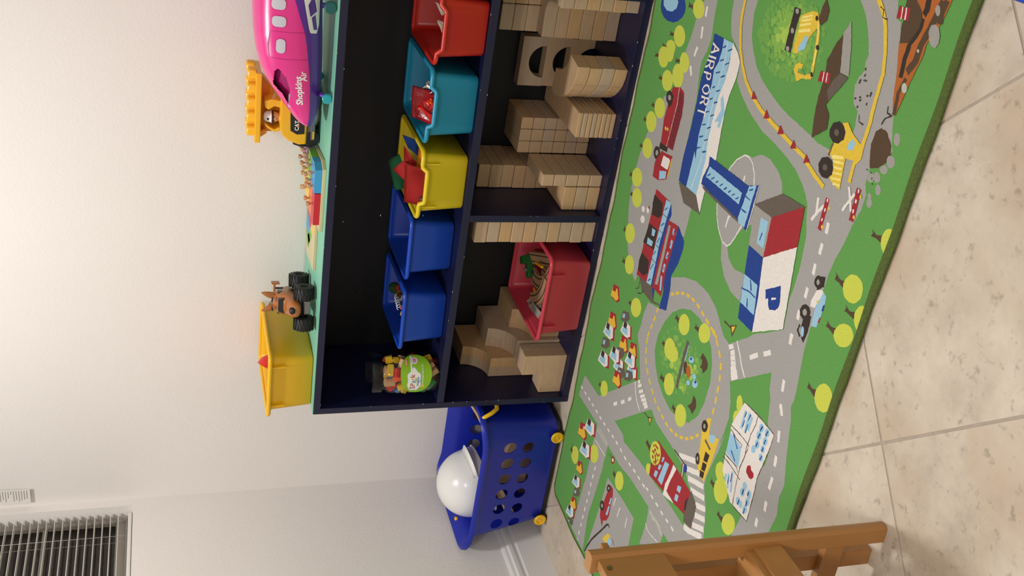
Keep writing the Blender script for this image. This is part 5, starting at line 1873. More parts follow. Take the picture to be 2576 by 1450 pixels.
# arches
def arcpts(cx, cz, r, a0, a1, n): return [(cx + r * math.cos(a0 + (a1 - a0) * i / n), cz + r * math.sin(a0 + (a1 - a0) * i / n)) for i in range(n + 1)]
P = [(0, 0), (.0300, 0)] + arcpts(.0667, 0, .0367, PI, 0, 18)[1:-1] + [(.1034, 0), (.1333, 0), (.1333, .0665), (0, .0665)]
# an arch has a wide half circle cut from its underside
P = [(0, 0), (.023, 0)] + arcpts(.0667, 0, .0437, PI, 0, 20)[1:-1] + [(.1104, 0), (.1333, 0), (.1333, .0664), (0, .0664)]
arch = fin(prismm(P, 1, 0, .034), 'block'); arch.materials.append(block)
for k in range(3): bl(arch, 'arch_block', ['bottom', 'middle', 'top'][k] + ' arch shaped block of the three stacked arches', (.8715 + jr.uniform(-.001, .001), -.064, ZB + k * .0667), 'three stacked arches')
# short ring segments
E_ = [(1.0188, -.2340), (1.0088, -.2990), (.985, -.2965), (.963, -.2890), (.9423, -.2740), (.9250, -.2560), (.9111, -.2340), (.8990, -.2080), (.8915, -.1780), (.890, -.1510), (.9010, -.1460), (.9326, -.1480), (.9551, -.1500), (.9590, -.1740), (.9680, -.1960), (.9839, -.2180), (1.0015, -.2300)]
ex, ey = .95, -.21
seg = fin(prismm([(x - ex, y - ey) for x, y in E_], 2, .0002, T_ - .0006, .0018), 'block'); seg.materials.append(block)
for k in range(4): bl(seg, 'curved_block', ['bottom', 'second', 'third', 'top'][k] + ' quarter ring block of the front curved pile', (ex + jr.uniform(-.0015, .0015), ey + jr.uniform(-.002, .002), ZB + k * T_), 'quarter ring blocks', jr.uniform(-.03, .03))
# long curves
G_ = [(1.0430, -.1880), (1.0750, -.1872), (1.1050, -.1870), (1.1200, -.1905), (1.1320, -.1990), (1.1400, -.2120), (1.1440, -.2300), (1.1455, -.2700), (1.1455, -.2880), (1.1788, -.2880), (1.1788, -.2400), (1.1750, -.2050), (1.1650, -.1800), (1.1480, -.1620), (1.1250, -.1540), (1.0430, -.1530)]
gx, gy = 1.10, -.19
cur = fin(prismm([(x - gx, y - gy) for x, y in G_], 2, .0002, T_ - .0006, .0018), 'block'); cur.materials.append(block)
for k in range(6): bl(cur, 'curved_block', (['bottom', 'second', 'third', 'fourth', 'fifth', 'top'][k]) + ' long bent block of the tall curved pile under the red bin', (gx + jr.uniform(-.0012, .0006), gy + jr.uniform(-.001, .001), ZB + k * T_), 'long bent blocks')
for c in range(2): stack(unit, 'unit_block', 9, 1.0435 + c * .0672, -.1515, T_, ['left', 'right'][c] + ' column flat block behind the tall curved pile', 'blocks behind the curved pile', .0006)
# left bay: concave buttress slabs
def butt(zt, yt, yf, zl):
    h = zt - ZB; P = [(0, 0), (0, h), (yt, h)]
    for i in range(1, 9):
        a = PI / 2 * i / 8; P.append((yt - (yt - yf) * (1 - math.cos(a)), h - (h - (zl - ZB)) * math.sin(a)))
    P.append((yf, 0)); return P
def slab(P, label, x, y0, grp):
    me = fin(prismm(P, 0, 0, .0330, .0012), 'block'); me.materials.append(block); return bl(me, 'buttress_block', label, (x, y0, ZB), grp)
y0 = -.022
for k, x in enumerate((.0190, .0525)):
    pass
for (zt, yt, yf, zl, x, l) in ((.287, -.135, -.202, .2175, .0188, 'tallest concave block, left of its pair against the shelf side'), (.287, -.138, -.205, .218, .0522, 'tallest concave block, right of its pair'), (.2205, -.142, -.212, .148, .0860, 'middle height concave block, left of its pair'), (.2215, -.147, -.217, .150, .1194, 'middle height concave block, right of its pair'), (.158, -.146, -.200, .105, .1530, 'lowest concave block, left of its pair beside the coral bin'), (.158, -.150, -.205, .105, .1864, 'lowest concave block, right of its pair behind the coral bin')):
    slab(butt(zt, yt + .022, yf + .022, zl), l, x, y0, 'concave blocks in the lower left bay')
LP = [(0, 0), (.1290, 0), (.1290, .1275), (.0645, .1275), (.0645, .067), (0, .067)]
lb = fin(prismm(LP, 1, 0, .0318, .0012), 'block'); lb.materials.append(block)
bl(lb, 'step_block', 'big stepped wooden block at the front left of the lower bay', (.0188, -.2905, ZB), None); bl(lb, 'step_block', 'stepped wooden block directly behind the front stepped one', (.0186, -.2580, ZB), None)
# ================================================================ CLEAR JAR OF COLOURED BLOCKS
JX, JY = .0862, -.258
jar = thing('block_jar', 'clear plastic jar of small coloured wooden blocks with a round green label', 'jar', (JX, JY, .3973))
def thin(name, tint, ior):
    m = bpy.data.materials.new(name); m.use_nodes = True; t_ = m.node_tree; t_.nodes.remove(t_.nodes['Principled BSDF']); o_ = t_.nodes['Material Output']
    tr_ = t_.nodes.new('ShaderNodeBsdfTransparent'); tr_.inputs[0].default_value = tint; gl = t_.nodes.new('ShaderNodeBsdfGlossy'); gl.inputs['Roughness'].default_value = .06
    lw_ = t_.nodes.new('ShaderNodeLayerWeight'); fr_ = t_.nodes.new('ShaderNodeMath'); fr_.operation = 'POWER'; fr_.inputs[1].default_value = 3.2; t_.links.new(lw_.outputs['Facing'], fr_.inputs[0]); f2_ = t_.nodes.new('ShaderNodeMath'); f2_.operation = 'MULTIPLY_ADD'; f2_.inputs[1].default_value = ior - 1; f2_.inputs[2].default_value = .02; t_.links.new(fr_.outputs[0], f2_.inputs[0]); mx_ = t_.nodes.new('ShaderNodeMixShader'); t_.links.new(f2_.outputs[0], mx_.inputs[0]); t_.links.new(tr_.outputs[0], mx_.inputs[1]); t_.links.new(gl.outputs[0], mx_.inputs[2]); t_.links.new(mx_.outputs[0], o_.inputs[0]); return m
clear = thin('clear_plastic', (.985, .99, .99, 1), 1.38)
RJ = .0625
outer = [(.045, 0), (.058, .002), (RJ, .010), (RJ + .0005, .06), (RJ, .120), (RJ - .001, .140), (.056, .150), (.0525, .155), (.0525, .160)]
inner = [(.051, .160), (.051, .155), (.0545, .1495), (RJ - .0025, .139), (RJ - .0015, .120), (RJ - .001, .06), (RJ - .0015, .011), (.056, .0045), (.045, .003)]
lathe('jar_body', outer + inner, clear, jar, 48, None)
clear2 = thin('clear_lid', (.90, .91, .91, 1), 1.6)
lathe('lid', [(.0585, .158), (.0600, .160), (.0595, .164), (.0602, .166), (.0595, .170), (.0602, .172), (.0595, .176), (.0602, .178), (.0590, .186), (.0560, .188), (.0560, .1865), (.0575, .184), (.0578, .160), (.0575, .158)], clear2, jar, 48)
lathe('lid_top', [(.0575, .1845), (.0575, .1870), (.001, .1875)], clear2, jar, 48, cap=False)
random.seed(21)
jc = {'red': 'c8201e', 'orange': 'e2552a', 'yellow': 'e0b81c', 'natural wood': 'c79c6e', 'green': '1f7a38', 'blue': '3f78b8'}
jm = {k: mat('jar_' + k.replace(' ', '_'), v, .5) for k, v in jc.items()}
cube_ = [fin(boxm((-a / 2, -b_ / 2, -c / 2), (a / 2, b_ / 2, c / 2), .0015), 'small_block') for a, b_, c in ((.026, .013, .013), (.020, .020, .011), (.030, .012, .012))]
cb_ = {}
def jb(kind, col, ang, rad, z, rot, where):
    key = (kind, col)
    if key not in cb_: me = cube_[kind].copy(); me.materials.append(jm[col]); cb_[key] = me
    o = bpy.data.objects.new('small_block', cb_[key]); COL.objects.link(o); o.location = (JX + rad * .93 * math.cos(ang), JY + rad * .93 * math.sin(ang), .3973 + z); o.rotation_euler = rot
    tag(o, f'small {col} block in the clear jar, {where}', 'block', 'small blocks in the jar')
vis = [(0, 'yellow', -.75, .040, .135, (0, .1, .8), 'up under the neck'), (1, 'red', -.95, .042, .118, (.2, .2, .6), 'upper middle'), (2, 'orange', -1.25, .043, .108, (.1, 1.2, .3), 'left of the label top'), (1, 'red', -2.2, .043, .128, (.2, .9, .8), 'upper left side'),
       (1, 'blue', -2.55, .043, .110, (.6, .2, .2), 'upper left edge'), (0, 'yellow', -2.0, .045, .098, (.2, 1.3, .2), 'left of the label'), (2, 'yellow', -2.5, .042, .088, (.4, .4, .4), 'left edge halfway down'), (0, 'natural wood', -.35, .044, .100, (.8, .3, .2), 'right edge'),
       (0, 'natural wood', -.2, .043, .05, (.3, .9, .2), 'lower right edge'), (2, 'natural wood', -1.05, .044, .019, (.3, 1, .4), 'at the bottom front'), (0, 'green', -1.9, .045, .022, (.3, .8, .4), 'at the bottom left'), (2, 'red', -2.2, .036, .021, (.4, .6, 1), 'bottom left edge'), (0, 'green', -2.6, .043, .035, (.2, .2, 1), 'lower left edge'),
       (1, 'natural wood', -.5, .042, .024, (.1, .9, .4), 'at the bottom right'), (0, 'yellow', .1, .042, .03, (.4, 1.2, .2), 'low on the far right'), (2, 'red', -2.9, .042, .07, (1, .2, .2), 'far left edge')]
for a in vis: jb(*a)
for o in [q for q in COL.objects if q.name.startswith('small_block')]: o.scale = (1.25, 1.25, 1.25)
cols = list(jc)
for k in range(64):
    lv = k // 8; a = 2 * PI * (k % 8) / 8 + lv * .4 + random.uniform(-.15, .15); rad = .026 if k % 2 else .012
    if k % 8 > 4 and a % (2 * PI) < PI: rad = .042
    jb(random.randrange(3), random.choice(cols), a, rad, .012 + lv * .0172, (random.random() * 3, random.random() * 3, random.random() * 3), f'{["bottom", "second", "third", "fourth", "fifth", "sixth", "seventh", "top"][lv]} layer, ' + ['right side', 'right rear', 'rear', 'left rear', 'left side', 'left front', 'front', 'right front'][k % 8])
for k in range(5):   # stack of round wooden discs at the neck
    pass
o = lathe('round_block', [(.0125, 0), (.0125, .026)], jm['natural wood'], None, 24, (JX - .010, JY - .030, .3973 + .122)); o.rotation_euler = (.1, .1, 0); tag(o, 'round natural wood cylinder near the top of the clear jar', 'block', 'small blocks in the jar')
o = lathe('round_block', [(.0125, 0), (.0125, .026)], jm['natural wood'], None, 24, (JX + .020, JY - .020, .3973 + .124)); o.rotation_euler = (-.1, .15, 0); tag(o, 'second natural wood cylinder, right of the first in the jar top', 'block', 'small blocks in the jar')
# curved label
LA = math.atan2(-2.6123 - JY, 1.794 - JX) - .10
def lab(name, m, poly, off, par, tess=.004):
    # poly in label space (s, z): wrapped round the jar
    bm = bmesh.new(); D = dens(poly, tess); c = (sum(p[0] for p in poly) / len(poly), sum(p[1] for p in poly) / len(poly)); R = RJ + .0012 + off
    def P(s, z): a = LA + s / R; return (R * math.cos(a), R * math.sin(a), z)
    K = 10; rows = [[bm.verts.new(P(c[0] + (p[0] - c[0]) * k / K, c[1] + (p[1] - c[1]) * k / K)) for p in D] for k in range(1, K + 1)]; c0 = bm.verts.new(P(*c)); n = len(D)
    for j in range(n):
        bm.faces.new((c0, rows[0][j], rows[0][(j + 1) % n]))
        for k in range(K - 1): bm.faces.new((rows[k][j], rows[k + 1][j], rows[k + 1][(j + 1) % n], rows[k][(j + 1) % n]))
    return obj(name, fin(bm, name), m, par)
def el(cx, cz, rx, rz, n=36, p=1): return [(cx + rx * math.cos(2 * PI * i / n), cz + rz * math.sin(2 * PI * i / n)) for i in range(n)]
lbl = lab('label', mat('label_green', '86b81f', .4), el(.0, .068, .061, .0440), 0, jar)
cl = [(-.018 + (.030 + .003 * math.cos(5 * a)) * math.cos(a) * 1.12, .074 + (.0185 + .0018 * math.cos(6 * a)) * math.sin(a)) for a in [2 * PI * i / 40 for i in range(40)]]
lab('label_cloud_edge', mat('label_blue', '9cc4d0', .4), [(-.018 + (x + .018) * 1.05, .074 + (z - .074) * 1.08) for x, z in cl], .0002, lbl); lab('label_cloud', mat('label_white', 'e9e7df', .4), cl, .0004, lbl)
lab('label_band', mat('label_white', 'e9e7df', .4), [(.008, .0835), (.057, .0815), (.057, .0775), (.008, .0795)], .00025, lbl)
lab('label_flash', mat('label_orange', 'd8702a', .4), [(.022, .099), (.043, .097), (.045, .089), (.024, .090)], .0003, lbl)
lab('label_star', mat('label_pink', 'dcc6cc', .4), el(.040, .071, .012, .0105, 14), .0005, lbl)
lab('label_dot', mat('label_yellow', 'e8d23a', .4), el(-.036, .050, .0052, .0055), .0003, lbl)
def ltext(s, size, m, s0, z0, cs=None, tilt=0, off=.0008, bold=.0002):
    cu = bpy.data.curves.new('t', 'FONT'); cu.body = s; cu.size = size; cu.offset = bold; cu.align_x = 'CENTER'; cu.align_y = 'CENTER'; cu.resolution_u = 3
    t = bpy.data.objects.new('t', cu); COL.objects.link(t); dg = bpy.context.evaluated_depsgraph_get(); me = bpy.data.meshes.new_from_object(t.evaluated_get(dg)); bpy.data.objects.remove(t); R = RJ + .0012 + off
    for v in me.vertices:
        x, y = v.co.x, v.co.y; x, y = x * math.cos(tilt) - y * math.sin(tilt), x * math.sin(tilt) + y * math.cos(tilt); a = LA + (s0 + x) / R; v.co = (R * math.cos(a), R * math.sin(a), z0 + y)
    me.materials.clear(); return obj('lettering', me, m, lbl)
for ch, c_, s0, z0, sz in (('S', 'b03a3a', -.040, .077, .021), ('P', 'c0482a', -.030, .0775, .017), ('a', '2a86b4', -.021, .077, .016), ('r', 'c8862a', -.0135, .0775, .016), ('k', 'b02a4a', -.005, .078, .019)): ltext(ch, sz, mat('ink_' + c_, c_, .5), s0, z0)
ltext('create', .0062, mat('ink_green', '7ab040', .5), -.018, .0695); ltext('Imagine', .0088, mat('ink_blue', '2f7ac0', .5), -.021, .0635)
ltext('WOODEN BLOCKS', .0068, mat('label_white', 'e9e7df', .4), -.002, .0495, bold=.0001); ltext('70 PCS', .0055, mat('label_white', 'e9e7df', .4), .0335, .0938); ltext('VALUE\nPACK', .0042, mat('ink_pink', 'b0407a', .5), .040, .071); ltext('2+', .005, mat('ink_b03a3a', 'b03a3a'), -.036, .050)
# ================================================================ BLUE TOY BASKET WITH THE HELMET
bb = plastic('basket_blue', '1628a6'); BX, BY = -.268, -.1975
BT = thing('toy_basket', 'deep blue plastic rolling toy basket with round holes, between the shelf and the corner', 'basket', (BX, BY, 0))
n = 10
def br(w, d, r, z, wave=0):
    R = rrect(w, d, r, z, n); out = []
    for i in range(len(R)):
        a = Vector(R[i]); b_ = Vector(R[(i + 1) % len(R)]); k = 12 if (b_ - a).length > .05 else 1
        for j in range(k): out.append(a.lerp(b_, j / k))
    if wave:
        o2 = []
        for p in out:
            f = max(0, min(1, (abs(p.x) - (w / 2 - .10)) / .09)); f = f * f * (3 - 2 * f); o2.append((p.x, p.y, p.z + wave * (f - .5) * 2))
        return o2
    return [tuple(p) for p in out]
rings = [br(.370, .255, .035, .014), br(.385, .270, .04, .018), br(.400, .285, .045, .06), br(.450, .330, .05, .225, .003), br(.462, .342, .052, .240, .004), br(.500, .380, .060, .262, .006), br(.506, .386, .062, .259, .006), br(.510, .388, .062, .252, .006),
         br(.513, .391, .062, .255, .006), br(.510, .388, .062, .266, .006), br(.500, .380, .060, .269, .006), br(.456, .336, .05, .241, .004), br(.444, .324, .048, .224, .003), br(.394, .279, .042, .06), br(.378, .263, .036, .022)]
bo = shell('basket_body', rings, bb, BT, True, True, ang=55)
cut = bmesh.new()
def hole(axis, p, r, L_):
    q = 20; A = []; B = []
    for i in range(q):
        a = 2 * PI * i / q; u, v_ = r * math.cos(a), r * math.sin(a)
        if axis == 1: A.append(cut.verts.new((p[0] + u, p[1] - L_, p[2] + v_))); B.append(cut.verts.new((p[0] + u, p[1] + L_, p[2] + v_)))
        else: A.append(cut.verts.new((p[0] - L_, p[1] + u, p[2] + v_))); B.append(cut.verts.new((p[0] + L_, p[1] + u, p[2] + v_)))
    cut.faces.new(A); cut.faces.new(B[::-1])
    for i in range(q): cut.faces.new((A[i], B[i], B[(i + 1) % q], A[(i + 1) % q]))
for sgn in (-1, 1):
    for k in range(6):
        hole(1, (-.150 + k * .0592 - BX * 0 - .0135 + (.004 if sgn else 0), sgn * .16, .168), .0195, .06); hole(1, (-.150 + k * .0592 - .0175, sgn * .14, .108), .0185, .06)
bmesh.ops.recalc_face_normals(cut, faces=cut.faces[:]); cme = bpy.data.meshes.new('cut'); cut.to_mesh(cme); cut.free(); co = bpy.data.objects.new('cut', cme); COL.objects.link(co)
co.parent = BT
md = bo.modifiers.new('holes', 'BOOLEAN'); md.operation = 'DIFFERENCE'; md.object = co; md.solver = 'EXACT'
bpy.context.view_layer.update(); dg = bpy.context.evaluated_depsgraph_get(); nm = bpy.data.meshes.new_from_object(bo.evaluated_get(dg)); bo.modifiers.clear(); bo.data = nm; bpy.data.objects.remove(co)
nm.set_sharp_from_angle(angle=math.radians(50))
for x, y in ((.160, -.148), (-.165, -.148), (.160, .148), (-.165, .148)):
    s = 1 if y > 0 else -1
    wv = lathe('wheel', [(.0165, -.008), (.0175, -.006), (.0175, .002), (.015, .004)], black, BT, 22, (x, y - s * .004, .0176)); wv.rotation_euler = (-s * PI / 2, 0, 0)
    hb = lathe('wheel_hub', [(.0185, 0), (.0195, .003), (.018, .006), (.0125, .0065), (.0115, .004), (.006, .004), (.0055, .006), (.001, .0065)], YEL, BT, 26, (x, y + s * .001, .024)); hb.rotation_euler = (-s * PI / 2, 0, 0)
tube('base_frame', [(x, y, .012) for x, y, z in rrect(.372, .258, .03, 0, 5)], .0065, black, BT, 8, True)
for s in (1, -1):
    tube('handle', [(s * .232, -.040, .258), (s * .262, -.044, .252), (s * .272, -.038, .232), (s * .270, -.02, .215), (s * .269, .0, .210), (s * .270, .02, .215), (s * .272, .038, .232), (s * .262, .044, .252), (s * .232, .040, .258)] if s < 0 else
         [(.228, -.150, .260), (.250, -.152, .264), (.260, -.146, .240), (.2585, -.125, .218), (.258, -.098, .212), (.2585, -.072, .218), (.260, -.050, .240), (.250, -.042, .264), (.228, -.044, .262)], .0062, YEL, BT, 10)
# white helmet
HM = thing('toy_helmet', 'glossy white plastic play helmet lying in the blue basket', 'helmet', (-.370, -.225, .226), .15)
prof = [(.1145 * math.cos(a), .1145 * math.sin(a)) for a in [PI / 2 * i / 14 for i in range(15)]]
pr = [(.128, -.004), (.1285, 0), (.118, .002)] + prof[0:] + [(.0005, .1146)]
o = lathe('dome', [(.104, -.045), (.1055, -.042)] + [(.1055 * math.cos(a), .1055 * math.sin(a)) for a in [PI / 2 * i / 14 for i in range(15)]][:-1] + [(.0008, .1056)], WHT, HM, 48)
HM.rotation_euler = (.12, -.32, -.12)
# brim: a short peak on one side
v = []; f = []; q = 14
for i in range(q + 1):
    a = -.62 + 1.24 * i / q; w_ = .036 * math.cos(a / .62 * PI / 2) ** .6 if abs(a) < .6199 else 0
    for rr_, z in ((.1045, -.004), (.1045 + w_, -.016), (.1045 + w_, -.0185), (.1045, -.008)): v.append((rr_ * math.cos(a), rr_ * math.sin(a), z))
for i in range(q):
    for j in range(4): a = i * 4 + j; b_ = i * 4 + (j + 1) % 4; f.append((a, b_, b_ + 4, a + 4))
o = obj('peak', py('peak', v, f), WHT, HM, None, True)
tube('edge_band', ring(0, 0, -.043, .1055, 40), .0035, WHT, HM, 8, True)
# wooden things in the basket
lw = mat('pale_wood', 'd0ae86', .6, grain=(18, .1, (1, 1, 5)))
def loose(name, lo, hi, loc, rot, label, cat, m=lw): o = box(name, lo, hi, m, None, .001, loc); o.rotation_euler = rot; return tag(o, label, cat)
o = tube('wooden_hoop', [(0, .14, .010), (.006, .09, .004), (.008, .04, -.002), (.003, -.01, -.008), (-.018, -.045, -.016), (-.05, -.055, -.028)], [.0045] * 6, lw, None, 8, loc=(-.087, -.290, .252)); tag(o, 'thin bent wooden strip along the right rim of the blue basket', 'strip')
loose('wooden_board', (-.09, -.006, -.05), (.09, .006, .05), (-.25, -.262, .105), (.15, .1, .05), 'pale wooden board seen through the middle holes of the basket', 'board')
loose('wooden_rod', (-.10, -.011, -.011), (.10, .011, .011), (-.17, -.300, .165), (.0, .2, .0), 'round edged wooden rod seen through the upper right holes', 'rod')
loose('wooden_rod', (-.06, -.011, -.011), (.06, .011, .011), (-.375, -.312, .140), (.2, -.5, .1), 'short wooden rod seen through the upper left holes', 'rod')
loose('brown_box', (-.06, -.02, -.03), (.06, .02, .03), (-.16, -.24, .095), (.0, .0, .15), 'dark brown box at the right end inside the basket', 'box', mat('brown_card', '8d6b50', .8))
loose('brown_box', (-.14, -.07, -.018), (.14, .07, .018), (-.265, -.18, .050), (0, 0, 0), 'flat brown box at the bottom of the basket', 'box', mat('brown_card', '8d6b50', .8))
# ================================================================ TOYS ON THE SHELF TOP
ZT_ = .7427
# ---- toy plane
pinkm = mat('plane_pink', 'e2338c', .28, coat=.3); purp = mat('plane_purple', '5a2a94', .3, coat=.3); dpink = mat('plane_inside', '9c1560', .45); lt = mat('plane_window', 'c9c6d2', .2); lilac = mat('plane_seat', 'cdb8d6', .5)
PL = thing('toy_plane', 'glossy pink and purple toy aeroplane on the right of the shelf top', 'toy plane', (1.107, -.225, ZT_))
# outline (x, top, bottom, purple line) measured along the body
sec = [(-.300, .044, .036), (-.296, .056, .030), (-.285, .070, .0255), (-.268, .084, .0225), (-.245, .101, .020), (-.225, .116, .0185), (-.200, .133, .0178), (-.175, .1475, .0175), (-.150, .159, .0178), (-.115, .169, .019), (-.07, .1755, .021), (-.02, .1785, .024), (.05, .180, .026), (.12, .1785, .03), (.17, .176, .036)]
def hw_(x): t = min(1, max(0, (x + .300) / .20)); return .012 + .066 * math.sqrt(max(0, 1 - (1 - t) ** 2))
def lerp_sec(x):
    for i in range(len(sec) - 1):
        if x <= sec[i + 1][0] or i == len(sec) - 2:
            a, b_ = sec[i], sec[i + 1]; t = (x - a[0]) / (b_[0] - a[0]); return a[1] + (b_[1] - a[1]) * t, a[2] + (b_[2] - a[2]) * t
def pline(x): # pink / purple border height
    P = [(-.30, .047), (-.19, .050), (-.12, .058), (-.06, .068), (-.02, .081), (.02, .094), (.07, .112), (.17, .14)]
    for i in range(len(P) - 1):
        if x <= P[i + 1][0]: t = (x - P[i][0]) / (P[i + 1][0] - P[i][0]); return P[i][1] + (P[i + 1][1] - P[i][1]) * t
    return .14
OPN = [(-.150, .1310), (-.142, .1260), (-.143, .1180), (-.160, .1060), (-.182, .0965), (-.208, .0940), (-.2320, .0955), (-.202, .1120), (-.1840, .1322)]
def inside(x, z, P):
    c = False; j = len(P) - 1
    for i in range(len(P)):
        if (P[i][1] > z) != (P[j][1] > z) and x < (P[j][0] - P[i][0]) * (z - P[i][1]) / (P[j][1] - P[i][1]) + P[i][0]: c = not c
        j = i
    return c
xs = [-.300 + .47 * (i / 150) ** 1.25 for i in range(151)]; NA = 120; v = []; f = []; mi = []
for x in xs:
    t, b_ = lerp_sec(x); c = (t + b_) / 2; h = (t - b_) / 2; w_ = hw_(x)
    for j in range(NA):
        a = 2 * PI * j / NA; e = .82; cy = math.copysign(abs(math.cos(a)) ** e, math.cos(a)); sz = math.copysign(abs(math.sin(a)) ** e, math.sin(a)); v.append((x, w_ * cy, c + h * sz))
for i in range(len(xs) - 1):
    for j in range(NA):
        q = (i * NA + j, i * NA + (j + 1) % NA, (i + 1) * NA + (j + 1) % NA, (i + 1) * NA + j); cx = sum(v[k][0] for k in q) / 4; cz = sum(v[k][2] for k in q) / 4; cyy = sum(v[k][1] for k in q) / 4
        if cyy < 0 and inside(cx, cz, OPN): continue
        f.append(q); mi.append(1 if cz < pline(cx) else 0)
pp = bpy.data.materials.new('plane_paint'); pp.use_nodes = True; nt_ = pp.node_tree; nb2 = nt_.nodes['Principled BSDF']; nb2.inputs['Roughness'].default_value = .28; nb2.inputs['Coat Weight'].default_value = .3
tc2 = nt_.nodes.new('ShaderNodeTexCoord'); sx2 = nt_.nodes.new('ShaderNodeSeparateXYZ'); nt_.links.new(tc2.outputs['Object'], sx2.inputs[0])
mrx = nt_.nodes.new('ShaderNodeMapRange'); mrx.inputs[1].default_value = -.30; mrx.inputs[2].default_value = .17; nt_.links.new(sx2.outputs[0], mrx.inputs[0])
fc = nt_.nodes.new('ShaderNodeFloatCurve'); nt_.links.new(mrx.outputs[0], fc.inputs['Value']); cv = fc.mapping.curves[0]
cv.points[0].location = (0, pline(-.30) / .2); cv.points[1].location = (1, pline(.17) / .2)
for xx in (-.19, -.12, -.06, -.02, .02, .07): cv.points.new((xx + .30) / .47, pline(xx) / .2)
fc.mapping.update()
m1_ = nt_.nodes.new('ShaderNodeMath'); m1_.operation = 'MULTIPLY'; m1_.inputs[1].default_value = .2; nt_.links.new(fc.outputs[0], m1_.inputs[0])
m2_ = nt_.nodes.new('ShaderNodeMath'); m2_.operation = 'LESS_THAN'; nt_.links.new(sx2.outputs[2], m2_.inputs[0]); nt_.links.new(m1_.outputs[0], m2_.inputs[1])
mx2 = nt_.nodes.new('ShaderNodeMix'); mx2.data_type = 'RGBA'; mx2.inputs[6].default_value = lin('e2338c'); mx2.inputs[7].default_value = lin('5a2a94'); nt_.links.new(m2_.outputs[0], mx2.inputs[0]); nt_.links.new(mx2.outputs[2], nb2.inputs['Base Color'])
me = py('fuselage', v, f)
o = obj('fuselage', me, pp, PL, None, True)
shell('cabin_interior', [[(x, (hw_(x) - .012) * math.cos(2 * PI * j / 24), (lerp_sec(x)[0] + lerp_sec(x)[1]) / 2 + ((lerp_sec(x)[0] - lerp_sec(x)[1]) / 2 - .010) * math.sin(2 * PI * j / 24)) for j in range(24)] for x in [-.25, -.22, -.19, -.15]], dpink, PL)
box('seat', (-.240, -.052, .070), (-.205, -.02, .096), lilac, PL, .004)
def side_y(x, z):
    t, b_ = lerp_sec(x); c = (t + b_) / 2; h = (t - b_) / 2; s = max(-1, min(1, (z - c) / h)); sa = abs(s) ** (1 / .82); return -hw_(x) * max(0, 1 - sa * sa) ** (.41)
def patch(name, P, m, off, par=PL, step=.004, K=6):
    bm = bmesh.new(); D = dens(P, step); c = (sum(p[0] for p in P) / len(P), sum(p[1] for p in P) / len(P)); n_ = len(D)
    def Q(p): return (p[0], side_y(p[0], p[1]) - off, p[1])
    rows = [[bm.verts.new(Q((c[0] + (p[0] - c[0]) * k / K, c[1] + (p[1] - c[1]) * k / K))) for p in D] for k in range(1, K + 1)]; c0 = bm.verts.new(Q(c))
    for j in range(n_):
        bm.faces.new((c0, rows[0][j], rows[0][(j + 1) % n_]))
        for k in range(K - 1): bm.faces.new((rows[k][j], rows[k + 1][j], rows[k + 1][(j + 1) % n_], rows[k][(j + 1) % n_]))
    return obj(name, fin(bm, name), m, par, None, True)
def rr2(cx, cz, w_, h, r, n_=5):
    return [(x, z) for x, z, _ in [(p[0] + cx, p[1] + cz, 0) for p in [(q[0], q[1]) for q in rrect(w_, h, r, 0, n_)]]]
for cx, cz, w_, h in ((.0075, .128, .024, .030), (-.031, .126, .024, .030), (-.0860, .1205, .033, .020)):
    fr = patch('window', rr2(cx, cz, w_ + .003, h + .003, .010), mat('plane_frame', 'd42b80', .3), .0006); patch('window_glass', rr2(cx, cz, w_, h, .0088), lt, .0011, fr)
for X in (-.054, -.116):   # door seams
    patch('door_seam', [(X, .060), (X + .0008, .060), (X + .0008, .142), (X, .142)], dpink, .0004)
patch('door_seam', [(-.116, .144), (-.086, .149), (-.054, .144), (-.054, .1432), (-.086, .1482), (-.116, .1432)], dpink, .0004)
rib = patch('white_ribbon', [(-.058, .041), (-.055, .056), (-.045, .060), (.02, .074), (.05, .080), (.05, .036), (-.04, .036)], WHT, .0008)
for P in ([(-.050, .040), (-.048, .049), (-.020, .055), (-.015, .046)], [(-.008, .043), (-.018, .058), (.008, .064), (.03, .052)]): patch('ribbon_swirl', P, purp, .0013, rib)
for s in (-1, 1):
    tube('landing_strut', [(-.205, s * .045, .026), (-.205, s * .062, .014)], .006, purp, PL, 10)
    wv = lathe('wheel', [(.0005, -.0058), (.0095, -.0055), (.0115, -.0035), (.0115, .0035), (.0095, .0055), (.0005, .0058)], mat('plane_wheel', '28a4b0', .35), PL, 28, (-.205, s * .076, .0117)); wv.rotation_euler = (PI / 2, 0, 0)
    wv = lathe('wheel', [(.0005, -.006), (.012, -.0055), (.014, -.0035), (.014, .0035), (.012, .0055), (.0005, .006)], mat('plane_wheel_dark', '175a58', .4), PL, 28, (.004, s * .064, .0142)); wv.rotation_euler = (PI / 2, 0, 0)
    tube('landing_strut', [(.004, s * .050, .030), (.004, s * .060, .014)], .006, purp, PL, 10)
def wrap_text(s, size, x0, z0, tilt, m, bold, shear=.2, off=.0009):
    cu = bpy.data.curves.new('t', 'FONT'); cu.body = s; cu.size = size; cu.offset = bold; cu.shear = shear; cu.align_x = 'CENTER'; cu.align_y = 'CENTER'; cu.resolution_u = 3
    t = bpy.data.objects.new('t', cu); COL.objects.link(t); dg = bpy.context.evaluated_depsgraph_get(); me = bpy.data.meshes.new_from_object(t.evaluated_get(dg)); bpy.data.objects.remove(t)
    for q in me.vertices:
        x, y = q.co.x, q.co.y; x, y = x * math.cos(tilt) - y * math.sin(tilt), x * math.sin(tilt) + y * math.cos(tilt); q.co = (x0 + x, side_y(x0 + x, z0 + y) - off, z0 + y)
    me.materials.clear(); return obj('lettering', me, m, PL)
wrap_text('Shopkins', .0205, -.192, .0745, .12, WHT, .0006); wrap_text('Air', .0190, -.156, .0660, .22, WHT, .0004)
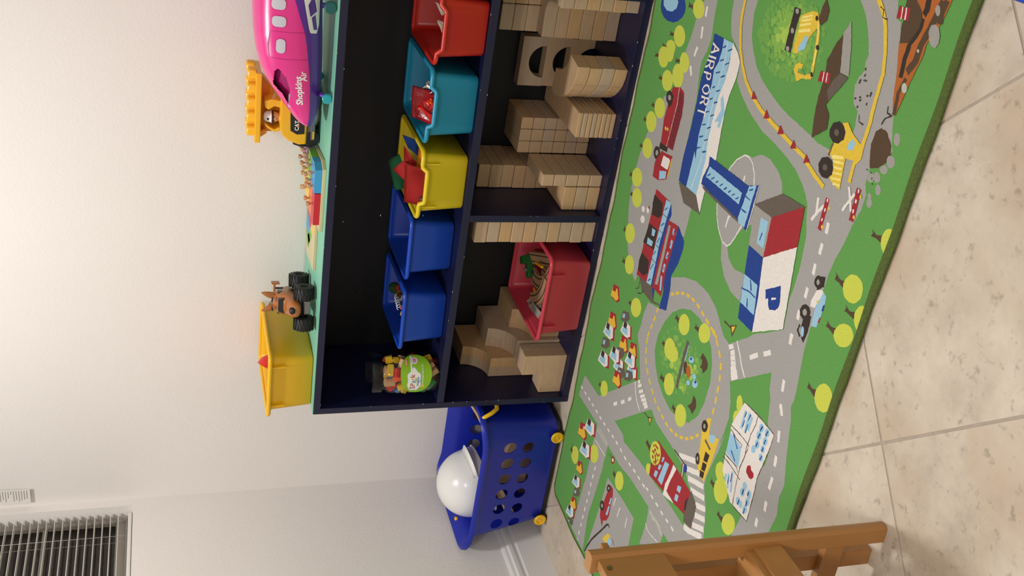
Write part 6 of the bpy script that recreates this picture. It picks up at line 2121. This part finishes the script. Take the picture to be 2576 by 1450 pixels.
# ---- yellow toy dump truck
ym = mat('truck_yellow', 'f2b61c', .3, coat=.3); yo = mat('truck_orange_yellow', 'e89a12', .35); gm = mat('truck_grey', '5d6263', .5); kb = mat('truck_black', '1d1c1e', .5)
DT = thing('toy_dump_truck', 'yellow toy dump truck with a black bonnet panel behind the pink plane', 'toy truck', (.785, -.112, ZT_))
box('chassis', (-.058, -.038, .012), (.085, .038, .034), gm, DT, .004); box('chassis_step', (-.050, -.044, .014), (.02, -.036, .024), gm, DT, .002)
box('indicator', (-.046, -.0455, .016), (-.026, -.0435, .020), YEL, DT)
prism('truck_body', [(-.062, .034), (-.064, .052), (-.054, .078), (-.040, .094), (-.022, .100), (.085, .100), (.085, .034)], 1, -.042, .042, ym, DT, .004)
prism('bonnet_panel', [(-.034, .040), (.036, .040), (.038, .060), (.030, .076), (-.026, .074), (-.036, .058)], 1, -.0435, -.0415, kb, DT, .0006)
text('lettering', 'CAT', .0135, WHT, DT, frame((-.012, -.0437, .0585), (1, 0, 0), (0, 0, 1)), .0003, .0003)
prism('logo_triangle', [(-.0175, .0532), (-.0065, .0532), (-.012, .0585)], 1, -.0442, -.0436, mat('logo_orange', 'e0701a', .5), DT)
for P in ([(-.030, .098), (-.034, .112), (-.024, .128), (-.016, .136), (-.010, .136), (-.020, .124), (-.026, .112), (-.020, .100)], [(.030, .098), (.034, .114), (.024, .128), (.030, .136), (.046, .138), (.052, .120), (.048, .098)]): prism('cab_pillar', P, 1, -.038, .038, ym, DT, .002)
box('cab_seat', (-.018, .002, .098), (.03, .034, .124), yo, DT, .003)
prism('tipper', [(-.050, .112), (.060, .112), (.100, .147), (-.052, .147)], 1, .006, .044, yo, DT, .003); box('tipper_rim', (-.060, -.046, .146), (.118, .048, .160), ym, DT, .0025)
prism('tipper_visor', [(-.058, .147), (-.040, .147), (-.034, .134), (-.044, .128)], 1, -.02, .03, yo, DT, .002)
for k in range(5):
    for s in (-1, 1):
        shell('stud', [rrect(.027, .026, .009, z, 4, -.034 + k * .0365, s * .024) if e == 0 else rrect(.027 - e, .026 - e, .008, z, 4, -.034 + k * .0365, s * .024) for z, e in ((.160, 0), (.174, 0), (.1775, .003), (.179, .008))], ym, DT)
for x, y in ((-.048, -.030), (.055, -.032), (-.048, .036), (.055, .036)):
    wv = lathe('wheel', [(.001, -.011), (.016, -.011), (.0195, -.008), (.0195, .008), (.016, .011), (.001, .011)], kb, DT, 30, (x, y, .0196)); wv.rotation_euler = (PI / 2, 0, 0)
prism('rear_tyre_guard', [(-.064, .008), (-.072, .020), (-.072, .048), (-.066, .066), (-.060, .066), (-.060, .008)], 1, -.036, .040, kb, DT, .003)
# driver
DR = thing('toy_driver', 'toy figure in a white hard hat sitting in the yellow dump truck', 'person', (.786, -.134, ZT_ + .0855), -.1)
DR.scale = (1.06, 1.06, 1.06)
skin = mat('toy_skin', 'd9a074', .5); hair = mat('toy_hair', '4a2a1a', .6)
lathe('torso', [(.012, 0), (.013, .006), (.010, .014), (.006, .017)], YEL, DR, 20)
hd = lathe('head', [(.001, .012), (.007, .0135), (.0110, .019), (.0122, .025), (.0115, .031), (.008, .036), (.001, .038)], skin, DR, 24)
lathe('hair', [(.0118, .027), (.0127, .0285), (.0127, .033), (.011, .035)], hair, DR, 24)
lathe('hard_hat', [(.0155, .0320), (.0158, .0330), (.0138, .0345), (.0135, .0400), (.0115, .0455), (.007, .0490), (.001, .0500)], WHT, DR, 28)
box('helmet_mark', (-.002, -.0142, .0385), (.003, -.0128, .0425), kb, DR)
for s in (-1, 1):
    lathe('eye', [(.0013, 0), (.0013, .0012)], kb, hd, 10, (s * .0045, -.0108, .0262)).rotation_euler = (PI / 2, 0, 0); tube('arm', [(s * .011, 0, .012), (s * .016, -.008, .006), (s * .012, -.016, .004)], [.004, .0035, .003], YEL, DR, 8)
lathe('nose', [(.0012, 0), (.001, .001)], skin, hd, 8, (0, -.0122, .0238)).rotation_euler = (PI / 2, 0, 0); tube('mouth', [(-.0025, -.0113, .0208), (0, -.0117, .0202), (.0025, -.0113, .0208)], .0004, hair, hd, 5)
# ---- brown monster truck
MT = thing('toy_monster_truck', 'brown toy monster truck with ears and big black tyres beside the yellow bin', 'toy truck', (.288, -.194, ZT_), math.radians(15))
brn = mat('truck_brown', 'a5642f', .4, coat=.2, noise=(40, .06)); ch = mat('truck_chassis', '1b1b1c', .5); dgl = mat('truck_glass', '24262a', .15); chrome = mat('truck_metal', '8c8c8c', .3, metal=1)
def tyre(loc):
    bm = bmesh.new(); n_ = 36; pr_ = [(.012, -.0155), (.0135, -.0175), (.021, -.0185), (.0272, -.0155), (.0292, -.009), (.0296, 0), (.0292, .009), (.0272, .0155), (.021, .0185), (.0135, .0175), (.012, .0155)]
    R = [[bm.verts.new((r * math.cos(2 * PI * i / n_), y, r * math.sin(2 * PI * i / n_))) for r, y in pr_] for i in range(n_)]
    for i in range(n_):
        for j in range(len(pr_) - 1): bm.faces.new((R[i][j], R[i][j + 1], R[(i + 1) % n_][j + 1], R[(i + 1) % n_][j]))
    for i in range(18):  # chevron lugs
        for s in (-1, 1):
            a = 2 * PI * (i + (.5 if s > 0 else 0)) / 18; b0 = boxm((-.0016, .0, .0282), (.0016, .0165, .0312)); 
            for q in b0.verts: q.co.x += q.co.y * .25
            b0.transform(Matrix.Rotation(a, 4, 'Y') @ Matrix.Scale(s, 4, (0, 1, 0))); me_ = bpy.data.meshes.new('x'); b0.to_mesh(me_); b0.free(); bm.from_mesh(me_); bpy.data.meshes.remove(me_)
    bmesh.ops.scale(bm, vec=(.96, 1, .96), verts=bm.verts)
    o = obj('tyre', fin(bm, 'tyre'), black, MT, loc, True); o.data.set_sharp_from_angle(angle=math.radians(35)); return o
def rim_(loc, s, par): lathe('rim', [(.0118, -.009), (.0125, .0), (.0110, .0005), (.0090, -.006), (.003, -.007), (.001, -.007)], mat('rim_grey', '3c3d3f', .4), par, 22, (0, s * .0145, 0)).rotation_euler = (-s * PI / 2, 0, 0)
# local frame: front of the truck faces -x? -> here front faces -y, axles along x
ty = None
for sx, sy in ((1, -1), (-1, -1), (1, 1), (-1, 1)):
    if ty is None: t_ = tyre((0, 0, 0)); t_.rotation_euler = (0, 0, PI / 2); ty = t_
    else: t_ = ty.copy(); COL.objects.link(t_)
    t_.location = (sx * .0415, sy * .060, .0302)
    rr_ = lathe('rim', [(.0118, .0), (.0125, .0145), (.0112, .0150), (.0095, .006), (.003, .005), (.001, .005)], mat('rim_grey', '3c3d3f', .4), t_, 22, (0, 0, 0)); rr_.rotation_euler = (sx * PI / 2, 0, 0)
for sy in (-1, 1): tube('axle', [(-.036, sy * .060, .030), (.036, sy * .060, .030)], .005, ch, MT)
box('chassis', (-.020, -.060, .030), (.020, .062, .048), ch, MT, .003); box('front_plate', (-.018, -.066, .014), (.018, -.058, .030), chrome, MT, .002)
for s in (-1, 1): tube('shock_absorber', [(s * .026, -.052, .034), (s * .020, -.046, .060)], .0035, chrome, MT); tube('shock_absorber', [(s * .026, .052, .034), (s * .020, .046, .060)], .0035, chrome, MT)
def sect(y, w_, z0, z1, e=.75):
    return [((w_ / 2) * math.copysign(abs(math.cos(a)) ** e, math.cos(a)), y, (z0 + z1) / 2 + (z1 - z0) / 2 * math.copysign(abs(math.sin(a)) ** e, math.sin(a))) for a in [2 * PI * i / 28 for i in range(28)]]
nb_ = len(MT.children)
shell('truck_body', [sect(-.088, .020, .052, .064), sect(-.085, .034, .046, .072), sect(-.072, .046, .044, .080), sect(-.052, .050, .046, .084), sect(-.036, .056, .046, .092), sect(-.018, .062, .046, .110), sect(.004, .060, .048, .116), sect(.026, .052, .050, .114), sect(.042, .046, .052, .092), sect(.070, .044, .052, .082), sect(.082, .030, .056, .076)], brn, MT, ang=60)
prism('windscreen', [(-.022, .086), (.022, .086), (.017, .104), (-.017, .104)], 1, -.040, -.022, dgl, MT, .002)
for s in (-1, 1):
    box('side_window', (s * .0275 - .003, -.012, .088), (s * .0275 + .003, .012, .104), dgl, MT, .002)
    er = shell('ear', [ring(s * .016, .004, .100, .009, 14, .006), ring(s * .018, .003, .114, .009, 14, .005), ring(s * .022, .002, .126, .0055, 14, .003), ring(s * .025, .002, .134, .001, 14, .001)], brn, MT)
    prism('eyebrow', [(s * .006, .107), (s * .018, .105), (s * .017, .109), (s * .008, .110)], 1, -.026, -.018, ch, MT)
shell('nose', [[(.010 * r_ * math.cos(a), -.089 + y_, .062 + .0085 * r_ * math.sin(a)) for a in [2 * PI * i / 20 for i in range(20)]] for r_, y_ in ((.3, -.003), (.7, -.001), (1, .003), (1, .008))], ch, MT)
box('spoiler', (-.028, .074, .100), (.028, .094, .106), brn, MT, .001)
for s in (-1, 1): box('spoiler_side', (s * .028 - .002, .072, .088), (s * .028 + .002, .096, .112), brn, MT, .001); box('spoiler_post', (s * .016 - .002, .070, .076), (s * .016 + .002, .076, .101), ch, MT)
for o in list(MT.children)[nb_:]: o.location.z -= .0; o.scale = (1, 1, .90)
# ---- wooden puzzle boards
pw = mat('puzzle_wood', 'cdbf94', .55, grain=(16, .06, (1, 4, 4)), coat=.1)
PZ = thing('shape_puzzle', 'wooden puzzle board with coloured pieces and round wooden pegs on the shelf top', 'puzzle', (.62, -.17, ZT_))
def WP(P): return [(x - .62, y + .17) for x, y in P]
prism('board', WP([(.545, -.284), (.716, -.287), (.728, -.255), (.700, -.070), (.560, -.040), (.535, -.150)]), 2, 0, .0085, pw, PZ, .001)
pc = {'blue': '3b9ad0', 'red': 'c42230', 'orange': 'e0723a', 'yellow': 'e8c44a', 'green': '74b03c', 'purple': '9a5a9c'}
def piece(c, P, z0, z1, pegs):
    o = prism('puzzle_piece', WP(P), 2, z0, z1, mat('pz_' + c, pc[c], .4), PZ, .0008); o['label'] = c + ' piece'
    for x, y in pegs:
        q = lathe('peg', [(.0028, 0), (.0028, .006), (.0055, .0075), (.0062, .011), (.0055, .0150), (.001, .0165)], mat('peg_wood', 'c9a27c', .5), o, 14, (x - .62, y + .17, z1))
piece('red', [(.562, -.280), (.648, -.281), (.648, -.236), (.562, -.236)], .0085, .024, [(.605, -.246)])
piece('blue', [(.650, -.281), (.712, -.282), (.722, -.255), (.716, -.212), (.650, -.212)], .0085, .026, [(.660, -.225), (.700, -.225), (.664, -.268), (.699, -.268)])
piece('orange', [(.556, -.234), (.648, -.234), (.648, -.168), (.550, -.168)], .0085, .022, [(.590, -.185), (.630, -.185)])
piece('green', [(.650, -.210), (.716, -.210), (.709, -.142), (.650, -.142)], .0085, .026, [(.660, -.155), (.697, -.155), (.661, -.195), (.700, -.195)])
piece('yellow', [(.550, -.166), (.648, -.166), (.648, -.060), (.566, -.060)], .0085, .022, [(.585, -.11), (.625, -.11), (.605, -.15)])
piece('purple', [(.650, -.140), (.708, -.140), (.699, -.075), (.650, -.075)], .0085, .028, [(.660, -.088), (.690, -.088), (.660, -.125), (.697, -.125)])
PB = thing('pattern_board', 'flat wooden pattern board printed with coloured shapes left of the peg puzzle', 'puzzle', (.45, -.13, ZT_))
def W2(P): return [(x - .45, y + .13) for x, y in P]
prism('board', W2([(.392, -.212), (.534, -.212), (.534, -.030), (.398, -.030), (.372, -.085)]), 2, 0, .0075, pw, PB, .0008)
for c, P in (('red', [(.470, -.125), (.528, -.170), (.530, -.080), (.500, -.050)]), ('blue', [(.440, -.045), (.500, -.045), (.470, -.120), (.430, -.085)]), ('green', [(.398, -.085), (.430, -.040), (.430, -.085), (.470, -.125), (.466, -.160), (.405, -.110)]), ('yellow', [(.470, -.160), (.500, -.205), (.528, -.205), (.528, -.175)]), ('yellow', [(.430, -.085), (.452, -.112), (.440, -.135), (.415, -.110)])):
    prism('painted_shape', W2(P), 2, .0075, .0079, mat('pz_' + c, pc[c]), PB)
# ================================================================ CHILD'S WOODEN CHAIR (bottom left)
CR = math.radians(4.5)
CH = thing('child_chair', 'small honey coloured wooden child chair standing on the tiles in front of the rug', 'chair', (.6850, -1.5790, .0005), 0)
ca, sa = math.cos(CR), math.sin(CR)
def cl_(o): o.rotation_euler = (0, 0, CR); return o
hexp = [(-.0170, .0110), (.0110, .0125), (.0165, .0040), (.0165, -.0060), (.0120, -.0115), (-.0125, -.0125), (-.0170, -.0080)]
def post(name, x, y, z0, z1): return cl_(prism(name, hexp, 2, z0, z1, chairw, CH, .0012, (x * ca - y * sa, x * sa + y * ca, 0)))
SEATD, SEATW = .245, .270
post('rear_leg', 0, 0, 0, .518); post('rear_leg', 0, -SEATW, 0, .518)
fl_ = prism('front_leg', [(-.020, -.014), (.020, -.014), (.020, .014), (-.020, .014)], 2, 0, .256, chairw, CH, .002, (-SEATD * ca + .02 * sa * 0, -SEATD * sa, 0)); cl_(fl_)
fl2 = prism('front_leg', [(-.020, -.014), (.020, -.014), (.020, .014), (-.020, .014)], 2, 0, .256, chairw, CH, .002, (-SEATD * ca + SEATW * sa, -SEATD * sa - SEATW * ca, 0)); cl_(fl2)
def cb2(name, lo, hi, bev=.0015): return cl_(box(name, lo, hi, chairw, CH, bev))
br_ = cb2('back_rest', (-.004, -SEATW + .008, .400), (.0115, -.0105, .508)); cl_(lathe('screw', [(.0042, 0), (.0042, .0012), (.003, .0012), (.001, .0006)], mat('brass_screw', '8a7a50', .4, metal=1), CH, 16, ((.0118) * ca + .032 * sa, .0118 * sa - .032 * ca, .4975)))
CH.children[-1].rotation_euler = (0, PI / 2, CR)
cb2('seat_rail', (-.010, -SEATW + .008, .198), (.0055, -.0105, .246)); cb2('seat_edge', (-.030, -SEATW + .005, .240), (.0005, -.0105, .258)); cb2('seat', (-SEATD - .01, -SEATW + .004, .240), (-.030, .012, .2525), .003)
cb2('side_rail', (-SEATD + .012, -.008, .070), (-.012, .008, .106)); cb2('side_rail', (-SEATD + .012, -SEATW - .008, .070), (-.012, -SEATW + .008, .106))
cb2('inner_post', (-.074, .006, 0), (-.044, .028, .455)); 
cb2('peg_end', (-.004, .010, .478), (.010, .026, .490), .002)
# blue item at the right edge of the picture
pl = bin_('low blue plastic toy tray on the tiles past the right end of the rug', .36, .26, .10, blup, (1.727, -1.571, .0006), .05, None, 'blue plastic trays', name='toy_tray', cat='tray')
from mathutils.geometry import delaunay_2d_cdt
# ================================================================ RUG (printed play mat; print laid down in rug millimetres)
RUGW, RUGH, RZ = 2.15, 1.036, .0072
RT = thing('play_rug', 'green printed town play rug with grey roads lying in front of the navy shelf', 'rug', (-.30, -.366, .0005), .0186)
rn = random.Random(11)
def wav(t): return .0035 * math.sin(t * 7.3) + .0028 * math.sin(t * 17.1 + 1) + .0012 * math.sin(t * 41)
out = []; rc = .03; st_ = .02
def edge(p, q, nrm, amp):
    n = int((Vector(q) - Vector(p)).length / st_)
    for i in range(n):
        t = i / n; x = p[0] + (q[0] - p[0]) * t; y = p[1] + (q[1] - p[1]) * t; e = wav(x * 1.7 + y) * amp * min(1, 8 * t, 8 * (1 - t)); out.append((x + nrm[0] * e, y + nrm[1] * e))
def corner(cx, cy, a0):
    for i in range(7): a = a0 - i * PI / 12; out.append((cx + rc * math.cos(a), cy + rc * math.sin(a)))
edge((rc, 0), (RUGW - rc, 0), (0, 1), 1.0); corner(RUGW - rc, -rc, PI / 2); edge((RUGW, -rc), (RUGW, -RUGH + rc), (1, 0), 1); corner(RUGW - rc, -RUGH + rc, 0); edge((RUGW - rc, -RUGH), (rc, -RUGH), (0, 1), .4); corner(rc, -RUGH + rc, -PI / 2); edge((0, -RUGH + rc), (0, -rc), (1, 0), 1); corner(rc, -rc, PI)
def rugmat(n, h, a=.1): return mat('rug_' + n, h, .95, noise=(420, a), bump=(500, .8, .0015))
PC = {'gn': '5f9c4c', 'gr': 'a3a19e', 'tr': 'c9d14e', 'br': '54402c', 'bl': '1b3e8c', 'lb': '98c4dc', 'wh': 'e6e0da', 'rd': 'a1272f', 'r2': '7c2430', 'ye': 'e2c03c', 'ly': 'f2e283', 'yl': 'e8b83a',
      'dk': '352a24', 'rf': '655a50', 'gl': '9f9c96', 'wg': 'b5b49a', 'og': 'b06228', 'ln': '5a4038', 'db': '24508e', 'l1': '6fa64c', 'l2': '84b34f', 'l3': 'a6c854'}
PC['wg'] = 'b9bcae'
RM = {k: rugmat(k, h) for k, h in PC.items()}
shell('pile', [[(x, y, 0) for x, y in out], [(x, y, .005) for x, y in out], [(x * .998 + .002, y * .997 - .0015, RZ) for x, y in out]], RM['gn'], RT, smooth=False)
tube('binding', [(x, y, .0048) for x, y in dens(out, .05)], .0046, mat('rug_binding', '51622a', .95, noise=(260, .25), bump=(300, 1, .002)), RT, 8, True)
bm = bmesh.new(); inn = [(x + (.016 if x < RUGW / 2 else -.016) * (abs(x - RUGW / 2) > RUGW / 2 - .03), y, 0) for x, y in out if y < -RUGH + .009]
inn.sort()
lo_ = [bm.verts.new((x, y + .001, RZ + .0006)) for x, y, _ in inn]; hi_ = [bm.verts.new((x, -RUGH + .0125 + .0015 * math.sin(x * 30), RZ + .0006)) for x, y, _ in inn]
for i in range(len(inn) - 1): bm.faces.new((lo_[i], lo_[i + 1], hi_[i + 1], hi_[i]))
obj('binding_tape', fin(bm, 'binding_tape'), MATS['rug_binding'], RT)
GR = ['ground_print', 'road_print', 'tree_print', 'house_print', 'airport_print', 'control_tower_print', 'parking_building_print', 'fire_station_print', 'fire_engine_print', 'excavator_print', 'tractor_print', 'buggy_print', 'school_bus_print', 'school_print', 'hospital_print', 'red_car_print']
acc = {}; boxes = []
for line in RUGD.strip().split('\n'):
    q = line.split(); g, c = q[0], q[1]; P = [tuple(float(u) / 2000 for u in s.split(',')) for s in q[2:]]
    if c[-1] == '*':   # ellipse: centre and two half axes
        c = c[:-1]; (ox_, oy_), (ax_, ay_), (bx_, by_) = P; k_ = 9 if abs(ax_) + abs(bx_) < .03 else 16
        P = [(ox_ + ax_ * math.cos(6.2832 * i / k_) + bx_ * math.sin(6.2832 * i / k_), oy_ + ay_ * math.cos(6.2832 * i / k_) + by_ * math.sin(6.2832 * i / k_)) for i in range(k_)]
    P = [(x, -y) for x, y in P]
    x0 = min(p[0] for p in P); x1 = max(p[0] for p in P); y0 = min(p[1] for p in P); y1 = max(p[1] for p in P)
    lay = 1 + max([l for a, b_, c_, d, l in boxes if a < x1 + .002 and b_ > x0 - .002 and c_ < y1 + .002 and d > y0 - .002], default=0); lay = min(lay, 60)
    boxes.append((x0, x1, y0, y1, lay))
    # tufted, slightly ragged outline
    D = dens([p for i, p in enumerate(P) if (Vector(p) - Vector(P[i - 1])).length > 1e-4], .006 if len(P) < 60 else .01)
    D = [(x + rn.uniform(-.0006, .0006), y + rn.uniform(-.0006, .0006)) for x, y in D]
    D = [(min(max(x, .003), RUGW - .003), min(max(y, -RUGH + .008), -.003 + min(0, wav(x * 1.7) * 1.3))) for x, y in D]
    if len(D) < 3: continue
    acc.setdefault(g, []).append((c, D, RZ + lay * .00003))
for g, L_ in acc.items():
    bm = bmesh.new(); names = sorted({c for c, _, _ in L_})
    for c, D, z in L_:
        n_ = len(D); vo, _, fo, _, _, _ = delaunay_2d_cdt([Vector(p) for p in D], [(i, (i + 1) % n_) for i in range(n_)], [list(range(n_))], 1, 1e-6)
        vs = [bm.verts.new((p.x, p.y, z)) for p in vo]
        for t in fo:
            f_ = bm.faces.new([vs[i] for i in t]); f_.material_index = names.index(c); f_.normal_update()
            if f_.normal.z < 0: f_.normal_flip()
    me = bpy.data.meshes.new('print'); bm.to_mesh(me); bm.free(); o = obj(GR[int(g.split(':')[0])], me, [RM[c] for c in names], RT); o['kind'] = 'stuff' if g in '01' else 'print'
    if g not in '01': del o['kind']
